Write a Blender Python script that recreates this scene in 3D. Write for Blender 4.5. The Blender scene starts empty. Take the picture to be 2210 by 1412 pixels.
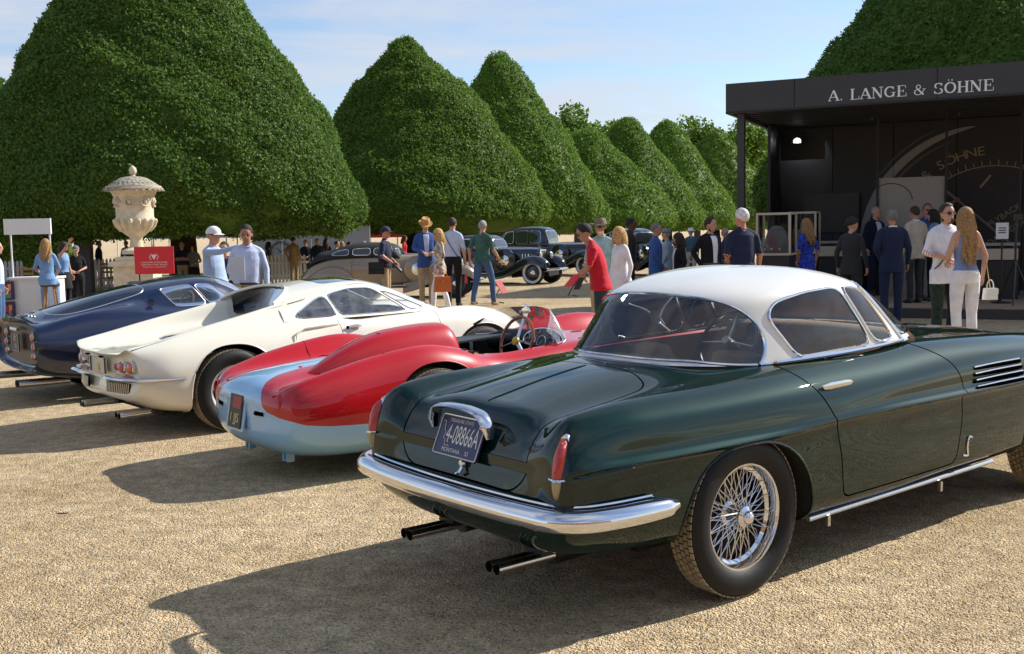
import bpy, math, random
import numpy as np
from math import sin, cos, pi, radians, sqrt, atan2
random.seed(7); RNG = np.random.default_rng(7)
S = bpy.context.scene; COL = S.collection
# ---------------------------------------------------------------- camera
CAM_F, CAM_HOR, CAM_ROLL, CAM_H = 2290.0, 500.0, 1.1, 1.58
cam = bpy.data.cameras.new('camera'); camo = bpy.data.objects.new('camera', cam); COL.objects.link(camo)
cam.sensor_width = 36.0; cam.lens = 36.0 * CAM_F / 2210.0; cam.clip_end = 3000; cam.clip_start = .05
pitch = math.atan((706 - CAM_HOR) / CAM_F)
from mathutils import Matrix, Vector, noise as mnoise
camo.matrix_world = Matrix.Translation((0, 0, CAM_H)) @ Matrix.Rotation(pi / 2 - pitch, 4, 'X') @ Matrix.Rotation(-radians(CAM_ROLL), 4, 'Z')
S.camera = camo
# ---------------------------------------------------------------- light
SUN_AZ, SUN_EL = radians(26.5), radians(36.5)          # azimuth from +X towards +Y
sun = bpy.data.lights.new('sun', 'SUN'); suno = bpy.data.objects.new('sun', sun); COL.objects.link(suno)
sun.energy = 4.7; sun.angle = radians(.53); sun.color = (1, .95, .87)
sd = Vector((cos(SUN_AZ) * cos(SUN_EL), sin(SUN_AZ) * cos(SUN_EL), sin(SUN_EL)))
suno.rotation_euler = sd.to_track_quat('Z', 'Y').to_euler(); suno.location = sd * 40
wd = bpy.data.worlds.new('World'); S.world = wd; wd.use_nodes = True
N = wd.node_tree.nodes; LK = wd.node_tree.links; N.clear()
def wn(t, **k):
    n = N.new(t)
    for a, b in k.items(): setattr(n, a, b)
    return n
sky = wn('ShaderNodeTexSky', sky_type='NISHITA', sun_disc=False, sun_elevation=SUN_EL, sun_rotation=pi / 2 - SUN_AZ, air_density=1.0, dust_density=.35, ozone_density=3.0)
tc = wn('ShaderNodeTexCoord'); sp = wn('ShaderNodeSeparateXYZ'); LK.new(tc.outputs['Generated'], sp.inputs[0])
def wmath(op, a, b=None):
    n = wn('ShaderNodeMath', operation=op)
    for i, v in enumerate((a, b)):
        if v is None: continue
        if isinstance(v, (int, float)): n.inputs[i].default_value = v
        else: LK.new(v, n.inputs[i])
    return n.outputs[0]
zc = wmath('ADD', wmath('MAXIMUM', sp.outputs['Z'], 0.0), .12)      # project the cloud layer onto a flat deck overhead
cx = wmath('DIVIDE', sp.outputs['X'], zc); cy = wmath('DIVIDE', sp.outputs['Y'], zc)
cb = wn('ShaderNodeCombineXYZ'); LK.new(wmath('MULTIPLY', cx, .55), cb.inputs[0]); LK.new(wmath('MULTIPLY', cy, 1.0), cb.inputs[1])
n1 = wn('ShaderNodeTexNoise'); n1.inputs['Scale'].default_value = 1.1; n1.inputs['Detail'].default_value = 7; n1.inputs['Roughness'].default_value = .58; n1.inputs['Distortion'].default_value = .5
LK.new(cb.outputs[0], n1.inputs['Vector'])
rp = wn('ShaderNodeValToRGB'); rp.color_ramp.elements[0].position = .42; rp.color_ramp.elements[1].position = .62
rp.color_ramp.elements[0].color = (0, 0, 0, 1); rp.color_ramp.elements[1].color = (1, 1, 1, 1)
LK.new(n1.outputs['Fac'], rp.inputs[0])
mx = wn('ShaderNodeMixRGB'); mx.inputs[2].default_value = (4.5, 4.7, 5.25, 1)
hz_ = wmath('POWER', wmath('SUBTRACT', 1.0, wmath('MAXIMUM', sp.outputs['Z'], 0.0)), 5.0)
LK.new(wmath('ADD', wmath('MULTIPLY', rp.outputs[0], .80), wmath('MULTIPLY', hz_, .22)), mx.inputs[0]); LK.new(sky.outputs[0], mx.inputs[1])
bg = wn('ShaderNodeBackground'); bg.inputs['Strength'].default_value = .108; LK.new(mx.outputs[0], bg.inputs[0])
wo = wn('ShaderNodeOutputWorld'); LK.new(bg.outputs[0], wo.inputs[0])
S.view_settings.view_transform = 'Standard'; S.view_settings.look = 'None'; S.view_settings.gamma = 1; S.view_settings.exposure = 0.55
S.view_settings.use_curve_mapping = False
S.render.engine = 'CYCLES'
S.cycles.max_bounces = 8; S.cycles.transparent_max_bounces = 16; S.cycles.caustics_reflective = False; S.cycles.caustics_refractive = False
S.cycles.sample_clamp_indirect = 6

# ---------------------------------------------------------------- helpers
def px(x, y, Y):                                   # a point of the photograph at depth Y (used only to place things in the world)
    r = radians(CAM_ROLL); rt = np.array([cos(r), 0, 0]); fw = np.array([0, cos(pitch), -sin(pitch)]); up0 = np.array([0, sin(pitch), cos(pitch)])
    R = np.array([1., 0, 0]) * cos(r) - up0 * sin(r); U = up0 * cos(r) + np.array([1., 0, 0]) * sin(r)
    d = fw + R * (x - 1105) / CAM_F - U * (y - 706) / CAM_F
    return np.array([0, 0, CAM_H]) + d * (Y / d[1])
class M:
    def __init__(s): s.V = []; s.F = []; s.I = []
    def add(s, V, F, mi=0):
        o = len(s.V); s.V.extend([tuple(map(float, v)) for v in V]); s.F.extend([tuple(i + o for i in f) for f in F])
        if isinstance(mi, (list, tuple)): s.I.extend(mi)
        else: s.I.extend([mi] * len(F))
        return s
    def merge(s, m, mi=None): return s.add(m.V, m.F, list(m.I) if mi is None else mi)
    def box(s, c, d, mi=0, rz=0, taper=1.0):
        V = []
        for z in (-1, 1):
            for x, y in ((-1, -1), (1, -1), (1, 1), (-1, 1)):
                k = taper if z > 0 else 1
                X, Y = x * d[0] / 2 * k, y * d[1] / 2 * k
                V.append((c[0] + X * cos(rz) - Y * sin(rz), c[1] + X * sin(rz) + Y * cos(rz), c[2] + z * d[2] / 2))
        return s.add(V, [(3, 2, 1, 0), (4, 5, 6, 7), (0, 1, 5, 4), (1, 2, 6, 5), (2, 3, 7, 6), (3, 0, 4, 7)], mi)
    def tube(s, path, r, n=8, mi=0, cap=True, closed=False, flat=None):
        P = np.asarray(path, float); k = len(P); r = np.broadcast_to(np.asarray(r, float), (k,))
        if closed: T = np.roll(P, -1, 0) - np.roll(P, 1, 0)
        else: T = np.gradient(P, axis=0)
        T /= np.linalg.norm(T, axis=1)[:, None] + 1e-12
        a = np.array([0, 0, 1.]) if abs(T[0][2]) < .9 else np.array([1., 0, 0])
        V = []
        for i in range(k):
            b = np.cross(T[i], a); nb = np.linalg.norm(b); b = b / (nb + 1e-12); a2 = np.cross(b, T[i]); a = a2
            for j in range(n):
                t = 2 * pi * j / n; f = 1 if flat is None else flat
                V.append(P[i] + r[i] * (b * cos(t) + a2 * sin(t) * f))
        F = []
        for i in range(k if closed else k - 1):
            i2 = (i + 1) % k
            for j in range(n):
                j2 = (j + 1) % n; F.append((i * n + j, i2 * n + j, i2 * n + j2, i * n + j2)[::-1])
        if cap and not closed: F += [tuple(range(n)), tuple(range((k - 1) * n, k * n))[::-1]]
        return s.add(V, F, mi)
    def lathe(s, prof, n=32, mi=0, axis='z', c=(0, 0, 0), cap=True):
        V = []; F = []; k = len(prof)
        for r, h in prof:
            for j in range(n):
                t = 2 * pi * j / n; x, y, z = r * cos(t), r * sin(t), h
                if axis == 'y': x, y, z = r * cos(t), h, -r * sin(t)
                if axis == 'x': x, y, z = h, r * cos(t), r * sin(t)
                V.append((x + c[0], y + c[1], z + c[2]))
        m = []
        for i in range(k - 1):
            for j in range(n):
                j2 = (j + 1) % n; F.append((i * n + j, i * n + j2, (i + 1) * n + j2, (i + 1) * n + j)); m.append(mi[i] if isinstance(mi, list) else mi)
        if cap:
            for i, fl in ((0, True), (k - 1, False)):
                if prof[i][0] > 1e-5:
                    f = tuple(range(i * n, (i + 1) * n)); F.append(f[::-1] if fl else f); m.append((mi[0] if fl else mi[-1]) if isinstance(mi, list) else mi)
        return s.add(V, F, m)
    def xf(s, fn):
        s.V = [tuple(fn(*v)) for v in s.V]; return s
    def mv(s, t, rz=0, sc=1):
        c_, s_ = cos(rz), sin(rz)
        return s.xf(lambda x, y, z: (t[0] + sc * (x * c_ - y * s_), t[1] + sc * (x * s_ + y * c_), t[2] + sc * z))
def obj(name, m, mats, parent=None, smooth=True, angle=40, label=None):
    me = bpy.data.meshes.new(name); me.from_pydata(m.V, [], m.F); me.validate()
    if not isinstance(mats, (list, tuple)): mats = [mats]
    for k in mats: me.materials.append(k)
    if len(me.polygons) == len(m.I): me.polygons.foreach_set('material_index', np.array(m.I, np.int32))
    if smooth:
        me.polygons.foreach_set('use_smooth', np.ones(len(me.polygons), bool))
        if angle: me.set_sharp_from_angle(angle=radians(angle))
    me.update()
    o = bpy.data.objects.new(name, me); COL.objects.link(o)
    if parent: o.parent = parent
    if label: o['label'] = label
    return o
def quad_mesh(name, V, F4, extra=()):
    # fast mesh from numpy quads (+ a few extra polygons)
    V = np.asarray(V, np.float32); F4 = np.asarray(F4, np.int32); me = bpy.data.meshes.new(name); ex = list(extra); nl = F4.size + sum(len(f) for f in ex); n = len(F4) + len(ex)
    me.vertices.add(len(V)); me.vertices.foreach_set('co', V.ravel()); me.loops.add(nl); me.polygons.add(n)
    lv = np.concatenate([F4.ravel()] + [np.array(f, np.int32) for f in ex]).astype(np.int32); tot = np.concatenate([np.full(len(F4), 4), np.array([len(f) for f in ex], int)]).astype(np.int32); st = np.concatenate([[0], np.cumsum(tot)[:-1]]).astype(np.int32)
    me.loops.foreach_set('vertex_index', lv); me.polygons.foreach_set('loop_start', st); me.update(calc_edges=True); return me
def tag(o, label, cat, group=None, kind=None):
    o['label'] = label
    if cat: o['category'] = cat
    if group: o['group'] = group
    if kind: o['kind'] = kind
    return o
def empty(name, loc=(0, 0, 0), rz=0, label=None, cat=None, group=None):
    o = bpy.data.objects.new(name, None); COL.objects.link(o); o.location = loc; o.rotation_euler = (0, 0, rz); o.empty_display_size = .2
    if label: tag(o, label, cat, group)
    return o
def copy_tree(o, parent=None):
    c = o.copy(); COL.objects.link(c); c.parent = parent
    for ch in list(o.children): copy_tree(ch, c)
    return c
# materials -------------------------------------------------------
MT = {}
def mat(name, col, rough=.5, metal=0., coat=0., spec=.5, var=0., vscale=20., bump=0., bscale=60., emit=None, estr=0., trans=0., alpha=1., sheen=0., coatr=.03):
    if name in MT: return MT[name]
    m = bpy.data.materials.new(name); m.use_nodes = True; nt = m.node_tree; b = nt.nodes['Principled BSDF']
    b.inputs['Base Color'].default_value = (*col, 1); b.inputs['Roughness'].default_value = rough; b.inputs['Metallic'].default_value = metal
    b.inputs['Coat Weight'].default_value = coat; b.inputs['Coat Roughness'].default_value = coatr; b.inputs['Specular IOR Level'].default_value = spec
    if sheen: b.inputs['Sheen Weight'].default_value = sheen
    if coat and spec == 0: b.inputs['Coat IOR'].default_value = 1.5
    if emit: b.inputs['Emission Color'].default_value = (*emit, 1); b.inputs['Emission Strength'].default_value = estr
    if trans: b.inputs['Transmission Weight'].default_value = trans
    if var or bump:
        t = nt.nodes.new('ShaderNodeTexCoord')
        if var:
            n = nt.nodes.new('ShaderNodeTexNoise'); n.inputs['Scale'].default_value = vscale; n.inputs['Detail'].default_value = 5
            nt.links.new(t.outputs['Object'], n.inputs['Vector'])
            h = nt.nodes.new('ShaderNodeMapRange'); h.inputs[1].default_value = .3; h.inputs[2].default_value = .7; h.inputs[3].default_value = 1 - var; h.inputs[4].default_value = 1 + var
            nt.links.new(n.outputs['Fac'], h.inputs[0])
            mm = nt.nodes.new('ShaderNodeMixRGB'); mm.blend_type = 'MULTIPLY'; mm.inputs[0].default_value = 1; mm.inputs[1].default_value = (*col, 1)
            nt.links.new(h.outputs[0], mm.inputs[2]); nt.links.new(mm.outputs[0], b.inputs['Base Color'])
        if bump:
            n = nt.nodes.new('ShaderNodeTexNoise'); n.inputs['Scale'].default_value = bscale; n.inputs['Detail'].default_value = 4
            nt.links.new(t.outputs['Object'], n.inputs['Vector'])
            bp = nt.nodes.new('ShaderNodeBump'); bp.inputs['Strength'].default_value = bump; bp.inputs['Distance'].default_value = .01
            nt.links.new(n.outputs['Fac'], bp.inputs['Height']); nt.links.new(bp.outputs[0], b.inputs['Normal'])
    MT[name] = m; return m
def glass(name, tint=(.75, .8, .8), refl=1.0, ior=1.5, rough=0., dust=0.):
    if name in MT: return MT[name]
    m = bpy.data.materials.new(name); m.use_nodes = True; nt = m.node_tree; nt.nodes.clear()
    o = nt.nodes.new('ShaderNodeOutputMaterial'); t = nt.nodes.new('ShaderNodeBsdfTransparent'); t.inputs[0].default_value = (*tint, 1)
    g = nt.nodes.new('ShaderNodeBsdfGlossy'); g.inputs['Roughness'].default_value = rough; g.inputs[0].default_value = (refl, refl, refl, 1)
    f = nt.nodes.new('ShaderNodeFresnel'); f.inputs[0].default_value = ior; x = nt.nodes.new('ShaderNodeMixShader')
    nt.links.new(f.outputs[0], x.inputs[0]); nt.links.new(t.outputs[0], x.inputs[1]); nt.links.new(g.outputs[0], x.inputs[2]); nt.links.new(x.outputs[0], o.inputs[0])
    if dust:  # pale blue diffuse: dust film plus sky-reflection haze painted into the glass
        d = nt.nodes.new('ShaderNodeBsdfDiffuse'); d.inputs[0].default_value = (.72, .76, .80, 1); y = nt.nodes.new('ShaderNodeMixShader'); n = nt.nodes.new('ShaderNodeTexNoise'); n.inputs['Scale'].default_value = 11; n.inputs['Detail'].default_value = 6; tq = nt.nodes.new('ShaderNodeTexCoord'); nt.links.new(tq.outputs['Object'], n.inputs['Vector'])
        h = nt.nodes.new('ShaderNodeMapRange'); h.inputs[1].default_value = .35; h.inputs[2].default_value = .7; h.inputs[3].default_value = dust * .5; h.inputs[4].default_value = dust * 2.2; nt.links.new(n.outputs['Fac'], h.inputs[0]); nt.links.new(h.outputs[0], y.inputs[0]); nt.links.new(x.outputs[0], y.inputs[1]); nt.links.new(d.outputs[0], y.inputs[2]); nt.links.new(y.outputs[0], o.inputs[0])
    MT[name] = m; return m
# surfaces --------------------------------------------------------
def crom(P, cnt, closed=False):
    # centripetal Catmull-Rom through points P (k,...) ; cnt = samples per segment
    P = np.asarray(P, float); k = len(P); flat = P.reshape(k, -1)
    cnt = [cnt] * (k - 1) if isinstance(cnt, int) else list(cnt)
    d = np.sqrt(np.linalg.norm(np.diff(flat, axis=0), axis=1)) + 1e-4; t = np.concatenate([[0], np.cumsum(d)])
    m = np.zeros_like(flat)
    s = np.diff(flat, axis=0) / d[:, None]
    m[1:-1] = (s[:-1] * d[1:, None] + s[1:] * d[:-1, None]) / (d[:-1] + d[1:])[:, None]
    m[0] = 1.5 * s[0] - .5 * m[1] if k > 2 else s[0]; m[-1] = 1.5 * s[-1] - .5 * m[-2] if k > 2 else s[-1]
    out = []
    for i in range(k - 1):
        u = np.arange(cnt[i])[:, None] / cnt[i]
        h00 = 2 * u**3 - 3 * u**2 + 1; h10 = u**3 - 2 * u**2 + u; h01 = -2 * u**3 + 3 * u**2; h11 = u**3 - u**2
        out.append(h00 * flat[i] + h10 * d[i] * m[i] + h01 * flat[i + 1] + h11 * d[i] * m[i + 1])
    out.append(flat[-1:]); out = np.concatenate(out)
    return out.reshape((len(out),) + P.shape[1:])
def grid_surface(R, ucnt, vcnt, smooth=6, keep=None, symv=True):
    # R: rings (nr,K,3) half sections. returns grid (nu,nv,3)
    R = np.asarray(R, float); A = np.stack([crom(r, vcnt) for r in R]); G = crom(A, ucnt)
    w = np.ones(G.shape[:2]) if keep is None else keep(G)
    for it in range(smooth):
        up = np.concatenate([G[:1], G[:-1]]); dn = np.concatenate([G[1:], G[-1:]])
        mir = np.array([1, -1, 1])
        if symv: lf = np.concatenate([G[:, 1:2] * mir, G[:, :-1]], 1); rt = np.concatenate([G[:, 1:], G[:, -2:-1] * mir], 1)
        else: lf = np.concatenate([G[:, :1], G[:, :-1]], 1); rt = np.concatenate([G[:, 1:], G[:, -1:]], 1)
        d = (up + dn + lf + rt) / 4 - G; d[0] = 0; d[-1] = 0
        if not symv: d[:, 0] = 0; d[:, -1] = 0
        G = G + d * .5 * w[..., None]
    if symv: G[:, 0, 1] = 0; G[:, -1, 1] = 0
    return G
def grid_mesh(G, mirror=True, caps=(True, True), flip=False):
    nu, nv = G.shape[:2]; m = M(); idx = -np.ones((nu, nv), int); V = []
    for i in range(nu):
        for j in range(nv): idx[i, j] = len(V); V.append(G[i, j])
    F = [(idx[i, j], idx[i, j + 1], idx[i + 1, j + 1], idx[i + 1, j]) for i in range(nu - 1) for j in range(nv - 1)]
    if mirror:
        id2 = idx.copy()
        for i in range(nu):
            for j in range(1, nv - 1): id2[i, j] = len(V); V.append(G[i, j] * np.array([1, -1, 1]))
        F += [(id2[i + 1, j], id2[i + 1, j + 1], id2[i, j + 1], id2[i, j]) for i in range(nu - 1) for j in range(nv - 1)]
        if caps[0]: F.append(tuple(list(idx[0, ::-1]) + list(id2[0, 1:-1])))
        if caps[1]: F.append(tuple((list(idx[-1, ::-1]) + list(id2[-1, 1:-1]))[::-1]))
    if flip: F = [f[::-1] for f in F]
    return m.add(V, F)
def split(m, fn):
    # clip the mesh along fn = 0; returns (outside fn>0, inside fn<=0)
    V = np.asarray(m.V); d = np.asarray(fn(V)); d = np.where(np.abs(d) < 1e-7, 1e-7, d)
    nv = list(map(tuple, V)); cut = {}
    def cv(a, b):
        k = (a, b) if a < b else (b, a)
        if k not in cut:
            t = d[a] / (d[a] - d[b]); cut[k] = len(nv); nv.append(tuple(V[a] + (V[b] - V[a]) * t))
        return cut[k]
    O = M(); I = M(); fo = []; fi = []; mo = []; mi = []
    for f, k in zip(m.F, m.I):
        s = [d[i] > 0 for i in f]
        if all(s): fo.append(f); mo.append(k); continue
        if not any(s): fi.append(f); mi.append(k); continue
        a = []; b = []
        for q in range(len(f)):
            i, j = f[q], f[(q + 1) % len(f)]
            (a if s[q] else b).append(i)
            if s[q] != s[(q + 1) % len(f)]: c = cv(i, j); a.append(c); b.append(c)
        if len(a) > 2: fo.append(tuple(a)); mo.append(k)
        if len(b) > 2: fi.append(tuple(b)); mi.append(k)
    cset = set(cut.values())
    def pack(F, I_):
        r = M(); u = {}; r.F = []
        for f in F:
            r.F.append(tuple(u.setdefault(i, len(u)) for i in f))
        r.V = [None] * len(u)
        for i, j in u.items(): r.V[j] = nv[i]
        r.I = I_; r.cut = {u[i] for i in cset if i in u}; return r
    return pack(fo, mo), pack(fi, mi)
def rim(m, off, mi=0):
    # extrude the freshly cut boundary edges of m by off(V)->vectors; returns the strip as its own mesh
    cnt = {}
    for f in m.F:
        for q in range(len(f)):
            a, b = f[q], f[(q + 1) % len(f)]
            if a in m.cut and b in m.cut: k = (min(a, b), max(a, b)); cnt[k] = cnt.get(k, 0) + 1; cnt[k, 'o'] = (a, b)
    E = [cnt[k, 'o'] for k in list(cnt) if len(k) == 2 and not isinstance(k[1], str) and cnt[k] == 1]
    r = M(); u = {}; P = []
    for a, b in E:
        for i in (a, b):
            if i not in u: u[i] = len(P); P.append(m.V[i])
    if not P: return r
    P = np.array(P); Q = P + off(P); n = len(P)
    return r.add(list(P) + list(Q), [(u[b], u[a], u[a] + n, u[b] + n) for a, b in E], mi)
def part_y(m, sgn):      # keep the faces on one side of y = 0
    r = M(); u = {}
    for f, k in zip(m.F, m.I):
        if sgn * sum(m.V[i][1] for i in f) > 0: r.F.append(tuple(u.setdefault(i, len(u)) for i in f)); r.I.append(k)
    r.V = [None] * len(u)
    for i, j in u.items(): r.V[j] = m.V[i]
    r.cut = {u[i] for i in getattr(m, 'cut', ()) if i in u}
    return r
def sdf_poly(P, poly):
    # signed distance of points P (n,2) to a closed polygon, negative inside
    P = np.asarray(P); Q = np.asarray(poly, float); n = len(Q); d = np.full(len(P), 1e9); ins = np.zeros(len(P), bool)
    for i in range(n):
        a, b = Q[i], Q[(i + 1) % n]; e = b - a; w = P - a
        t = np.clip((w @ e) / (e @ e + 1e-12), 0, 1); d = np.minimum(d, np.linalg.norm(w - t[:, None] * e, axis=1))
        c = ((a[1] > P[:, 1]) != (b[1] > P[:, 1])) & (P[:, 0] < (b[0] - a[0]) * (P[:, 1] - a[1]) / (b[1] - a[1] + 1e-12) + a[0])
        ins ^= c
    return np.where(ins, -d, d)
def rpoly(P, r=.03, n=5):
    # polygon with rounded corners
    P = np.asarray(P, float); k = len(P); out = []
    for i in range(k):
        a, b, c = P[i - 1], P[i], P[(i + 1) % k]; u = a - b; v = c - b
        ri = min(r, .45 * np.linalg.norm(u), .45 * np.linalg.norm(v)); u = u / np.linalg.norm(u) * ri; v = v / np.linalg.norm(v) * ri
        for t in np.linspace(0, 1, n): out.append(b + u * (1 - t)**2 + v * t**2)
    return np.array(out)
def bez(P, n=12): return crom(np.asarray(P, float), n)
def cutloops(m):
    # ordered loops of the freshly cut boundary (for trims)
    cnt = {}
    for f in m.F:
        for q in range(len(f)):
            a, b = f[q], f[(q + 1) % len(f)]
            if a in m.cut and b in m.cut: k = (min(a, b), max(a, b)); cnt[k] = cnt.get(k, 0) + 1
    adj = {}
    for (a, b), c in cnt.items():
        if c == 1: adj.setdefault(a, []).append(b); adj.setdefault(b, []).append(a)
    loops = []; seen = set()
    starts = [v for v in adj if len(adj[v]) == 1] + list(adj)
    for s0 in starts:
        if s0 in seen: continue
        L = [s0]; seen.add(s0)
        while True:
            nx = [v for v in adj[L[-1]] if v not in seen]
            if not nx: break
            L.append(nx[0]); seen.add(nx[0])
        if len(L) > 3: loops.append((np.array([m.V[i] for i in L]), L[0] in adj[L[-1]] and len(L) > 3))
    return loops
def resample(P, step, closed=False):
    P = np.asarray(P, float)
    if closed: P = np.vstack([P, P[:1]])
    d = np.concatenate([[0], np.cumsum(np.linalg.norm(np.diff(P, axis=0), axis=1))]); n = max(4, int(d[-1] / step))
    t = np.linspace(0, d[-1], n + 1); Q = np.stack([np.interp(t, d, P[:, k]) for k in range(P.shape[1])], -1)
    for _ in range(2):
        if closed: q = Q[:-1]; q = (np.roll(q, 1, 0) + 2 * q + np.roll(q, -1, 0)) / 4; Q = np.vstack([q, q[:1]])
        else: Q[1:-1] = (Q[:-2] + 2 * Q[1:-1] + Q[2:]) / 4
    return Q[:-1] if closed else Q
def trim(m, r=.007, step=.03, n=6, side=None, off=(0, 0, 0)):
    t = M()
    for P, c in cutloops(m):
        if side and side * P[:, 1].mean() < 0: continue
        t.tube(resample(P, step, c) + np.array(off), r, n, closed=c)
    return t
# ---------------------------------------------------------------- shared materials
chrome = mat('chrome', (.78, .78, .80), .06, 1.0); alu = mat('brushed_aluminium', (.62, .62, .63), .28, 1.0, var=.08, vscale=60)
rubber = mat('tyre_rubber', (.009, .009, .0095), .6, bump=.15, bscale=90, spec=.3); tread_m = mat('dusty_tread', (.30, .245, .16), .9, var=.35, vscale=30)
black = mat('black_paint', (.008, .008, .009), .45); gap_m = mat('panel_gap', (.002, .002, .002), 1.0, spec=0); under = mat('underbody_black', (.010, .010, .010), .85, var=.4)
glass_c = glass('clear_glass', (.80, .86, .87), ior=1.55, dust=.016); glass_t = glass('backlight_glass', (.76, .85, .88), ior=1.75, dust=.014)
glass_w = glass('white_car_glass', (.80, .86, .88), ior=1.85, dust=.07); glass_v = glass('vitrine_glass', (.93, .95, .95), ior=1.2); glass_r = glass('rear_screen', (.88, .91, .91), ior=1.14); plexi = glass('plexiglass', (.90, .91, .93), ior=1.45, dust=.13)
red_lens = mat('red_lens', (.36, .012, .008), .12, coat=1, emit=(.5, .02, .01), estr=.05, bump=.5, bscale=160); amber_lens = mat('smoked_clear_lens', (.40, .33, .16), .2, coat=.5, bump=.4, bscale=160)
orange_lens = mat('orange_lens', (.62, .09, .01), .12, coat=1)
white_p = mat('white_lettering', (.75, .75, .72), .5); leather = mat('tan_leather', (.42, .25, .14), .5, bump=.2, bscale=40, var=.15)
carpet = mat('dark_carpet', (.018, .017, .016), .95); wood = mat('steering_wood', (.22, .075, .022), .28, coat=.6, var=.3, vscale=14)
dark_pl = mat('dark_plastic', (.012, .012, .012), .4)
def text_mesh(s, size=1., align='CENTER', ext=0.0, width=1.0):
    cu = bpy.data.curves.new('lettering', 'FONT'); cu.body = s; cu.size = size; cu.align_x = align; cu.align_y = 'CENTER'; cu.extrude = ext; cu.resolution_u = 3
    o = bpy.data.objects.new('lettering', cu); COL.objects.link(o); bpy.context.view_layer.update()
    me = bpy.data.meshes.new_from_object(o.evaluated_get(bpy.context.evaluated_depsgraph_get()))
    m = M(); m.add([(v.co.x * width, v.co.y, v.co.z) for v in me.vertices], [tuple(p.vertices) for p in me.polygons])
    bpy.data.objects.remove(o); bpy.data.meshes.remove(me); bpy.data.curves.remove(cu); return m
def place(m, o, ex, ey, ez=None):
    # map local x,y,z of a flat mesh onto axes ex, ey, ez at origin o
    o, ex, ey = map(lambda a: np.array(a, float), (o, ex, ey)); ez = np.cross(ex, ey) if ez is None else np.array(ez, float)
    m.V = [tuple(o + ex * v[0] + ey * v[1] + ez * v[2]) for v in m.V]; return m
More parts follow.
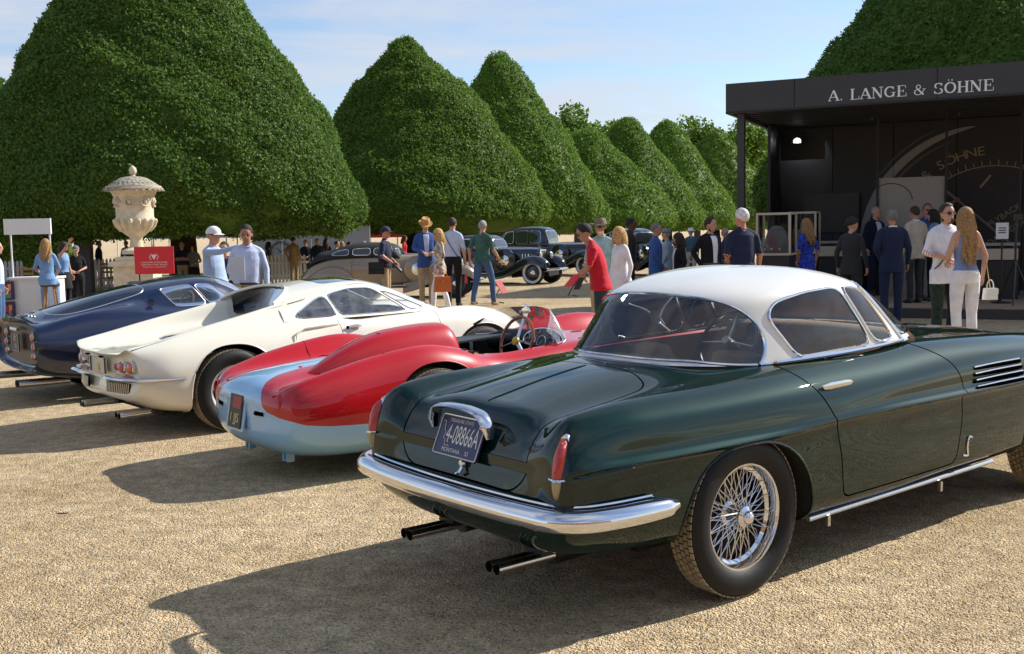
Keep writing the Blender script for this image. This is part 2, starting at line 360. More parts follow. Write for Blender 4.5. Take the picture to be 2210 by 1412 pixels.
# ---------------------------------------------------------------- wheels (axis y, outer face towards -y)
def tyre_profile(R, rr, w):
    h = w / 2
    return [(rr, h * .62), (rr + .012, h * .80), (rr + (R - rr) * .40, h), (rr + (R - rr) * .72, h * .96), (R - .016, h * .86), (R - .004, h * .74), (R - .004, -h * .74), (R - .016, -h * .86), (rr + (R - rr) * .72, -h * .96), (rr + (R - rr) * .40, -h), (rr + .012, -h * .80), (rr, -h * .62)]
def wheel(name, kind, R, rr, w, parent, loc, flip=False, dusty=True, nblk=68, white=False):
    neg = lambda pr: [(r, -h) for r, h in pr]
    sp = M()
    if kind == 'wire':
        hub = M().lathe(neg([(.055, -.07), (.055, -.03), (.040, -.02), (.036, .045), (.046, .048), (.046, .056), (.030, .066), (.026, .082), (.016, .090), (.001, .092)]), 24, 0, 'y')
        hub.lathe(neg([(.16, -.075), (.16, -.06), (.15, -.052), (.06, -.05)]), 28, 1, 'y')
        n = 36
        for i in range(n):
            a = 2 * pi * i / n; s = 1 if i % 2 else -1
            for (r0, h0, r1, h1, da) in ((.040, .040, rr - .018, .018 if i % 2 else .004, .42), (.052, -.035, rr - .018, -.022, .34)):
                p = (r0 * cos(a), -h0, r0 * sin(a)); b = a + s * da; q = (r1 * cos(b), -h1, r1 * sin(b)); sp.tube([p, q], .0021, 4, cap=False)
        rimp = [(rr + .004, .050), (rr + .006, .056), (rr - .004, .055), (rr - .014, .035), (rr - .014, .012), (rr - .030, .002), (rr - .034, -.030), (rr - .016, -.045), (rr - .012, -.062), (rr + .002, -.066)]
        rm = M().lathe(neg(rimp), 48, 0, 'y', cap=False); hm = [chrome, under]; rmat = chrome
    elif kind == 'star':
        hub = M().lathe(neg([(.05, -.04), (.05, .01), (.035, .02), (.034, .045), (.02, .055), (.001, .056)]), 20, 0, 'y')
        hub.lathe(neg([(rr - .05, -.055), (rr - .06, -.045), (.05, -.04)]), 28, 1, 'y')
        for i in range(5):
            a = 2 * pi * i / 5 + .3; ca, sa = cos(a), sin(a); ta, tb = -sin(a), cos(a); V = []
            for r, wd, hh in ((.04, .040, .016), (.11, .030, .012), (rr - .025, .045, .020)):
                for e, hz in ((-1, hh), (1, hh), (1, hh - .035), (-1, hh - .035)): V.append((r * ca + e * wd * ta, -hz, r * sa + e * wd * tb))
            hub.add(V, [(0, 1, 5, 4), (4, 5, 9, 8), (1, 2, 6, 5), (5, 6, 10, 9), (3, 0, 4, 7), (7, 4, 8, 11)])
            for q in (-.02, .02): hub.lathe(neg([(.006, .01), (.006, .022), (.001, .023)]), 6, 1, 'y', (.085 * cos(a + q * 20), 0, .085 * sin(a + q * 20)))
        rimp = [(rr + .004, .060), (rr + .006, .068), (rr - .004, .067), (rr - .012, .045), (rr - .020, .03), (rr - .035, .02), (rr - .036, -.05), (rr, -.066)]
        rm = M().lathe(neg(rimp), 48, 0, 'y', cap=False); hm = [mat('cast_wheel_silver', (.66, .66, .65), .4, .25), under]; rmat = mat('rim_silver', (.74, .74, .73), .3, .3)
    else:
        hub = M().lathe(neg([(.20, -.01), (.19, .012), (.15, .02), (.105, .022), (.10, .045), (.085, .062), (.05, .075), (.001, .08)]), 28, [1, 1, 1, 0, 0, 0, 0], 'y')
        rm = M().lathe(neg([(rr + .004, .05), (rr + .005, .056), (rr - .012, .052), (rr - .03, .03), (.19, .005), (.19, -.05), (rr, -.06)]), 40, 0, 'y', cap=False); hm = [chrome, mat('wheel_dark', (.01, .012, .02), .3, coat=.7)]; rmat = hm[1]
    for m_ in (hub, rm): m_.F = [f[::-1] for f in m_.F]
    wo_ = obj('wheel', hub, hm, parent); wo_.location = loc
    if flip: wo_.rotation_euler = (0, 0, pi)
    if sp.V: k = obj('spokes', sp, mat('spoke_silver', (.80, .80, .80), .3, .9), wo_); k['kind'] = 'stuff'
    obj('rim', rm, rmat, wo_)
    ty = M().lathe(neg(tyre_profile(R - .004, rr, w)), 64, 0, 'y', cap=False); ty.F = [f[::-1] for f in ty.F]
    if white:
        pr = tyre_profile(R - .004, rr, w); ww = M().lathe(neg([(rr + .012, w * .41), (rr + (R - rr) * .40, w * .5 + .003), (rr + (R - rr) * .68, w * .485 + .003)]), 48, 0, 'y', cap=False); ww.F = [f[::-1] for f in ww.F]
        obj('whitewall', ww, mat('whitewall', (.72, .71, .68), .6), wo_)
    obj('tyre', ty, rubber, wo_)
    tr = M(); wt = w * .37; rows = 5
    for i in range(nblk):
        for j in range(rows):
            a0 = 2 * pi * (i + .5 * (j % 2)) / nblk; a1 = a0 + 2 * pi / nblk * .80; y0 = -wt + 2 * wt * j / rows + .0028; y1 = -wt + 2 * wt * (j + 1) / rows - .0028
            if j in (0, rows - 1): pass
            V = [(r * cos(a), y, r * sin(a)) for r in (R - .006, R) for a, y in ((a0, y0), (a1, y0), (a1, y1), (a0, y1))]
            tr.add(V, [(4, 5, 6, 7), (0, 4, 7, 3), (1, 2, 6, 5), (0, 1, 5, 4), (3, 7, 6, 2)])
    t = obj('tread', tr, tread_m if dusty else rubber, wo_, smooth=False); t['kind'] = 'stuff'
    return wo_
def arch_sdf(cx, cz, a, b, p=2.3, ymin=.3):
    def f(V):
        q = ((np.abs(V[:, 0] - cx) / a)**p + (np.abs(V[:, 2] - cz) / b)**p)**(1 / p) - 1
        return np.where(np.abs(V[:, 1]) < ymin, .5, q * min(a, b))
    return f
def well(car, body, depth=.26):
    # wheel-well barrel behind a freshly cut arch
    w = rim(body, lambda P: np.stack([np.zeros(len(P)), -np.sign(P[:, 1]) * depth, np.zeros(len(P))], -1))
    return w
# ================================================================ ground
def gravel_mat():
    m = bpy.data.materials.new('gravel'); m.use_nodes = True; nt = m.node_tree; b = nt.nodes['Principled BSDF']; b.inputs['Roughness'].default_value = .95; b.inputs['Specular IOR Level'].default_value = .2
    nw = lambda t: nt.nodes.new(t); lk = nt.links.new; tc = nw('ShaderNodeTexCoord')
    v = nw('ShaderNodeTexVoronoi'); v.inputs['Scale'].default_value = 120; lk(tc.outputs['Object'], v.inputs['Vector'])
    v2 = nw('ShaderNodeTexVoronoi'); v2.inputs['Scale'].default_value = 55; lk(tc.outputs['Object'], v2.inputs['Vector'])
    r = nw('ShaderNodeValToRGB'); e = r.color_ramp.elements
    cols = [(0, (.21, .15, .08)), (.14, (.385, .29, .17)), (.40, (.52, .415, .26)), (.62, (.555, .45, .29)), (.80, (.46, .315, .15)), (.90, (.68, .585, .43)), (1, (.36, .335, .29))]
    e[0].position, e[0].color = cols[0][0], (*cols[0][1], 1); e[1].position, e[1].color = cols[-1][0], (*cols[-1][1], 1)
    for p, c in cols[1:-1]: k = e.new(p); k.color = (*c, 1)
    sx = nw('ShaderNodeSeparateColor'); lk(v.outputs['Color'], sx.inputs[0]); lk(sx.outputs[0], r.inputs[0])
    n = nw('ShaderNodeTexNoise'); n.inputs['Scale'].default_value = .55; n.inputs['Detail'].default_value = 8; n.inputs['Roughness'].default_value = .65; lk(tc.outputs['Object'], n.inputs['Vector'])
    mr = nw('ShaderNodeMapRange'); mr.inputs[1].default_value = .32; mr.inputs[2].default_value = .68; lk(n.outputs['Fac'], mr.inputs[0])
    tint = nw('ShaderNodeMixRGB'); tint.inputs[1].default_value = (1.30, 1.28, 1.27, 1); tint.inputs[2].default_value = (.88, .81, .71, 1); lk(mr.outputs[0], tint.inputs[0])
    mm = nw('ShaderNodeMixRGB'); mm.blend_type = 'MULTIPLY'; mm.inputs[0].default_value = 1; lk(r.outputs[0], mm.inputs[1]); lk(tint.outputs[0], mm.inputs[2])
    n3 = nw('ShaderNodeTexNoise'); n3.inputs['Scale'].default_value = 9; n3.inputs['Detail'].default_value = 6; lk(tc.outputs['Object'], n3.inputs['Vector'])
    mr3 = nw('ShaderNodeMapRange'); mr3.inputs[1].default_value = .3; mr3.inputs[2].default_value = .7; mr3.inputs[3].default_value = .74; mr3.inputs[4].default_value = 1.20; lk(n3.outputs['Fac'], mr3.inputs[0])
    m2 = nw('ShaderNodeMixRGB'); m2.blend_type = 'MULTIPLY'; m2.inputs[0].default_value = 1; lk(mm.outputs[0], m2.inputs[1]); lk(mr3.outputs[0], m2.inputs[2]); lk(m2.outputs[0], b.inputs['Base Color'])
    ad = nw('ShaderNodeMath'); ad.operation = 'ADD'; lk(v.outputs['Distance'], ad.inputs[0]); lk(v2.outputs['Distance'], ad.inputs[1])
    bp = nw('ShaderNodeBump'); bp.invert = True; bp.inputs['Strength'].default_value = .9; bp.inputs['Distance'].default_value = .012; lk(ad.outputs[0], bp.inputs['Height']); lk(bp.outputs[0], b.inputs['Normal'])
    return m
GRAV = gravel_mat()
g = obj('ground', M().add([(-700, -500, 0), (700, -500, 0), (700, 1500, 0), (-700, 1500, 0)], [(0, 1, 2, 3)]), GRAV); g['kind'] = 'structure'; g['label'] = 'pale golden gravel forecourt'
def pebbles():
    # loose stones lying on the gravel nearest the viewer
    n = 42000; r = RNG; y = 2.7 + 6.5 * r.random(n)**1.6; x = (r.random(n) - .5) * 2 * (.55 * y + .3); s = .0028 + .0035 * r.random(n)**2
    base = np.array([(1, 0, 0), (0, 1, 0), (-1, 0, 0), (0, -1, 0), (0, 0, .75), (.75, .75, .35), (-.75, .7, .35), (-.7, -.75, .35), (.75, -.7, .35)]); 
    V = np.zeros((n, 5, 3)); a = r.random(n) * 6.28; asp = .6 + .6 * r.random(n)
    b5 = np.array([(1, 0, 0), (0, 1, 0), (-1, 0, 0), (0, -1, 0), (0, 0, .9)])
    for k in range(5):
        bx, by = b5[k, 0] * s, b5[k, 1] * s * asp; V[:, k, 0] = x + bx * np.cos(a) - by * np.sin(a); V[:, k, 1] = y + bx * np.sin(a) + by * np.cos(a); V[:, k, 2] = b5[k, 2] * s * (.8 + .6 * r.random(n)) - .0005
    F = np.array([(0, 1, 4), (1, 2, 4), (2, 3, 4), (3, 0, 4)])[None] + (np.arange(n) * 5)[:, None, None]
    me = bpy.data.meshes.new('pebbles'); me.from_pydata(V.reshape(-1, 3).tolist(), [], F.reshape(-1, 3).tolist()); me.materials.append(GRAV); me.update(); o = bpy.data.objects.new('loose_gravel', me); COL.objects.link(o)
    tag(o, 'loose pale stones scattered over the gravel in the foreground', 'gravel', kind='stuff')
pebbles()

lf = M(); lf.add([(-.045, 0, .004), (-.02, -.018, .010), (.02, -.016, .014), (.05, 0, .006), (.02, .016, .012), (-.02, .018, .008)], [(0, 1, 5), (1, 2, 4, 5), (2, 3, 4)]); o = tag(obj('fallen_leaf', lf, mat('dry_leaf', (.42, .40, .36), .8)), 'single pale curled leaf lying on the open gravel at lower left', 'leaf'); q_ = px(138, 1096, 6.05); o.location = (q_[0], 6.05, .002)
# ================================================================ clipped yews
PROF = np.array([(0, 0), (.12, .35), (.45, .78), (1.5, 1.6), (2.55, 2.38), (4, 3.37), (6.6, 5.3), (8.0, 5.95), (8.7, 6.0), (9.1, 5.6), (9.3, 5.0)])
def leaf_mat(name, c1, c2, c3):
    m = bpy.data.materials.new(name); m.use_nodes = True; nt = m.node_tree; b = nt.nodes['Principled BSDF']; b.inputs['Roughness'].default_value = .6; b.inputs['Specular IOR Level'].default_value = .25
    nw = lambda t: nt.nodes.new(t); lk = nt.links.new; g = nw('ShaderNodeNewGeometry'); tc = nw('ShaderNodeTexCoord'); n = nw('ShaderNodeTexNoise'); n.inputs['Scale'].default_value = .7; n.inputs['Detail'].default_value = 4; lk(tc.outputs['Object'], n.inputs['Vector'])
    r = nw('ShaderNodeValToRGB'); e = r.color_ramp.elements; e[0].color = (*c1, 1); e[0].position = .1; e[1].color = (*c3, 1); e[1].position = .95; k = e.new(.55); k.color = (*c2, 1)
    a = nw('ShaderNodeMath'); a.operation = 'MULTIPLY_ADD'; a.inputs[1].default_value = .55; lk(g.outputs['Random Per Island'], a.inputs[0]); a2 = nw('ShaderNodeMath'); a2.operation = 'MULTIPLY'; a2.inputs[1].default_value = .55; lk(n.outputs['Fac'], a2.inputs[0]); lk(a2.outputs[0], a.inputs[2]); lk(a.outputs[0], r.inputs[0]); lk(r.outputs[0], b.inputs['Base Color'])
    b.inputs['Subsurface Weight'].default_value = 0
    t = nw('ShaderNodeBsdfTranslucent'); lk(r.outputs[0], t.inputs[0]); mx = nw('ShaderNodeMixShader'); mx.inputs[0].default_value = .40; lk(b.outputs[0], mx.inputs[1]); lk(t.outputs[0], mx.inputs[2]); lk(mx.outputs[0], nt.nodes['Material Output'].inputs[0])
    return m
LEAF = [leaf_mat('yew_deep', (.040, .084, .014), (.092, .180, .026), (.17, .255, .040)), leaf_mat('yew_mid', (.048, .100, .013), (.115, .210, .024), (.20, .29, .036)), leaf_mat('yew_bright', (.052, .112, .014), (.120, .23, .024), (.20, .30, .036)), leaf_mat('yew_brown', (.05, .075, .012), (.11, .14, .02), (.19, .20, .035))]
bark = mat('bark', (.05, .032, .02), .9, bump=.6, bscale=14, var=.4, vscale=6)
def smooth_noise(P, sc, seed):
    # cheap value noise from summed sines with random directions
    r = np.random.default_rng(seed); o = np.zeros(len(P))
    for k in range(10):
        d = r.normal(size=3); d *= sc * (.6 + 1.2 * r.random()) / np.linalg.norm(d); o += np.sin(P @ d + 6.28 * r.random())
    return o / 4.0
def leaf_cloud(P, Nn, size, seed, per=3, jit=.55):
    # P points, Nn outward normals -> small pointed leaf sprays
    r = np.random.default_rng(seed); n = len(P) * per; Q = np.repeat(P, per, 0) + r.normal(size=(n, 3)) * np.repeat(size, per)[:, None] * .35 if not np.isscalar(size) else np.repeat(P, per, 0) + r.normal(size=(n, 3)) * size * .35
    sz = (np.repeat(size, per) if not np.isscalar(size) else size) * (.6 + .7 * r.random(n))
    D = np.repeat(Nn, per, 0) + r.normal(size=(n, 3)) * jit; D /= np.linalg.norm(D, axis=1)[:, None]
    U = np.cross(D, r.normal(size=(n, 3))); U /= np.linalg.norm(U, axis=1)[:, None] + 1e-9; W = np.cross(D, U)
    T = D * .55 + U * .8; T /= np.linalg.norm(T, axis=1)[:, None]
    V = np.stack([Q - W * (sz * .30)[:, None], Q + T * (sz * .55)[:, None] - D * 0, Q + W * (sz * .30)[:, None], Q - T * (sz * .45)[:, None]], 1)
    # kite: left, tip, right, tail
    return V[:, [3, 2, 1, 0]].reshape(-1, 3), np.arange(n * 4).reshape(n, 4)
def yew(name, c, H, k, mi, n, size, label, seed, prof=PROF, base=1.5, group='clipped conical yew trees', lump=.16, skew=0.):
    root = empty(name, (c[0], c[1], 0), 0, label, 'tree', group)
    r = np.random.default_rng(seed); hh = prof[:, 0] / prof[-1, 0] * (H - base); rr = prof[:, 1] * k
    ds = np.concatenate([[0], np.cumsum(np.hypot(np.diff(hh), np.diff(rr)))]); fine = np.linspace(0, ds[-1], 200); fh = np.interp(fine, ds, hh); fr = np.interp(fine, ds, rr)
    for _ in range(5): fr[1:-1] = (fr[:-2] + 2 * fr[1:-1] + fr[2:]) / 4
    cdf = np.cumsum(fr + .05); cdf /= cdf[-1]
    def surf(n_):
        i = np.interp(r.random(n_), cdf, np.arange(200)); t = r.random(n_) * 2 * pi; h = np.interp(i, np.arange(200), fh); q = np.interp(i, np.arange(200), fr)
        dh = np.gradient(fh); dr = np.gradient(fr); nz = np.interp(i, np.arange(200), dr); nr = np.interp(i, np.arange(200), dh); l = np.hypot(nz, nr) + 1e-9
        P = np.stack([q * np.cos(t), q * np.sin(t), H - h], -1); Nn = np.stack([nr / l * np.cos(t), nr / l * np.sin(t), nz / l], -1)
        P[:, 2] += 0
        return P, Nn
    P, Nn = surf(n); d = smooth_noise(P, .9, seed) * lump * 1.2 + smooth_noise(P, 3.2, seed + 1) * lump * .62 + smooth_noise(P, 9, seed + 2) * lump * .30
    P = P + Nn * (d + r.normal(size=n) * .035)[:, None]
    P[:, 0] += skew * (P[:, 2] - 2)
    V, F = leaf_cloud(P, Nn, size, seed + 5, per=3)
    # inner shell
    nu, nv = 60, 72; i = np.linspace(0, 199, nu); t = np.linspace(0, 2 * pi, nv, endpoint=False); I, T = np.meshgrid(i, t, indexing='ij'); h = np.interp(I, np.arange(200), fh); q = np.interp(I, np.arange(200), fr)
    SP = np.stack([q * np.cos(T), q * np.sin(T), H - h], -1).reshape(-1, 3); ax = np.stack([np.cos(T), np.sin(T), np.full_like(T, .5)], -1).reshape(-1, 3); ax /= np.linalg.norm(ax, axis=1)[:, None]
    SP = SP + ax * (smooth_noise(SP, .9, seed) * lump * 1.2 + smooth_noise(SP, 3.2, seed + 1) * lump * .62 - .07)[:, None]
    SP[:, 0] += skew * (SP[:, 2] - 2)
    o = len(V); SF = [(o + a * nv + b, o + (a + 1) * nv + b, o + (a + 1) * nv + (b + 1) % nv, o + a * nv + (b + 1) % nv) for a in range(nu - 1) for b in range(nv)]
    SF.append(tuple(o + (nu - 1) * nv + b for b in range(nv))[::-1])
    me = quad_mesh('crown', np.vstack([V, SP]), np.vstack([F, np.array(SF[:-1])]), SF[-1:]); me.materials.append(LEAF[mi]); me.update(); co = bpy.data.objects.new('crown', me); COL.objects.link(co); co.parent = root
    tk = M(); tk.tube([(0, 0, 0), (.05, 0, .8), (0, .05, 2.0), (0, 0, 3.2)], [.55, .42, .38, .25], 12)
    for a in range(6): t_ = a * 1.05 + seed; tk.tube([(0, 0, 1.2 + .12 * a), (.9 * cos(t_), .9 * sin(t_), 2.0 + .1 * a), (2.4 * cos(t_), 2.4 * sin(t_), 2.9)], [.18, .13, .06], 7)
    obj('trunk', tk, bark, root); return root
def gpt(x, Y): p = px(x, 506, Y); return (p[0], Y)
yew('yew_tree', gpt(393, 33), 12.4, .95, 0, 115000, .090, 'largest dark clipped yew rising out of frame behind the stone urn', 11, base=1.68, skew=-.085)
yew('yew_tree', gpt(893, 46.7), 10.1, 1.0, 1, 70000, .10, 'broad rounded yew cone behind the man in the straw hat', 23, base=1.65)
yew('yew_tree', gpt(1088, 61), 11.5, 1.0, 2, 40000, .125, 'yew cone with rounded tip behind the black saloons, right of the broad one', 31)
yew('yew_tree', gpt(1275, 74), 8.6, .95, 2, 20000, .155, 'low green yew half hidden between taller cones', 37)
yew('yew_tree', gpt(1352, 84), 10.3, 1.0, 2, 21000, .165, 'bright green yew cone behind the man in the red polo shirt', 41)
yew('yew_tree', gpt(1440, 96), 11.1, 1.0, 2, 16000, .19, 'yew cone just left of the pavilion post, farther than its neighbour', 43)
yew('yew_tree', gpt(1545, 112), 11.8, 1.15, 1, 10000, .26, 'farthest rounded yew seen past the pavilion corner', 47)
yew('yew_tree', gpt(2130, 33.5), 13.0, 1.18, 0, 66000, .105, 'dark yew dome rising behind the black pavilion roof', 53)
def broad_tree(x, Y, z, r, seed, label, mi=1):
    c = gpt(x, Y); root = empty('broadleaf_tree', (c[0], c[1], 0), 0, label, 'tree', 'woodland trees beyond the yews'); g = np.random.default_rng(seed); n = 5200
    C = g.normal(size=(26, 3)) * np.array([.42, .42, .34]) * r + np.array([0, 0, z]); k = g.integers(0, 26, n); d = g.normal(size=(n, 3)); d /= np.linalg.norm(d, axis=1)[:, None]; P = C[k] + d * (r * .34 * (.7 + .4 * g.random(n)))[:, None]
    V, F = leaf_cloud(P, d, .55, seed, per=2, jit=1.0); me = quad_mesh('crown', V, F); me.materials.append(LEAF[mi]); co = bpy.data.objects.new('crown', me); COL.objects.link(co); co.parent = root
    t = M().tube([(0, 0, 0), (0, 0, z * .5), (.3, 0, z)], [.5, .35, .1], 8)
    for a in range(5): t.tube([(0, 0, z * .5), (r * .35 * cos(a * 1.3), r * .35 * sin(a * 1.3), z)], [.2, .06], 6)
    obj('trunk', t, bark, root)
broad_tree(1248, 120, 10.8, 5.0, 3, 'loose woodland tree top showing behind the third yew', 1); broad_tree(1505, 150, 12.0, 5.5, 4, 'woodland tree crown just above the far yews'); broad_tree(1625, 150, 11.8, 5.5, 5, 'woodland tree seen between the pavilion posts'); broad_tree(1700, 170, 11, 6, 6, 'woodland tree behind the pavilion corner'); broad_tree(-60, 60, 6, 5, 8, 'dark tree at the left edge behind the great yew', 0)
# ================================================================ brick palace behind the viewer (seen in the paintwork)
def palace():
    root = empty('palace', (0, -34, 0), 0, 'long red brick palace with pale stone dressings, reflected in the paintwork', 'building')
    brick = mat('red_brick', (.26, .10, .06), .85, var=.25, vscale=3); stone = mat('palace_stone', (.52, .47, .38), .8, var=.12, vscale=2); pane = mat('dark_pane', (.02, .025, .03), .08, coat=.6)
    obj('wall', M().box((0, -4, 6.5), (110, 8, 13)), brick, root); obj('plinth', M().box((0, .06, .6), (110.2, .3, 1.2)), stone, root); obj('cornice', M().box((0, .15, 12.4), (110.4, .8, .7)), stone, root); obj('parapet', M().box((0, .05, 13.4), (110.1, .4, 1.0)), stone, root)
    obj('string_course', M().box((0, .05, 6.6), (110.2, .3, .35)), stone, root)
    for i in range(19):
        for z, h in ((3.6, 3.6), (9.3, 3.2)):
            x = -49.5 + 5.5 * i; w = obj('window', M().box((x, .08, z), (2.4, .2, h + .7)), stone, root); obj('pane', M().box((x, .14, z), (1.5, .2, h)), pane, w)
            for q in (-.38, .38): obj('glazing_bar', M().box((x + q, .25, z), (.07, .05, h)), stone, w)
palace()
# ================================================================ green coupe with white roof
CAR_A = .665
def green_car():
    car = empty('vintage_coupe', (.521, 5.025, 0), CAR_A, 'dark green vintage coupe with white roof and chrome wire wheels in the foreground', 'car', 'classic cars parked on the gravel')
    paint = mat('dark_green_metallic', (.0020, .017, .012), .42, 0.10, 1.0, spec=0, coatr=.008)
    white = mat('ivory_roof_paint', (.74, .735, .69), .35, 0, .7)
    def amp(x): return float(np.interp(x, [-1.1, -.8, -.2, .15, .45, .7, 1.3, 3.3], [.3, 1, 1, .8, .05, .35, 1, 1]))
    def ring(x, z0, p1, p2, p3, p4, p5, p7, p8, z9, dx=(0,) * 10):
        a = amp(x); y5, z5 = p5
        pts = [(0, z0), p1, p2, p3, p4, (y5 - .016 * a - .002, z5 + .026), (y5 + .006 * a, z5 + .002), (y5 - .022 * a - .002, z5 - .018), p7, p8, (0, z9)]
        return [(x, y, z) for (y, z) in pts]
    R = [[(-.925, 0, .69), (-.93, .2, .69), (-.94, .38, .685), (-.955, .46, .675), (-.958, .49, .665), (-.96, .5, .655), (-.96, .49, .645), (-.955, .44, .635), (-.95, .3, .63), (-.945, 0, .625)],
         [(-.872, 0, .785), (-.88, .22, .785), (-.90, .44, .772), (-.958, .585, .765), (-.975, .65, .715), (-.985, .675, .66), (-.990, .668, .634), (-.988, .63, .49), (-.982, .42, .425), (-.978, 0, .415)],
         [(-.828, 0, .842), (-.832, .25, .843), (-.85, .46, .815), (-.895, .60, .856), (-.925, .69, .79), (-.945, .735, .68), (-.950, .712, .652), (-.95, .700, .42), (-.915, .53, .335), (-.905, 0, .322)],
         ring(-.70, .875, (.25, .876), (.475, .842), (.615, .900), (.728, .825), (.768, .685), (.748, .43), (.66, .318), .295),
         ring(-.45, .925, (.25, .92), (.485, .872), (.625, .912), (.745, .825), (.787, .685), (.772, .45), (.71, .315), .285),
         ring(-.15, .965, (.25, .96), (.49, .922), (.635, .915), (.755, .83), (.80, .685), (.785, .47), (.735, .29), .26),
         ring(.2, .978, (.25, .976), (.49, .955), (.635, .93), (.765, .835), (.806, .685), (.79, .47), (.752, .262), .240),
         ring(.6, .983, (.25, .98), (.5, .968), (.63, .945), (.765, .84), (.803, .695), (.79, .47), (.756, .262), .240),
         ring(1.1, .99, (.25, .988), (.5, .975), (.63, .952), (.765, .845), (.805, .70), (.79, .47), (.756, .266), .240),
         ring(1.6, 1.0, (.25, .995), (.48, .972), (.635, .963), (.762, .86), (.806, .70), (.787, .47), (.75, .28), .25),
         ring(2.1, .985, (.25, .98), (.45, .952), (.63, .957), (.76, .868), (.806, .70), (.785, .47), (.745, .285), .25),
         ring(2.7, .945, (.25, .938), (.43, .908), (.61, .93), (.752, .85), (.795, .70), (.77, .47), (.72, .29), .26),
         ring(3.2, .87, (.24, .862), (.42, .84), (.59, .88), (.725, .80), (.765, .68), (.74, .46), (.68, .31), .28),
         ring(3.5, .79, (.22, .785), (.40, .775), (.55, .80), (.66, .74), (.69, .64), (.66, .48), (.58, .36), .33),
         [(3.60, y, z) for y, z in ((0, .62), (.15, .62), (.3, .62), (.36, .61), (.4, .60), (.41, .59), (.4, .58), (.36, .57), (.25, .56), (0, .56))]]
    for r_ in R:
        if len(r_) == 10: r_.insert(5, tuple(.25 * np.array(r_[4]) + .75 * np.array(r_[5])))
    vc = [6, 6, 7, 7, 7, 3, 3, 8, 8, 6]
    uc = [6, 5, 7, 9, 11, 12, 14, 17, 17, 17, 18, 15, 9, 6]
    cs = np.cumsum([0] + vc)
    def keep(G):
        w = np.ones(G.shape[:2])
        for j in range(cs[5] - 1, cs[7] + 2): w[12:, j] = .02
        w[:14] *= .5
        return w
    G = grid_surface(R, uc, vc, 8, keep)
    body = grid_mesh(G, flip=False)
    for cx, cz, a, b in ((0, .30, .415, .372), (2.8, .29, .43, .375)):
        body, junk = split(body, arch_sdf(cx, cz, a, b)); ww_ = well(car, body); [obj('wheel_well', part_y(ww_, q_), under, car) for q_ in (1, -1)]
        lip = M()
        for P, cl in cutloops(body):
            Q = resample(P, .02); lip.tube(Q + np.array([0, 0, 0]), .006, 6)
        obj('wheel_arch_lip', lip, paint, car)
    # cabin opening
    base = np.array([(-.08, 0, .965), (-.035, .28, .963), (.12, .48, .96), (.42, .585, .955), (.9, .615, .965), (1.47, .60, .985), (1.68, .475, 1.0), (1.79, .26, 1.005), (1.84, 0, 1.01)])
    bl = crom(base, 6); plan = np.vstack([bl[:, :2], bl[-2:0:-1, :2] * np.array([1, -1])])
    body, _ = split(body, lambda V: np.where(V[:, 2] < .85, .3, sdf_poly(V[:, :2], plan) + .03))
    tub = rim(body, lambda P: np.stack([0 * P[:, 0], 0 * P[:, 0], .42 - P[:, 2]], -1))
    # doors
    dl = rpoly([(.34, .99), (.44, .89), (.57, .70), (.625, .50), (.64, .325), (1.63, .335), (1.70, .60), (1.69, .78), (1.60, .89), (1.42, .99)], .05)
    fd = lambda V: np.where(np.abs(V[:, 1]) < .55, .5, sdf_poly(V[:, [0, 2]], dl))
    body, doors = split(body, fd); band, doors = split(doors, lambda V: fd(V) + .008)
    for sg in (1, -1):
        d = obj('door', part_y(doors, sg), paint, car)
        h = M(); P = [(.50, .006), (.52, .014), (.56, .018), (.70, .018), (.735, .014), (.755, .004), (.735, -.008), (.70, -.012), (.56, -.014), (.52, -.010)]
        n = len(P)
        for k, (off, s) in enumerate(((0, 1.), (.006, .97), (.008, .85))):
            for a, z in P: h.V.append((.625 + (a - .625) * s, sg * (.757 + off + .006 * (1 if a < .6 else 0)), .852 + z * s))
        h.F = [(i, (i + 1) % n, n + (i + 1) % n, n + i) for i in range(n)] + [(n + i, n + (i + 1) % n, 2 * n + (i + 1) % n, 2 * n + i) for i in range(n)] + [tuple(range(2 * n, 3 * n))]; h.I = [0] * len(h.F)
        obj('handle', h, mat('polished_handle', (.75, .75, .74), .18, 1), d)
    # boot lid
    tl = rpoly([(.30, .955), (.475, .90), (.50, .80), (.47, .60), (.36, .515), (0, .50), (-.36, .515), (-.47, .60), (-.50, .80), (-.475, .90), (-.30, .955)], .05)
    lid_plan = rpoly([(-.20, 0), (-.21, .30), (-.27, .43), (-.45, .50), (-.72, .485), (-.84, .45), (-2, .45), (-2, -.45), (-.84, -.45), (-.72, -.485), (-.45, -.50), (-.27, -.43), (-.21, -.30)], .05)
    def ft(V):
        top = sdf_poly(V[:, :2], lid_plan); rear = sdf_poly(V[:, 1:3], rpoly([(-.455, 1.2), (-.455, .62), (-.37, .545), (.37, .545), (.455, .62), (.455, 1.2)], .06))
        return np.where((V[:, 0] > 0) | (V[:, 2] < .45), .5, np.maximum(top, rear))
    body, lid = split(body, ft); b2, lid = split(lid, lambda V: ft(V) + .008); obj('boot_gap', b2, gap_m, car)
    lid_o = obj('boot_lid', lid, paint, car)
    [obj('panel_gap', part_y(band, q_), gap_m, car) for q_ in (1, -1)]
    obj('body', body, paint, car); obj('cabin_wall', tub, mat('door_trim_brown', (.26, .15, .08), .6), car)
    obj('floor_pan', M().box((.75, 0, .42), (1.7, 1.15, .02)), carpet, car)
    # lid crease moulding
    cr = [(x, 0, float(np.interp(x, G[:, 0, 0][G[:, 0, 2] > .8][:60], G[:, 0, 2][G[:, 0, 2] > .8][:60])) + .001) for x in np.linspace(-.80, -.23, 14)]
    obj('centre_moulding', M().tube(cr, [.004] + [.0045] * 12 + [.002], 6), paint, lid_o)
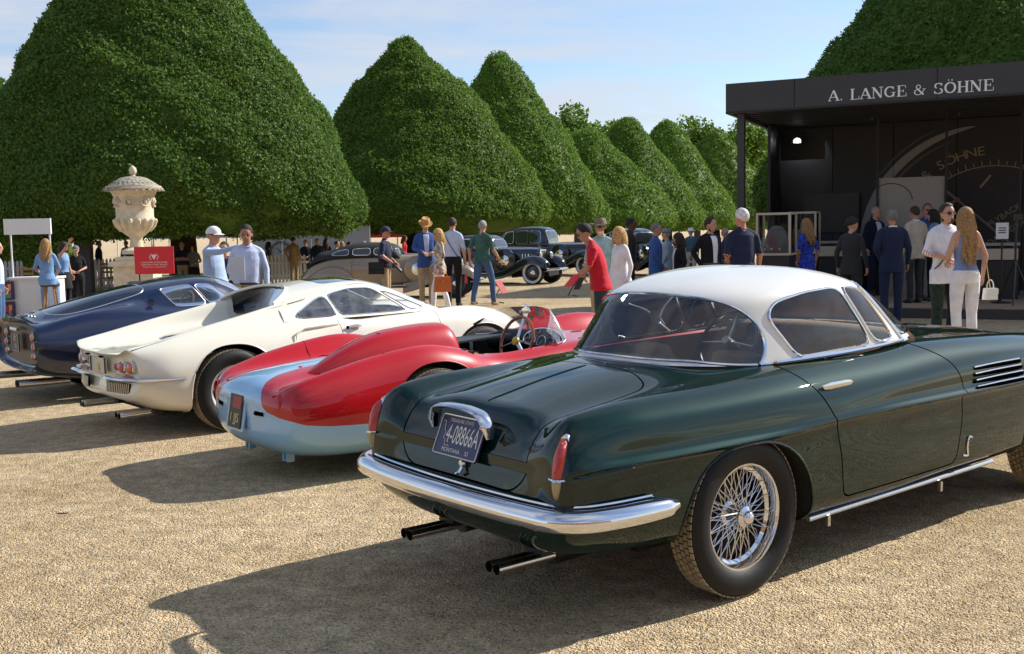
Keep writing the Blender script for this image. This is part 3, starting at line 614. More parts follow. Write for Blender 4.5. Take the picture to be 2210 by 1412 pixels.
    # greenhouse
    H = [base,
         [(.06, 0, 1.13), (.095, .26, 1.13), (.235, .45, 1.13), (.50, .553, 1.13), (.88, .585, 1.14), (1.26, .562, 1.15), (1.46, .445, 1.165), (1.55, .24, 1.17), (1.59, 0, 1.17)],
         [(.185, 0, 1.268), (.215, .25, 1.265), (.33, .42, 1.262), (.58, .512, 1.275), (.86, .532, 1.295), (1.10, .508, 1.29), (1.25, .40, 1.295), (1.33, .21, 1.305), (1.36, 0, 1.31)],
         [(.39, 0, 1.340), (.41, .2, 1.337), (.49, .32, 1.332), (.66, .40, 1.342), (.86, .42, 1.355), (1.02, .39, 1.348), (1.10, .29, 1.348), (1.15, .15, 1.355), (1.17, 0, 1.357)],
         [(.62, 0, 1.374), (.63, .1, 1.373), (.67, .17, 1.372), (.75, .21, 1.376), (.85, .22, 1.38), (.93, .2, 1.378), (.97, .15, 1.375), (.99, .08, 1.376), (1.0, 0, 1.376)],
         [(.80, 0, 1.384), (.80, .01, 1.384), (.805, .015, 1.384), (.81, .02, 1.384), (.82, .02, 1.384), (.83, .015, 1.384), (.835, .01, 1.384), (.84, .005, 1.384), (.84, 0, 1.384)]]
    GG = grid_surface(H, [12, 10, 8, 7, 5], [9, 9, 10, 12, 12, 9, 8, 8], 8)
    roof = grid_mesh(GG, caps=(False, True), flip=True)
    tr = M(); bl2 = bez([(.565, .955), (.56, 1.0), (.535, 1.09), (.475, 1.185), (.40, 1.232), (.20, 1.262), (0, 1.268)], 6)
    pb = np.vstack([bl2, bl2[-2::-1] * np.array([-1, 1])]); pb = np.vstack([pb, [(-.4, .982), (0, .988), (.4, .982)]])
    roof, bk = split(roof, lambda V: np.where(V[:, 0] > .47, .3, sdf_poly(V[:, 1:3], pb)))
    b = obj('rear_window', bk, glass_t, car); obj('chrome_surround', trim(bk, .008), chrome, b)
    def band_win(poly, xr, r, name, gm, tw):
        nonlocal roof
        fs = lambda V: np.where((np.abs(V[:, 1]) < .38), .3, sdf_poly(V[:, [0, 2]], rpoly(poly, r)))
        roof, w = split(roof, fs)
        for sg in (1, -1):
            o = obj(name, part_y(w, sg), gm, car); obj('chrome_surround', trim(part_y(w, sg), tw), chrome, o)
    band_win([(.545, .972), (.415, 1.165), (.47, 1.228), (.68, 1.268), (.925, 1.284), (1.115, .992)], 0, .035, 'side_window', glass_c, .007)
    band_win([(.955, 1.284), (1.125, 1.268), (1.315, 1.005), (1.142, .995)], 0, .02, 'vent_window', glass_c, .007)
    ed = lambda z: 1.185 + (1.262 - z) * .80
    fw = lambda V: np.maximum(np.maximum(ed(V[:, 2]) - V[:, 0], V[:, 2] - 1.285), 1.0 - V[:, 2] + .02)
    roof, ws = split(roof, fw); o = obj('windscreen', ws, glass_c, car); obj('chrome_surround', trim(ws, .009), chrome, o)
    roof, low = split(roof, lambda V: V[:, 2] - np.interp(V[:, 0], [-.1, .42, .9, 1.4, 1.75], [.972, .962, .972, .99, 1.018]))
    obj('roof', roof, white, car); obj('belt_moulding', low, chrome, car)
    bm = M()
    for sg in (1, -1):
        P = [(x, sg * y, z) for x, y, z in ((.40, .592, .962), (.55, .607, .964), (.9, .628, .972), (1.2, .627, .982), (1.40, .612, .992))]
        bm.tube(bez(P, 6), .010, 6)
        obj('windscreen_pillar', M().tube([(1.15, sg * .512, 1.272), (1.28, sg * .565, 1.13), (1.405, sg * .606, .985)], [.012, .013, .014], 8), chrome, car)
    obj('side_moulding', bm, chrome, car)
    # interior
    dash = M(); 
    for k, (x, z, r) in enumerate(((1.50, .955, .10),)): dash.tube([(x - .02, -.56, z), (x + .03, -.3, z + .01), (x + .05, 0, z + .015), (x + .03, .3, z + .01), (x - .02, .56, z)], r, 12, flat=.75)
    obj('dashboard', dash, leather, car)
    obj('gauge', M().lathe([(.001, 0), (.055, .002), (.06, -.01)], 20, 0, 'x', (1.405, .34, .97)), dark_pl, car)
    for sy in (.30, -.30):
        s = M(); s.tube([(.60, sy, .48), (.85, sy, .52), (1.08, sy, .53)], [.19, .22, .2], 14, flat=.36)
        s.tube([(.60, sy, .50), (.56, sy, .68), (.50, sy, .88), (.48, sy, .97)], [.2, .215, .2, .15], 14, flat=.34)
        obj('seat', s, leather, car)
    obj('parcel_shelf', M().box((.16, 0, .925), (.44, .95, .02)), leather, car)
    sw = M(); c0 = np.array([1.18, .35, .93]); ax = np.array([-.86, 0, .50]); e1 = np.array([0, 1, 0]); e2 = np.cross(ax, e1)
    sw.tube([c0 + .195 * (cos(t) * e1 + sin(t) * e2) for t in np.linspace(0, 2 * pi, 40, endpoint=False)], .011, 8, 0, closed=True)
    so = obj('steering_wheel', sw, mat('dark_wood_rim', (.03, .012, .007), .3, coat=.5), car); k = M()
    for t in (0.1, pi - .1, 3 * pi / 2): k.tube([c0 - ax * -.0, c0 + .19 * (cos(t) * e1 + sin(t) * e2)], [.016, .012], 6, flat=.5)
    k.tube([c0 + ax * .03, c0 - ax * .35], .025, 10); obj('spoke', k, alu, so)
    mir = M().tube([(1.17, -.10, 1.22), (1.165, 0, 1.225), (1.17, .10, 1.22)], .028, 8, flat=1.0); mir.tube([(1.17, 0, 1.22), (1.25, 0, 1.29)], .006, 6); obj('interior_mirror', mir, dark_pl, car)
    # lamps
    for sg in (1, -1):
        o0 = np.array([-.925, sg * .645, .685]); ax = np.array([-.93, sg * .37, 0]); ax = ax / np.linalg.norm(ax); ey = np.array([.16, 0, 1.0]); ey = ey / np.linalg.norm(ey); ex = np.cross(ey, ax)
        ol = []
        for t in np.linspace(0, 2 * pi, 40, endpoint=False):
            yy = .120 * sin(t); wd = .029 * (1 - .22 * (-sin(t) if sin(t) < 0 else -.1)); ol.append((wd * np.sign(cos(t)) * abs(cos(t))**.8, yy))
        ol = np.array(ol); P3 = lambda s, d, o_=o0: [tuple(o_ + ex * a * s + ey * (b * s) + ax * d) for a, b in ol]
        bz = M(); n = 40; V = P3(1.10, -.09) + P3(1.12, .022) + P3(1.07, .034) + P3(.97, .030)
        bz.add(V, [(r * n + i, r * n + (i + 1) % n, (r + 1) * n + (i + 1) % n, (r + 1) * n + i) for r in range(3) for i in range(n)]); 
        lm = obj('tail_lamp', bz, chrome, car)
        ln = M(); V = P3(.98, .030) + P3(.93, .052) + P3(.75, .070) + P3(.45, .080) + P3(.05, .083)
        ln.add(V, [(r * n + i, r * n + (i + 1) % n, (r + 1) * n + (i + 1) % n, (r + 1) * n + i) for r in range(4) for i in range(n)])
        zcut = lambda V: V[:, 2] - .655
        up_, lo_ = split(ln, zcut)
        obj('red_lens', up_, red_lens, lm); obj('clear_lens', lo_, amber_lens, lm)
        obj('divider', M().tube([tuple(o0 + ex * a + ey * -.031 + ax * d) for a, d in ((-.038, .05), (-.02, .078), (0, .086), (.02, .078), (.038, .05))], .006, 6), chrome, lm)
    # bumper
    bp = [(-.50, .815, .505), (-.62, .815, .505), (-.80, .80, .505), (-.93, .765, .505), (-1.01, .69, .505), (-1.04, .55, .505), (-1.062, .28, .505), (-1.07, 0, .505)]
    bp = bez(bp + [(x, -y, z) for x, y, z in bp[-2::-1]], 6); k = len(bp)
    tp = np.interp(np.arange(k), [0, 3, 8, k - 9, k - 4, k - 1], [.45, .9, 1, 1, .9, .45])
    prof = [(-.040, .030), (-.018, .044), (.010, .047), (.030, .036), (.044, .014), (.047, -.010), (.042, -.030), (.030, -.044), (.008, -.049), (-.020, -.044), (-.040, -.030)]
    T = np.gradient(bp, axis=0); T /= np.linalg.norm(T, axis=1)[:, None]; nrm = np.cross(T, [0, 0, 1.])
    if nrm[k // 2][0] > 0: nrm = -nrm
    V = [tuple(bp[i] + nrm[i] * a * tp[i] + np.array([0, 0, b * tp[i]])) for i in range(k) for a, b in [(q0, q1 * .9) for q0, q1 in prof]]; n = len(prof)
    F = [(i * n + j, i * n + (j + 1) % n, (i + 1) * n + (j + 1) % n, (i + 1) * n + j) for i in range(k - 1) for j in range(n)] + [tuple(range(n)), tuple(range((k - 1) * n, k * n))[::-1]]
    obj('rear_bumper', M().add(V, F), chrome, car, angle=70)
    t2 = bp - nrm * .040 + np.array([0, 0, .043]); obj('bumper_moulding', M().tube(t2[5:-5], .007, 6), chrome, car)
    for sg in (1, -1): obj('bumper_bracket', M().box((-.98, sg * .33, .49), (.14, .04, .03)), under, car)
    # plate and lamp hood
    pe = np.array([0, -1., 0]); pu = np.array([-.30, 0, .954]) * -1; pu = np.array([.40, 0, .917]); pn = np.cross(pe, pu); po = np.array([-.952, 0, .715])
    hw, hh = .160, .092
    m = M(); cor = rpoly([(-hw, -hh), (hw, -hh), (hw, hh), (-hw, hh)], .015); n = len(cor)
    m.add([(a, b, 0) for a, b in cor] + [(a, b, .006) for a, b in cor], [tuple(range(n))[::-1], tuple(range(n, 2 * n))] + [(i, (i + 1) % n, n + (i + 1) % n, n + i) for i in range(n)])
    lp = obj('license_plate', place(m, po, pe, pu, pn), mat('plate_blue', (.028, .035, .12), .4), car, label='dark blue licence plate with white lettering under a chrome hood')
    let = M()
    def tx(s, size, x, y, w_=1.): let.merge(place(text_mesh(s, size, width=w_), po + pe * x + pu * y + pn * .0075, pe, pu, pn))
    tx('4-08866A', .115, .022, .002, .50); tx('TREASURE STATE', .022, -.01, .065); tx('MONTANA  .  53', .026, .0, -.064)
    fr = [tuple(po + pe * a + pu * b + pn * .008) for a, b in rpoly([(-hw + .006, -hh + .006), (hw - .006, -hh + .006), (hw - .006, hh - .006), (-hw + .006, hh - .006)], .012)]; let.tube(fr, .0028, 4, closed=True)
    ou = [(-.135, .055), (-.12, .058), (-.112, .02), (-.098, .01), (-.105, -.015), (-.09, -.022), (-.085, -.048), (-.06, -.044), (-.05, -.05)]
    let.tube([tuple(po + pe * a + pu * b + pn * .008) for a, b in ou], .0016, 4)
    obj('lettering', let, white_p, lp)
    obj('month_sticker', place(M().box((0, 0, 0), (.03, .02, .001)), po + pe * .135 + pu * .06 + pn * .0085, pe, pu, pn), mat('sticker', (.6, .6, .55), .5), lp)
    hd = [(-.945, .200, .735), (-.950, .194, .785), (-.955, .160, .828), (-.958, .085, .846), (-.96, 0, .850)]; hd = bez(hd + [(x, -y, z) for x, y, z in hd[-2::-1]], 5)
    k = len(hd); V = []; n = 10
    T = np.gradient(hd, axis=0); T /= np.linalg.norm(T, axis=1)[:, None]
    for i in range(k):
        up_ = np.cross(T[i], [1., 0, 0]); up_ /= np.linalg.norm(up_); up_ *= (1 if up_[2] > 0 or abs(up_[2]) < .3 else -1)
        e = min(1, .55 + .45 * min(i, k - 1 - i) / 5)
        for j in range(n): t = 2 * pi * j / n; V.append(tuple(hd[i] + np.array([1., 0, 0]) * .036 * e * cos(t) + up_ * .013 * e * sin(t)))
    obj('plate_lamp_hood', M().add(V, [(i * n + j, i * n + (j + 1) % n, (i + 1) * n + (j + 1) % n, (i + 1) * n + j) for i in range(k - 1) for j in range(n)] + [tuple(range(n)), tuple(range((k - 1) * n, k * n))[::-1]]), chrome, lid_o)
    lk = M().lathe([(.018, 0), (.02, .012), (.014, .02), (.001, .022)], 14, 0, 'x', (0, 0, 0)); lk.xf(lambda x, y, z: (-.955 - x, y - .03, .612 + z)); lk.tube([(-.965, -.03, .60), (-.985, -.03, .575), (-.985, -.01, .565)], .007, 6); obj('lid_lock', lk, chrome, lid_o)
    # exhausts
    for y in (.34, -.30):
        e = M()
        for d in (.026, -.026):
            e.tube([(-1.02, y + d, .235), (-.6, y + d, .235), (-.2, y + d, .25)], .021, 14, 0, cap=False); e.tube([(-1.018, y + d, .235), (-.6, y + d, .235)], .017, 14, 1, cap=False); e.tube([(-1.0201, y + d, .235), (-1.008, y + d, .235)], .0225, 14, 0, cap=False)
        e.box((-.78, y, .262), (.05, .11, .025), 1); e.tube([(-.78, y, .26), (-.78, y, .36)], .022, 8, 1); e.tube([(-.72, y, .24), (-.3, y, .25)], .055, 12, 1)
        obj('exhaust_pipe', e, [mat('exhaust_chrome', (.60, .58, .56), .12, 1), black], car)
    # side trim
    for sg in (1, -1):
        st = M().tube([(.42, sg * .757, .262), (2.05, sg * .757, .284)], .013, 8)
        for x in (.56, 1.52): st.box((x, sg * .764, .232), (.02, .015, .05))
        obj('sill_moulding', st, alu, car)
        vn = M(); obj('vent_recess', M().box((2.06, sg * .775, .775), (.50, .03, .13)), gap_m, car) if 0 else None
        for i in range(4):
            z = .728 + .033 * i; yb = float(np.interp(z, [.70, .868], [.806, .76])) + .004
            obj('vent_bar', M().tube([(1.80 + .004 * i, sg * yb, z - .002), (2.05, sg * (yb + .001), z), (2.30 - .004 * i, sg * yb, z)], [.004, .0065, .0065], 6), chrome, car)
            obj('vent_slot', M().tube([(1.80 + .004 * i, sg * (yb - .004), z - .013), (2.05, sg * (yb - .003), z - .012), (2.30, sg * (yb - .004), z - .012)], [.008, .013, .013], 6), gap_m, car)
        bd = M().tube(bez([(1.70, sg * .782, .372), (1.745, sg * .784, .366), (1.735, sg * .788, .41), (1.745, sg * .791, .46), (1.775, sg * .791, .458)], 5), .006, 6); obj('badge', bd, chrome, car)
    for x in (0, 2.8):
        for sg in (1, -1): wheel('wheel', 'wire', .347, .226, .165, car, (x, sg * .69, .347), sg > 0)
        obj('axle', M().tube([(x, -.6, .33), (x, .6, .33)], .05, 8), under, car)
    obj('underbody', M().box((1.3, 0, .25), (3.4, 1.0, .06)), under, car)
    return car
green_car()
def shell(R, uc, vc, smooth=10, keep=None):
    return grid_mesh(grid_surface(R, uc, vc, smooth, keep))
def sect(x, pts, dx=None): return [(x + (dx[i] if dx else 0), y, z) for i, (y, z) in enumerate(pts)]
def cut_wheels(car, body, arches, paint):
    for a in arches:
        body, _ = split(body, arch_sdf(*a)); w = well(car, body)
        for sg in (1, -1): obj('wheel_well', part_y(w, sg), under, car)
        for P, cl in cutloops(body): obj('wheel_arch_lip', M().tube(resample(P, .025), .005, 5), paint, car)
    return body
def disc_lamp(car, o, n, r, m, name='tail_lamp', bez_m=None):
    n = np.array(n, float); n /= np.linalg.norm(n); e1 = np.cross([0, 0, 1.], n); e1 /= np.linalg.norm(e1); e2 = np.cross(n, e1)
    b = M(); b.lathe([(r * 1.12, -.03), (r * 1.16, .012), (r * 1.02, .018), (r, .010)], 18); l = M().lathe([(r, .008), (r * .85, .022), (r * .4, .030), (.001, .032)], 18)
    lo = obj(name, place(b, o, e1, e2, n), bez_m or chrome, car); obj('lens', place(l, o, e1, e2, n), m, lo); return lo
# ================================================================ white mid-engined coupe
def white_car():
    car = empty('sports_car', (-2.76, 9.165, 0), .70, 'ivory white low sports coupe with flying buttress tail and wide tyres', 'car', 'classic cars parked on the gravel')
    P = mat('ivory_paint', (.80, .765, .64), .30, 0, .9)
    R = [sect(-.785, [(0, .57), (.2, .57), (.36, .565), (.45, .56), (.49, .555), (.51, .54), (.51, .53), (.48, .52), (.3, .51), (0, .50)]),
         sect(-.79, [(0, .648), (.24, .648), (.45, .660), (.548, .685), (.598, .645), (.632, .55), (.640, .49), (.63, .475), (.55, .47), (0, .465)], [0, 0, .01, .035, .05, .06, .06, .05, .03, 0]),
         sect(-.85, [(0, .665), (.25, .666), (.47, .680), (.572, .714), (.625, .668), (.66, .56), (.668, .48), (.645, .40), (.57, .345), (0, .325)], [0, .005, .02, .045, .08, .10, .11, .10, .07, .04]),
         sect(-.80, [(0, .670), (.25, .671), (.47, .686), (.570, .728), (.645, .675), (.69, .57), (.702, .47), (.685, .385), (.60, .315), (0, .29)], [0, 0, .01, .03, .06, .08, .09, .09, .08, .06]),
         sect(-.55, [(0, .70), (.25, .70), (.47, .705), (.566, .772), (.70, .708), (.765, .585), (.78, .47), (.765, .36), (.70, .25), (0, .22)]),
         sect(-.2, [(0, .735), (.25, .735), (.46, .742), (.552, .850), (.71, .775), (.795, .62), (.808, .48), (.795, .35), (.74, .20), (0, .18)]),
         sect(.2, [(0, .77), (.25, .77), (.45, .78), (.535, .932), (.705, .83), (.805, .64), (.815, .48), (.80, .34), (.75, .18), (0, .16)]),
         sect(.5, [(0, .79), (.25, .79), (.44, .80), (.520, .998), (.690, .862), (.797, .65), (.805, .48), (.79, .33), (.74, .18), (0, .16)]),
         sect(.8, [(0, .81), (.25, .81), (.44, .82), (.503, 1.062), (.690, .870), (.79, .65), (.80, .48), (.785, .33), (.74, .18), (0, .16)]),
         sect(1.1, [(0, .82), (.25, .82), (.45, .83), (.63, .855), (.73, .805), (.785, .64), (.795, .48), (.78, .33), (.73, .18), (0, .16)]),
         sect(1.6, [(0, .83), (.25, .83), (.45, .835), (.62, .852), (.725, .80), (.785, .64), (.795, .48), (.78, .33), (.73, .18), (0, .16)]),
         sect(2.1, [(0, .845), (.25, .845), (.43, .845), (.62, .862), (.735, .80), (.79, .63), (.80, .48), (.785, .33), (.73, .18), (0, .16)]),
         sect(2.55, [(0, .79), (.25, .785), (.42, .79), (.61, .872), (.735, .78), (.79, .61), (.80, .47), (.785, .33), (.72, .18), (0, .16)]),
         sect(2.95, [(0, .70), (.25, .70), (.42, .71), (.59, .79), (.71, .70), (.76, .57), (.76, .46), (.74, .34), (.66, .22), (0, .2)]),
         sect(3.25, [(0, .61), (.25, .61), (.40, .61), (.53, .63), (.62, .58), (.66, .5), (.66, .43), (.62, .35), (.5, .28), (0, .26)]),
         sect(3.38, [(0, .50), (.2, .50), (.3, .5), (.4, .5), (.44, .48), (.46, .46), (.46, .44), (.42, .42), (.3, .4), (0, .4)])]
    def kp(G_): w_ = np.ones(G_.shape[:2]); w_[:13] = .12; return w_
    body = shell(R, [5, 4, 3, 8, 10, 12, 10, 9, 9, 14, 14, 14, 11, 8, 5], [6, 6, 6, 8, 6, 5, 5, 6, 6], 3, kp)
    body = cut_wheels(car, body, [(0, .34, .375, .375), (2.6, .33, .38, .375)], P)
    pl = rpoly([(.72, .55), (.72, -.55), (2.15, -.55), (2.15, .55)], .1)
    body, _ = split(body, lambda V: np.where(V[:, 0] > 1.3, .3, np.maximum(.60 - V[:, 0], np.interp(V[:, 0], [.5, 1.2], [.862, .856]) - V[:, 2])))
    body, _ = split(body, lambda V: np.where(V[:, 2] < .75, .3, sdf_poly(V[:, :2], pl)))
    fd = lambda V: np.where(np.abs(V[:, 1]) < .58, .5, sdf_poly(V[:, [0, 2]], rpoly([(.98, .95), (1.02, .80), (1.08, .27), (2.02, .27), (2.10, .60), (2.08, .95)], .06)))
    body, doors = split(body, fd); band, doors = split(doors, lambda V: fd(V) + .005)
    for sg in (1, -1):
        d = obj('door', part_y(doors, sg), P, car); obj('panel_gap', part_y(band, sg), gap_m, car)
        obj('handle', M().tube([(1.09, sg * .765, .775), (1.16, sg * .772, .778), (1.22, sg * .765, .776)], [.008, .016, .008], 8), chrome, d)
        obj('door_lock', M().lathe([(.014, 0), (.014, .01), (.001, .012)], 10, 0, 'y', (1.08, sg * .765 - .006, .77)), gap_m, d)
    # side skin: sail, cant rail and pillar
    ridge = np.array([(.50, .519, .999), (.75, .506, 1.052), (.95, .495, 1.092), (1.2, .48, 1.125), (1.5, .475, 1.122), (1.75, .495, 1.055), (2.0, .525, .945), (2.2, .55, .872)])
    base = np.array([(.50, .700, .855), (.80, .690, .852), (1.0, .682, .850), (1.25, .678, .850), (1.55, .672, .850), (1.85, .658, .855), (2.05, .625, .858), (2.22, .565, .862)])
    mid = (ridge * .45 + base * .55); mid[:, 1] += [.020, .018, .015, .012, .012, .012, .012, .006]; mid[:2, 2] += .012
    side = grid_surface(np.stack([base, mid, ridge], 1), [6, 6, 7, 7, 7, 7, 5], [10, 10], 2, symv=False)
    cen = np.array([(.80, 0, 1.130), (1.18, 0, 1.178), (1.55, 0, 1.165), (1.83, 0, 1.082), (2.12, 0, .975), (2.40, 0, .885)]); rd = ridge[2:].copy(); rd[0] = ridge[0]
    m1 = rd * .5 + cen * .5; m1[:, 2] += [.0, .014, .012, .012, .010, .006]; m1[:, 0] += .02
    e1 = rd * .85 + cen * .15; e1[0] = (.60, .475, 1.052); m1[0] = (.755, .26, 1.118); e1[:, 2] += [.0, .012, .012, .010, .007, .003]
    top = grid_surface(np.stack([rd, e1, m1, cen], 1), [10, 10, 9, 9, 9], [4, 8, 8], 2, symv=False)
    tm = grid_mesh(top, mirror=False)
    tm.add([(x, -y, z) for x, y, z in tm.V], [f[::-1] for f in tm.F])
    fr = lambda V: sdf_poly(V[:, :2], rpoly([(1.05, -.37), (1.46, -.36), (1.46, .36), (1.05, .37)], .08))
    tm, rg = split(tm, fr); r_ = obj('roof_panel', rg, mat('dark_roof_glass', (.01, .012, .02), .05, coat=1), car)
    fs = lambda V: np.maximum(1.66 - .12 * (1 - (V[:, 1] / .5)**2) * -1 - V[:, 0] - .05, np.abs(V[:, 1]) - (.452 + .06 * (V[:, 0] - 1.6)))
    tm, ws = split(tm, lambda V: np.maximum(fs(V), .905 - V[:, 2])); o = obj('windscreen', ws, glass_w, car); obj('chrome_surround', trim(ws, .006), chrome, o)
    obj('roof', tm, P, car)
    wq = rpoly([(.60, .872), (.63, .91), (.93, 1.045), (.985, 1.04), (1.035, .872)], .02); wdn = rpoly([(1.005, 1.055), (1.25, 1.098), (1.48, 1.095), (1.50, 1.085), (1.80, .872), (1.075, .872)], .02); wv = rpoly([(1.545, 1.078), (1.70, 1.03), (2.02, .885), (1.84, .875)], .015)
    for sg in (1, -1):
        s_ = grid_mesh(side * np.array([1, sg, 1]), mirror=False, flip=sg < 0)
        for nm, pg in (('quarter_window', wq), ('door_window', wdn), ('front_quarter_window', wv)):
            s_, w = split(s_, lambda V: sdf_poly(V[:, [0, 2]], pg)); o = obj(nm, w, glass_w, car); obj('chrome_surround', trim(w, .0055), chrome, o)
        obj('buttress', s_, P, car)
        obj('panel_seam', M().tube([(-.78, sg * .605, .712), (-.55, sg * .612, .762), (-.2, sg * .602, .838), (.2, sg * .588, .915), (.5, sg * .575, .975), (.78, sg * .560, 1.03)], .003, 5), gap_m, car)
        obj('side_scoop', M().tube([(.56, sg * .790, .70), (.575, sg * .775, .755), (.66, sg * .752, .793), (.85, sg * .745, .803), (1.02, sg * .738, .808)], [.004, .009, .010, .007, .003], 6), P, car)
    # rear screen and engine cover
    t0 = top[0][::2]; q = len(t0); rw = M(); V = []; b0 = [(.56 + .06 * (i / (q - 1)), .445 * (1 - i / (q - 1)), .80) for i in range(q)]
    full = [tuple(p + np.array([.01, 0, -.012])) for p in t0] ; 
    for rows in (0, .33, .66, 1):
        for i in range(q): a = np.array(full[i]); b = np.array(b0[i]); V.append(tuple(a * (1 - rows) + b * rows))
    F = [(r * q + i, r * q + i + 1, (r + 1) * q + i + 1, (r + 1) * q + i) for r in range(3) for i in range(q - 1)]
    rw.add(V, F); rw.add([(x, -y, z) for x, y, z in V], [f[::-1] for f in F]); obj('rear_window', rw, glass_r, car)
    tdp = [(t0[i] + np.array([-.004, 0, .004])) for i in range(q)]; hoop = [tuple(p) for p in tdp] + [(x, -y, z) for x, y, z in tdp[-2::-1]]; obj('roof_hoop', M().tube(resample(np.array(hoop), .04),  .014, 8), P, car)
    ec = [(.60, 0), (.58, .26), (.3, .36), (.05, .32), (-.22, .18), (-.30, 0)]; n = 24; ol = crom([(x, y) for x, y in ec], 5); ol = np.vstack([ol, ol[-2:0:-1] * np.array([1, -1])]); k = len(ol)
    zt = lambda x: np.interp(x, [-.85, -.55, -.2, .2, .6], [.667, .70, .735, .77, .80])
    e = M(); e.add([(x, y, zt(x) + .003) for x, y in ol] + [(.1 + (x - .1) * .9, y * .88, zt(x) + .020) for x, y in ol], [(i, (i + 1) % k, k + (i + 1) % k, k + i) for i in range(k)] + [tuple(range(k, 2 * k))]); obj('engine_cover', e, mat('smoked_cover', (.015, .02, .03), .06, coat=1), car)
    body_o = obj('body', body, P, car)
    # tail details
    for sg in (1, -1):
        for y, x, r, m_ in ((.565, -.755, .044, orange_lens), (.470, -.785, .042, red_lens), (.395, -.80, .024, red_lens)):
            disc_lamp(car, (x - .012, sg * y, .575), (-1, sg * .18, 0), r, m_)
        obj('reflector', M().box((-.775, sg * .50, .487), (.012, .17, .026)), red_lens, car)
        g = M().box((-.838, sg * .38, .405), (.012, .34, .085)); g.xf(lambda x, y, z: (x + .30 * max(0, abs(y) - .2)**1.5, y, z)); gr = obj('grille', g, gap_m, car)
        for i in range(13):
            y = sg * .38 - .155 + .026 * i; sl = M().tube([(-.846 + .30 * max(0, abs(y) - .2)**1.5, y + .012, .366), (-.846 + .30 * max(0, abs(y) - .2)**1.5, y - .012, .446)], .0042, 5); obj('slat', sl, P, gr)
        b_ = bez([(-.84, sg * .12, .478), (-.865, sg * .35, .482), (-.835, sg * .60, .485), (-.73, sg * .725, .484), (-.42, sg * .805, .48)], 5); obj('bumper', M().tube(b_, np.interp(np.arange(len(b_)), [0, 3, 14, len(b_) - 1], [.008, .024, .024, .008]), 10, flat=.75), chrome, car)
        e_ = M()
        for d in (.032, -.032):
            e_.tube([(-.84, sg * .42 + d, .19), (-.35, sg * .40 + d, .19)], .026, 14, 0, cap=False); e_.tube([(-.838, sg * .42 + d, .19), (-.5, sg * .41 + d, .19)], .021, 12, 1, cap=False)
        e_.box((-.45, sg * .40, .22), (.25, .2, .09), 1); obj('exhaust_pipe', e_, [chrome, black], car)
        obj('deck_slot', M().box((-.862, sg * .16 - .02, .643), (.02, .06, .012)), gap_m, car)
    pb = obj('plate_holder', M().box((-.822, 0, .56), (.012, .34, .12)), mat('pale_plate', (.55, .53, .46), .35), car); obj('emblem', M().box((-.83, -.01, .545), (.006, .035, .06)), mat('yellow_emblem', (.65, .42, .03), .4), pb)
    for sg in (1, -1): obj('plate_post', M().tube([(-.833, sg * .165, .50), (-.833, sg * .165, .625)], .005, 6), dark_pl, pb)
    sc = M(); sc.merge(place(text_mesh('Dino', .075), (-.70, 0, .690), (0, -1, 0), (.99, 0, .1))); obj('lettering', sc, dark_pl, body_o)
    # cabin
    obj('floor_pan', M().box((1.3, 0, .40), (1.75, 1.1, .02)), carpet, car); obj('bulkhead', M().box((.50, 0, .6), (.03, 1.06, .4)), carpet, car); obj('cabin_side', M().box((1.3, .555, .62), (1.7, .01, .44)), carpet, car); obj('cabin_side', M().box((1.3, -.555, .62), (1.7, .01, .44)), carpet, car)
    for y in (.3, -.3):
        s = M(); s.tube([(.85, y, .45), (1.1, y, .46), (1.35, y, .47)], [.2, .22, .2], 12, flat=.35); s.tube([(.86, y, .48), (.78, y, .70), (.70, y, .95)], [.2, .21, .14], 12, flat=.35); obj('seat', s, mat('blue_grey_cloth', (.05, .07, .11), .8), car)
    obj('dashboard', M().tube([(1.95, -.5, .78), (2.0, 0, .80), (1.95, .5, .78)], .09, 10), dark_pl, car)
    sw = M().tube([(1.68 + .07 * sin(t), .3 + .18 * cos(t), .80 + .16 * sin(t)) for t in np.linspace(0, 2 * pi, 30, endpoint=False)], .010, 6, closed=True); obj('steering_wheel', sw, dark_pl, car)
    for x, w_ in ((0, .205), (2.6, .18)):
        for sg in (1, -1): wheel('wheel', 'star', .335, .205, w_, car, (x, sg * .70, .335), sg > 0, nblk=70)
        obj('axle', M().tube([(x, -.6, .33), (x, .6, .33)], .05, 8), under, car)
    obj('underbody', M().box((1.1, 0, .2), (3.2, 1.0, .08)), under, car)
white_car()
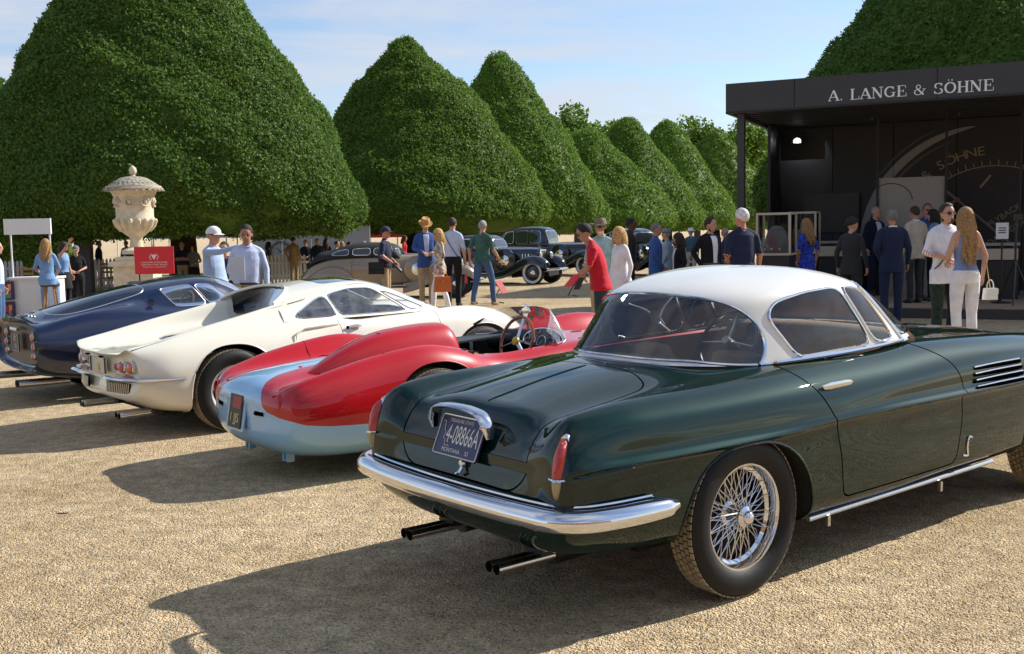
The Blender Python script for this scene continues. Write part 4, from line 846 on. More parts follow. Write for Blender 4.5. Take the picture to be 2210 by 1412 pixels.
# ================================================================ red and pale blue open racing car
def red_car():
    car = empty('racing_car', (-.95, 7.65, 0), .65, 'open red racing car with pale blue tail and headrest fairing', 'car', 'classic cars parked on the gravel')
    red = mat('racing_red_paint', (.44, .006, .010), .35, 0, 1.0, spec=.15); blue = mat('pale_blue_paint', (.26, .51, .76), .28, 0, 1.0)
    lo = lambda w: [(w, .40), (w - .04, .26), (.5 * w + .1, .15), (0, .14)]
    R = [sect(-1.105, [(0, .47), (.1, .47), (.17, .47), (.22, .46), (.24, .45), (.25, .44), (.25, .43), (.22, .42), (.15, .40), (0, .39)]),
         sect(-1.085, [(0, .575), (.2, .572), (.34, .56), (.45, .54), (.52, .50), (.555, .44), (.55, .40), (.50, .33), (.35, .27), (0, .25)], [0, 0, .01, .02, .03, .045, .045, .03, .01, 0]),
         sect(-.98, [(0, .648), (.22, .636), (.41, .608), (.54, .626), (.625, .560), (.66, .45), (.655, .39), (.60, .28), (.43, .195), (0, .175)]),
         sect(-.75, [(0, .695), (.22, .680), (.42, .642), (.575, .706), (.682, .625), (.725, .48), (.72, .40), (.675, .25), (.5, .15), (0, .135)]),
         sect(-.4, [(0, .725), (.22, .712), (.42, .670), (.585, .785), (.695, .70), (.75, .52), (.745, .41), (.71, .25), (.58, .15), (0, .135)]),
         sect(0, [(0, .74), (.22, .728), (.42, .690), (.592, .828), (.706, .745), (.765, .55), (.76, .42), (.725, .25), (.6, .15), (0, .14)]),
         sect(.3, [(0, .745), (.22, .735), (.41, .705), (.58, .775), (.69, .70), (.745, .53), (.74, .42), (.71, .25), (.6, .16), (0, .15)]),
         sect(.6, [(0, .74), (.25, .735), (.44, .715), (.565, .685), (.645, .60), (.69, .48), (.685, .40), (.65, .25), (.55, .17), (0, .16)]),
         sect(1.1, [(0, .75), (.25, .745), (.44, .735), (.57, .705), (.65, .61), (.695, .48), (.69, .40), (.655, .25), (.55, .17), (0, .16)]),
         sect(1.5, [(0, .775), (.23, .765), (.42, .745), (.57, .73), (.665, .635), (.71, .49), (.705, .40), (.67, .25), (.56, .17), (0, .16)]),
         sect(1.9, [(0, .765), (.21, .745), (.38, .715), (.57, .795), (.685, .71), (.74, .53), (.735, .41), (.70, .25), (.58, .16), (0, .15)]),
         sect(2.35, [(0, .73), (.2, .71), (.36, .68), (.58, .848), (.695, .75), (.755, .55), (.75, .42), (.715, .25), (.58, .16), (0, .15)]),
         sect(2.7, [(0, .67), (.2, .65), (.36, .62), (.56, .80), (.665, .71), (.715, .53), (.71, .42), (.67, .27), (.5, .18), (0, .16)]),
         sect(3.0, [(0, .58), (.18, .57), (.33, .555), (.49, .65), (.58, .58), (.62, .48), (.62, .41), (.58, .3), (.42, .22), (0, .2)]),
         sect(3.15, [(0, .46), (.14, .46), (.22, .46), (.28, .46), (.3, .45), (.31, .44), (.31, .43), (.28, .41), (.2, .4), (0, .4)])]
    body = shell(R, [6, 7, 9, 12, 14, 12, 12, 16, 13, 13, 14, 12, 10, 6], [6, 6, 7, 7, 7, 4, 6, 6, 6], 3)
    body = cut_wheels(car, body, [(.02, .345, .375, .375), (2.35, .34, .38, .37)], red)
    ck = rpoly([(.42, .44), (.42, -.46), (.70, -.515), (1.15, -.51), (1.36, -.40), (1.40, 0), (1.36, .40), (1.15, .51), (.70, .515)], .10)
    body, _ = split(body, lambda V: np.where(V[:, 2] < .6, .3, sdf_poly(V[:, :2], ck)))
    tub = rim(body, lambda Q: np.stack([0 * Q[:, 0], 0 * Q[:, 0], .24 - Q[:, 2]], -1)); obj('cockpit_wall', tub, mat('cockpit_black', (.012, .012, .013), .55), car)
    def fb(V):
        x, y, z = V[:, 0], np.abs(V[:, 1]), V[:, 2]
        yb = np.interp(x, [-1.12, -1.09, -1.05, -1.0, -.9, -.7, -.35, -.2, .5], [.40, .33, .265, .215, .170, .145, .12, .05, -.3]); zb = np.interp(x, [-1.12, -1.05, -.95, -.8, -.5, 0, .4, .6, 3.2], [.50, .435, .40, .38, .365, .355, .34, .30, .24])
        a, b = yb - y, zb - z; h = .09; t = np.clip(.5 + .5 * (a - b) / h, 0, 1); return a * t + b * (1 - t) + h * t * (1 - t)
    bl, rd = split(body, fb)
    obj('body', rd, red, car, label='red upper bodywork'); obj('blue_bodywork', bl, blue, car, label='pale blue lower tail and centre stripe')
    # headrest fairing
    hx = [(-.74, .665, .015, .01), (-.6, .745, .085, .07), (-.42, .835, .135, .12), (-.2, .905, .165, .15), (.05, .935, .178, .17), (.25, .942, .178, .17), (.36, .925, .172, .16), (.40, .86, .15, .12), (.405, .75, .05, .03)]
    rings = []
    for x, zt, w, e in hx:
        zb_ = .66; rings.append([(x, 0, zt), (x, w * .5, zt - .018 * (zt - zb_) / .28), (x, w * .86, zt - .30 * (zt - zb_)), (x, w * 1.08, zb_ + .38 * (zt - zb_)), (x, w * 1.25, zb_)])
    hg = grid_surface(rings, [4, 5, 6, 6, 5, 4, 3, 3], [4, 4, 4, 4], 3)
    Hh = grid_mesh(hg, mirror=False); Hh.add([(x, -y, z) for x, y, z in Hh.V], [f[::-1] for f in Hh.F]); Hh.mv((0, -.27, 0)); ho = obj('headrest', Hh, red, car)
    fl = [tuple(np.array([-.06 + .15 * cos(t), -.27 + .10 * sin(t), .905 + .035 * cos(t) + .02 * (1 - (sin(t))**2) - .006]) + np.array([0, 0, .012])) for t in np.linspace(pi * 1.02, 2 * pi * 1.0, 16)]
    obj('filler_seam', M().tube([(-.22, -.31, .905), (-.13, -.385, .868), (0, -.405, .862), (.09, -.39, .878), (.12, -.35, .925)], .0022, 4), gap_m, ho)
    # cockpit
    obj('floor_pan', M().box((.9, 0, .23), (1.0, 1.05, .02)), black, car); obj('tonneau', M().add([(.44, .02, .735), (.44, .45, .715), (1.16, .50, .735), (1.20, .02, .775), (.44, .02, .72), (.44, .45, .70), (1.16, .50, .72), (1.20, .02, .76)], [(0, 3, 2, 1), (4, 5, 6, 7), (0, 1, 5, 4), (1, 2, 6, 5), (2, 3, 7, 6), (3, 0, 4, 7)]), mat('grey_tonneau', (.03, .032, .036), .5), car, smooth=False)
    s = M(); s.tube([(.55, -.27, .30), (.8, -.27, .31), (.98, -.27, .33)], [.18, .2, .18], 12, flat=.3); s.tube([(.55, -.27, .32), (.50, -.27, .5), (.45, -.27, .68)], [.2, .2, .16], 12, flat=.3); obj('seat', s, mat('black_leather', (.015, .015, .015), .5), car)
    obj('tunnel', M().box((.85, 0, .36), (.9, .16, .26)), black, car); obj('roll_post', M().tube([(.78, -.02, .40), (.78, -.02, .74)], .012, 8), alu, car); obj('extinguisher_tag', M().box((.80, -.06, .62), (.03, .01, .09)), mat('yellow_emblem', (.65, .42, .03), .4), car)
    dsh = M(); dsh.tube([(1.33, -.50, .66), (1.37, -.3, .70), (1.39, 0, .715), (1.37, .3, .70), (1.33, .50, .66)], [.07, .085, .085, .085, .07], 12); obj('dashboard', dsh, mat('black_crackle', (.02, .02, .021), .6, bump=.3, bscale=150), car)
    ip = M(); ax = np.array([-.92, 0, .39]); e1 = np.array([0, 1., 0]); e2 = np.cross(ax, e1); o = np.array([1.285, -.27, .735])
    ip.add([tuple(o + e1 * .235 * cos(t) + e2 * .095 * sin(t)) for t in np.linspace(0, 2 * pi, 32, endpoint=False)], [tuple(range(32))]); io = obj('instrument_panel', ip, mat('grey_panel', (.10, .10, .10), .45), car)
    obj('panel_rim', M().tube([tuple(o + e1 * .237 * cos(t) + e2 * .097 * sin(t)) for t in np.linspace(0, 2 * pi, 40, endpoint=False)], .006, 6, closed=True), chrome, io)
    for a, b, r in ((0, .02, .055), (.11, .01, .036), (-.11, .01, .036), (.18, -.01, .028), (-.18, -.01, .028), (.07, -.06, .022), (-.07, -.06, .022)):
        d = M().lathe([(r, 0), (r, .01), (r * .9, .012), (r * .88, .005), (.001, .005)], 18, [1, 1, 1, 0]); obj('dial', place(d, o + e1 * a + e2 * b, e1, e2, ax), [dark_pl, chrome], io); obj('needle', place(M().box((r * .2, r * .2, .008), (r * .9, .003, .002), rz=.8), o + e1 * a + e2 * b, e1, e2, ax), white_p, io)
    c0 = np.array([1.03, -.27, .745]); ax = np.array([-.95, 0, .31]); e2 = np.cross(ax, e1); Rw = .19
    sw = M().tube([tuple(c0 + Rw * (cos(t) * e1 + sin(t) * e2)) for t in np.linspace(0, 2 * pi, 48, endpoint=False)], .0125, 8, closed=True); so = obj('steering_wheel', sw, wood, car)
    for t in (pi / 2 + .9, pi / 2 - 1.25 + pi * 0, -pi / 2 - .1):
        obj('spoke', M().tube([tuple(c0 + ax * .0), tuple(c0 + Rw * .97 * (cos(t) * e1 + sin(t) * e2))], [.020, .015], 8, flat=.35), alu, so)
    obj('horn_button', place(M().lathe([(.036, 0), (.034, .016), (.02, .022), (.001, .023)], 18), c0 + ax * .004, e1, e2, ax), mat('yellow_emblem', (.65, .42, .03), .4), so); obj('column', M().tube([tuple(c0 - ax * .01), tuple(c0 - ax * .3)], .018, 8), dark_pl, so)
    # wrap-round screen
    V = []; n = 25
    for k, (h, inn) in enumerate(((0, 0), (.09, .05), (.17, .11), (.215, .15))):
        for i in range(n):
            t = -1 + 2 * i / (n - 1); a = abs(t); y = -.02 + .53 * np.sign(t) * (a**.9); x = 1.56 - .36 * a**2.4
            hh = h * (1 - .55 * max(0, a - .6)**1.3 / .3); V.append((x - inn * .9 * (hh / (h + 1e-6) if h else 1), y * (1 - .10 * k / 3), .765 - .03 * a + hh))
    sc = M().add(V, [(r * n + i, r * n + i + 1, (r + 1) * n + i + 1, (r + 1) * n + i) for r in range(3) for i in range(n - 1)]); so = obj('windscreen', sc, plexi, car)
    obj('screen_edge', M().tube(V[:n], .006, 6), alu, so)
    obj('screen_stay', M().tube([V[3], V[n + 3], V[2 * n + 4], V[3 * n + 6]], .008, 6), alu, so)
    # rear-view mirror, blade
    mi = M().lathe([(.001, .055), (.03, .05), (.055, .03), (.062, 0), (.058, -.004), (.001, -.004)], 20, [0, 0, 0, 0, 1], 'x'); mi.xf(lambda x, y, z: (1.42 + x, .13 + y, .93 + z)); mo = obj('mirror', mi, [chrome, mat('mirror_glass', (.6, .6, .6), .02, 1)], car); obj('mirror_stem', M().tube([(1.44, .13, .88), (1.46, .13, .77)], .007, 6), chrome, mo)
    for sg in (1, -1):
        obj('tail_lamp', M().lathe([(.066, -.05), (.062, .004), (.054, .014), (.050, .0), (.001, .010)], 22, [0, 0, 0, 1], 'x').xf(lambda x, y, z: (-1.046 - x, y + sg * .475, z + .525)), [red, mat('dark_red_lens', (.12, .003, .004), .1, coat=1)], car)
        obj('tail_slot', M().tube([(-1.100, sg * .31 - .045 * sg, .445), (-1.083, sg * .31 + .045 * sg, .445)], .016, 8), gap_m, car)
        obj('jack_tube', M().box((-.90, sg * .30 - .03, .15), (.05, .018, .085)), blue, car); obj('jack_tube', M().box((-.90, sg * .30 + .03, .15), (.05, .018, .085)), blue, car)
    for sg in (1, -1): obj('tail_seam', M().tube(bez([(-.36, sg * .05, .728), (-.36, sg * .25, .712), (-.35, sg * .42, .675), (-.34, sg * .52, .752), (-.33, sg * .588, .794), (-.32, sg * .66, .75), (-.31, sg * .702, .69)], 4), .0022, 4), gap_m, car)
    obj('deck_latch', M().lathe([(.016, 0), (.014, .012), (.001, .014)], 10, 0, 'z', (-.70, -.12, .688)), red, car)
    for x, y in ((.30, -.60), (.36, -.615)): obj('bonnet_clip', M().box((x, y, .762 - (x - .3) * .3), (.05, .02, .02)), dark_pl, car)
    pn = np.array([-.985, 0, .17]); pu = np.array([.17, 0, .985]); pe = np.array([0, -1., 0]); po = np.array([-1.125, 0, .43]); m = M().box((0, 0, 0), (.20, .22, .006)); lp = obj('license_plate', place(m, po, pe, pu, pn), black, car, smooth=False, label='black number plate with gold figures and a red top panel')
    obj('backing', place(M().box((0, 0, -.012), (.27, .25, .012)), po, pe, pu, pn), mat('blue_backing_plate', (.30, .50, .66), .3, 0, .8), lp)  # slightly greyer pale blue plate backing
    obj('lettering', place(text_mesh('1 JJS', .085), po + pn * .006 + pu * -.045, pe, pu, pn), mat('gold_figures', (.75, .62, .28), .4), lp); obj('red_panel', place(M().box((.02, .06, .004), (.13, .08, .003)), po, pe, pu, pn), mat('plate_red', (.35, .03, .02), .5), lp)
    for x in (.02, 2.35):
        for sg in (1, -1): wheel('wheel', 'wire', .335, .205, .16, car, (x, sg * .66, .335), sg > 0, nblk=70)
        obj('axle', M().tube([(x, -.58, .32), (x, .58, .32)], .05, 8), under, car)
red_car()
# ================================================================ dark blue berlinetta
def blue_car():
    car = empty('berlinetta', (-4.283, 11.078, 0), .69, 'dark navy blue fastback sports coupe with cut off tail', 'car', 'classic cars parked on the gravel')
    P = mat('navy_paint', (.003, .009, .040), .25, .12, 1.0); tp = mat('tail_panel_black', (.012, .012, .014), .5, 0, .2)
    R = [sect(-.80, [(0, .60), (.2, .60), (.34, .595), (.44, .585), (.48, .57), (.49, .55), (.49, .54), (.45, .52), (.3, .50), (0, .49)]),
         sect(-.80, [(0, .775), (.25, .77), (.44, .755), (.58, .715), (.665, .655), (.70, .565), (.69, .50), (.65, .43), (.56, .375), (0, .35)]),
         sect(-.875, [(0, .822), (.25, .818), (.46, .800), (.62, .752), (.715, .685), (.752, .58), (.735, .49), (.69, .41), (.59, .345), (0, .32)]),
         sect(-.80, [(0, .822), (.25, .812), (.45, .785), (.625, .765), (.735, .695), (.770, .58), (.755, .48), (.72, .39), (.63, .31), (0, .29)]),
         sect(-.55, [(0, .890), (.25, .872), (.41, .812), (.635, .828), (.752, .735), (.798, .59), (.795, .48), (.77, .37), (.70, .27), (0, .24)]),
         sect(-.25, [(0, .972), (.25, .950), (.42, .862), (.635, .885), (.768, .78), (.818, .61), (.815, .48), (.795, .35), (.735, .23), (0, .2)]),
         sect(.1, [(0, 1.055), (.25, 1.038), (.45, .940), (.625, .900), (.765, .795), (.818, .615), (.815, .48), (.797, .35), (.74, .2), (0, .18)]),
         sect(.45, [(0, 1.122), (.25, 1.108), (.465, 1.04), (.605, .885), (.75, .79), (.805, .62), (.805, .48), (.79, .35), (.74, .2), (0, .18)]),
         sect(.75, [(0, 1.168), (.25, 1.155), (.475, 1.09), (.61, .88), (.745, .79), (.80, .62), (.80, .48), (.785, .35), (.73, .2), (0, .18)]),
         sect(1.0, [(0, 1.176), (.24, 1.165), (.46, 1.10), (.605, .88), (.74, .79), (.79, .62), (.79, .48), (.775, .35), (.73, .2), (0, .18)]),
         sect(1.2, [(0, 1.12), (.24, 1.11), (.44, 1.035), (.60, .88), (.735, .79), (.785, .62), (.785, .48), (.77, .35), (.73, .2), (0, .18)], [.06, .05, .02, 0, 0, 0, 0, 0, 0, 0]),
         sect(1.45, [(0, .965), (.24, .96), (.40, .925), (.59, .875), (.73, .79), (.785, .62), (.785, .48), (.77, .35), (.73, .2), (0, .18)], [.1, .08, .03, 0, 0, 0, 0, 0, 0, 0]),
         sect(1.7, [(0, .885), (.24, .88), (.40, .865), (.58, .865), (.73, .79), (.78, .61), (.78, .48), (.77, .35), (.72, .2), (0, .18)]),
         sect(2.4, [(0, .79), (.24, .785), (.40, .775), (.60, .835), (.73, .75), (.78, .59), (.78, .47), (.76, .34), (.70, .2), (0, .18)]),
         sect(2.9, [(0, .68), (.22, .675), (.38, .67), (.55, .70), (.66, .63), (.70, .54), (.70, .45), (.67, .34), (.58, .24), (0, .22)]),
         sect(3.25, [(0, .48), (.14, .48), (.22, .48), (.28, .48), (.3, .46), (.31, .45), (.31, .44), (.28, .42), (.2, .4), (0, .4)])]
    body = shell(R, [4, 3, 3, 7, 8, 10, 10, 9, 8, 7, 8, 8, 14, 12, 8], [6, 6, 7, 7, 6, 5, 5, 5, 5], 2)
    body = cut_wheels(car, body, [(0, .33, .37, .37), (2.4, .33, .37, .36)], P)
    body, tail = split(body, lambda V: np.where((V[:, 0] < -.80) & (np.abs(V[:, 1]) < .9), V[:, 0] * 0 + np.maximum(-.842 - V[:, 0], -1) * -1 * -1 + .0, .5)) if 0 else (body, None)
    rwp = rpoly([(-.62, -.30), (-.50, -.36), (.32, -.40), (.32, .40), (-.50, .36), (-.62, .30)], .08)
    body, rw = split(body, lambda V: np.where(V[:, 2] < .84, .3, sdf_poly(V[:, :2], rwp))); o = obj('rear_window', rw, mat('smoked_cover', (.015, .02, .03), .06, coat=1), car); obj('chrome_surround', trim(rw, .007), alu, o)
    for nm, pg in (('side_window', [(.43, 1.058), (.72, 1.092), (.76, 1.094), (.90, .878), (.555, .872)]), ('vent_window', [(.785, 1.096), (.975, 1.088), (1.24, .885), (.925, .878)])):
        body, w = split(body, lambda V: np.where(np.abs(V[:, 1]) < .42, .3, sdf_poly(V[:, [0, 2]], rpoly(pg, .02))))
        for sg in (1, -1): o = obj(nm, part_y(w, sg), glass_c, car); obj('chrome_surround', trim(part_y(w, sg), .006), alu, o)
    body, ws = split(body, lambda V: np.maximum(np.maximum(1.065 + .08 * (1 - (V[:, 1] / .45)**2) + (1.11 - V[:, 2]) * .62 - V[:, 0], np.abs(V[:, 1]) - .44), np.maximum(.945 - V[:, 2], V[:, 2] - 1.15))); o = obj('windscreen', ws, glass_c, car); obj('chrome_surround', trim(ws, .007), alu, o)
    body_o = obj('body', body, P, car)
    tpn = M(); n = 40; V = []
    for t in np.linspace(0, 2 * pi, n, endpoint=False):
        V.append((-.812, .655 * np.sign(cos(t)) * abs(cos(t))**.65, .555 + (.21 if sin(t) > 0 else .185) * np.sign(sin(t)) * abs(sin(t))**.7))
    tpn.add(V + [(-.79, y, z) for _, y, z in V], [tuple(range(n))[::-1]] + [(i, (i + 1) % n, n + (i + 1) % n, n + i) for i in range(n)]); to = obj('tail_panel', tpn, tp, car)
    for sg in (1, -1):
        for z, y, m_, r in ((.655, .46, orange_lens, .036), (.555, .475, red_lens, .034), (.465, .46, orange_lens, .030)): disc_lamp(car, (-.818, sg * y, z), (-1, 0, .05), r * 1.12, m_, bez_m=alu)
        e_ = M().tube([(-.98, sg * .45, .21), (-.5, sg * .43, .20)], .034, 14, 0, cap=False); e_.tube([(-.978, sg * .45, .21), (-.6, sg * .43, .20)], .029, 12, 1, cap=False); e_.tube([(-.98, sg * .45 + .07, .21), (-.5, sg * .43 + .07, .20)], .034, 14, 0, cap=False); obj('exhaust_pipe', e_, [alu, black], car)
    po = np.array([-.862, 0, .575]); pe = np.array([0, -1., 0]); pu = np.array([0, 0, 1.]); lp = obj('license_plate', place(M().box((0, 0, 0), (.24, .17, .01)), po, pe, pu), black, car, smooth=False)
    obj('lettering', place(text_mesh('EFC', .075, width=.8), po + np.array([-.007, 0, .038]), pe, pu).merge(place(text_mesh('118', .075, width=.8), po + np.array([-.007, 0, -.038]), pe, pu)).merge(place(M().tube([(-.115, -.08, 0), (.115, -.08, 0), (.115, .08, 0), (-.115, .08, 0)], .003, 4, closed=True), po + np.array([-.007, 0, 0]), pe, pu)), white_p, lp)
    for i in range(3): obj('deck_vent', M().lathe([(.022, 0), (.02, .012), (.001, .016)], 12, 0, 'z', (-.74 + .01 * i, .12 - .075 * i - .1, .842)), alu, car)
    obj('number_lamp', M().tube([(-.865, -.12, .71), (-.865, .12, .71)], .02, 8), alu, car)
    obj('roof_scoop', M().box((.36, .0, 1.115), (.16, .10, .03), taper=.6), dark_pl, car)
    obj('windscreen_sticker', M().box((1.045, -.36, 1.118), (.03, .10, .012)), mat('yellow_emblem', (.65, .42, .03), .4), car)
    obj('fuel_cap', M().lathe([(.04, 0), (.036, .012), (.001, .014)], 14, 0, 'y', (.28, -.63, .93)).xf(lambda x, y, z: (x, y + .0, z)), P, car)
    for y in (.28, -.28):
        s = M(); s.tube([(.55, y, .38), (.75, y, .38), (1.0, y, .4)], [.18, .2, .18], 12, flat=.35); s.tube([(.55, y, .42), (.48, y, .65), (.42, y, .88)], [.19, .19, .12], 12, flat=.35); obj('seat', s, mat('red_seat', (.30, .02, .025), .6), car)
    obj('cockpit_floor', M().box((.8, 0, .3), (1.5, 1.2, .02)), carpet, car); sw = M().tube([(1.02 + .06 * sin(t), .28 + .18 * cos(t), .82 + .16 * sin(t)) for t in np.linspace(0, 2 * pi, 26, endpoint=False)], .01, 6, closed=True); obj('steering_wheel', sw, wood, car)
    for x in (0, 2.4):
        for sg in (1, -1): wheel('wheel', 'wire', .33, .20, .165, car, (x, sg * .68, .33), sg > 0, nblk=60)
blue_car()
# ================================================================ people
from mathutils.kdtree import KDTree
from mathutils.bvhtree import BVHTree
def cloth(name, c, var=.12, rough=.85, vs=9, bump=.5, bs=14): return mat('cloth_' + name, c, rough, var=var, vscale=vs, bump=bump, bscale=bs, spec=.2, sheen=.1)
SKIN = {k: mat('skin_' + k, c, .5, var=.06, vscale=25, spec=.35) for k, c in dict(fair=(.52, .29, .20), tan=(.42, .21, .13), red=(.50, .22, .15), dark=(.12, .055, .032)).items()}
HAIR = {k: mat('hair_' + k, c, .75, var=.45, vscale=45, bump=.9, bscale=70) for k, c in dict(black=(.010, .008, .007), brown=(.035, .018, .009), grey=(.30, .29, .28), white=(.62, .61, .60), blond=(.50, .31, .11), dblond=(.30, .17, .065), salt=(.16, .145, .13)).items()}
SHOE = {'black': mat('shoe_black', (.012, .011, .010), .35), 'brown': mat('shoe_brown', (.10, .045, .02), .4), 'white': mat('shoe_white', (.6, .6, .58), .6), 'tan': mat('shoe_tan', (.30, .19, .10), .6)}
eye_m = mat('eye_dark', (.015, .010, .008), .2); lip_m = mat('lips', (.36, .11, .09), .5); lens_m = mat('sunglass_lens', (.008, .008, .01), .08, coat=1)
class Body:
    def __init__(s): s.m = M(); s.tag = []
    def loft(s, rings, mi, n=14, cap=True):
        # rings: (center(3), ex(3), ey(3)) elliptical sections
        V = []; k = len(rings)
        for c, ex, ey in rings:
            for j in range(n): t = 2 * pi * j / n; V.append(tuple(np.array(c) + np.array(ex) * cos(t) + np.array(ey) * sin(t)))
        F = [(i * n + j, i * n + (j + 1) % n, (i + 1) * n + (j + 1) % n, (i + 1) * n + j) for i in range(k - 1) for j in range(n)] + [tuple(range(n))[::-1], tuple(range((k - 1) * n, k * n))]
        o = len(s.m.V); s.m.add(V, F, mi)
        if s.dense: 
            pass
    dense = False
    def limb(s, P, R, mi, n=12, dome=True):
        P = [np.array(p, float) for p in P]; rings = []
        if dome:
            d = P[0] - P[1]; d /= np.linalg.norm(d) + 1e-9; P = [P[0] + d * R[0] * .55] + P; R = [R[0] * .55] + list(R); d = P[-1] - P[-2]; d /= np.linalg.norm(d) + 1e-9; P = P + [P[-1] + d * R[-1] * .55]; R = list(R) + [R[-1] * .55]
        a = None
        for i in range(len(P)):
            t = P[min(i + 1, len(P) - 1)] - P[max(i - 1, 0)]; t /= np.linalg.norm(t) + 1e-9; ref = np.array([1., 0, 0]) if abs(t[0]) < .8 else np.array([0, 0, 1.])
            ex = np.cross(t, ref); ex /= np.linalg.norm(ex); ey = np.cross(t, ex); rings.append((P[i], ex * R[i], ey * R[i]))
        s.loft(rings, mi, n)
    def ell(s, c, r, mi, n=14, tilt=0):
        rings = []
        for k in range(9):
            a = -pi / 2 + pi * (k + .25) / 8.5; rings.append(((c[0], c[1], c[2] + r[2] * sin(a)), (r[0] * cos(a), 0, 0), (0, r[1] * cos(a), 0)))
        s.loft(rings, mi, n)
    def torso(s, L, mi, n=18):
        s.loft([((x, 0, z), (rx, 0, 0), (0, ry, 0)) for z, rx, ry, x in L], mi, n)
def hand(m, w, d, up, mi, side, grip=.35, sc=1.):
    # palm and five bent fingers; w wrist, d pointing direction, up = back of the hand, side=+1 left
    d = np.array(d, float); d /= np.linalg.norm(d); up = np.array(up, float); up -= d * (up @ d); up /= np.linalg.norm(up) + 1e-9; s_ = np.cross(d, up) * side
    w = np.array(w, float)
    V = []; n = 8
    for t, a, b in ((-.02, .026, .020), (.02, .030, .016), (.06, .040, .015), (.085, .041, .012), (.095, .034, .008)):
        for j in range(n): q = 2 * pi * j / n; V.append(tuple(w + d * t * sc + s_ * a * sc * cos(q) + up * b * sc * sin(q)))
    m.add(V, [(i * n + j, i * n + (j + 1) % n, (i + 1) * n + (j + 1) % n, (i + 1) * n + j) for i in range(4) for j in range(n)] + [tuple(range(n)), tuple(range(4 * n, 5 * n))], mi)
    for k, (off, ln) in enumerate(((.030, .068), (.010, .078), (-.011, .072), (-.030, .056))):
        p0 = w + (d * .083 + s_ * off) * sc; g = grip * (1 + .12 * k); d1 = d * cos(g) - up * sin(g); d2 = d * cos(2.1 * g) - up * sin(2.1 * g); p1 = p0 + d1 * ln * .45 * sc; p2 = p1 + d2 * ln * .32 * sc; p3 = p2 + (d * cos(2.8 * g) - up * sin(2.8 * g)) * ln * .26 * sc
        m.tube([p0, p1, p2, p3], np.array([.0092, .0088, .008, .006]) * sc, 6, mi)
    p0 = w + (d * .025 + s_ * .026) * sc; p1 = p0 + (d * .035 + s_ * .030 - up * .008) * sc; p2 = p1 + (d * .034 + s_ * .008 - up * .010) * sc; m.tube([p0, p1, p2], np.array([.0115, .0105, .008]) * sc, 6, mi)
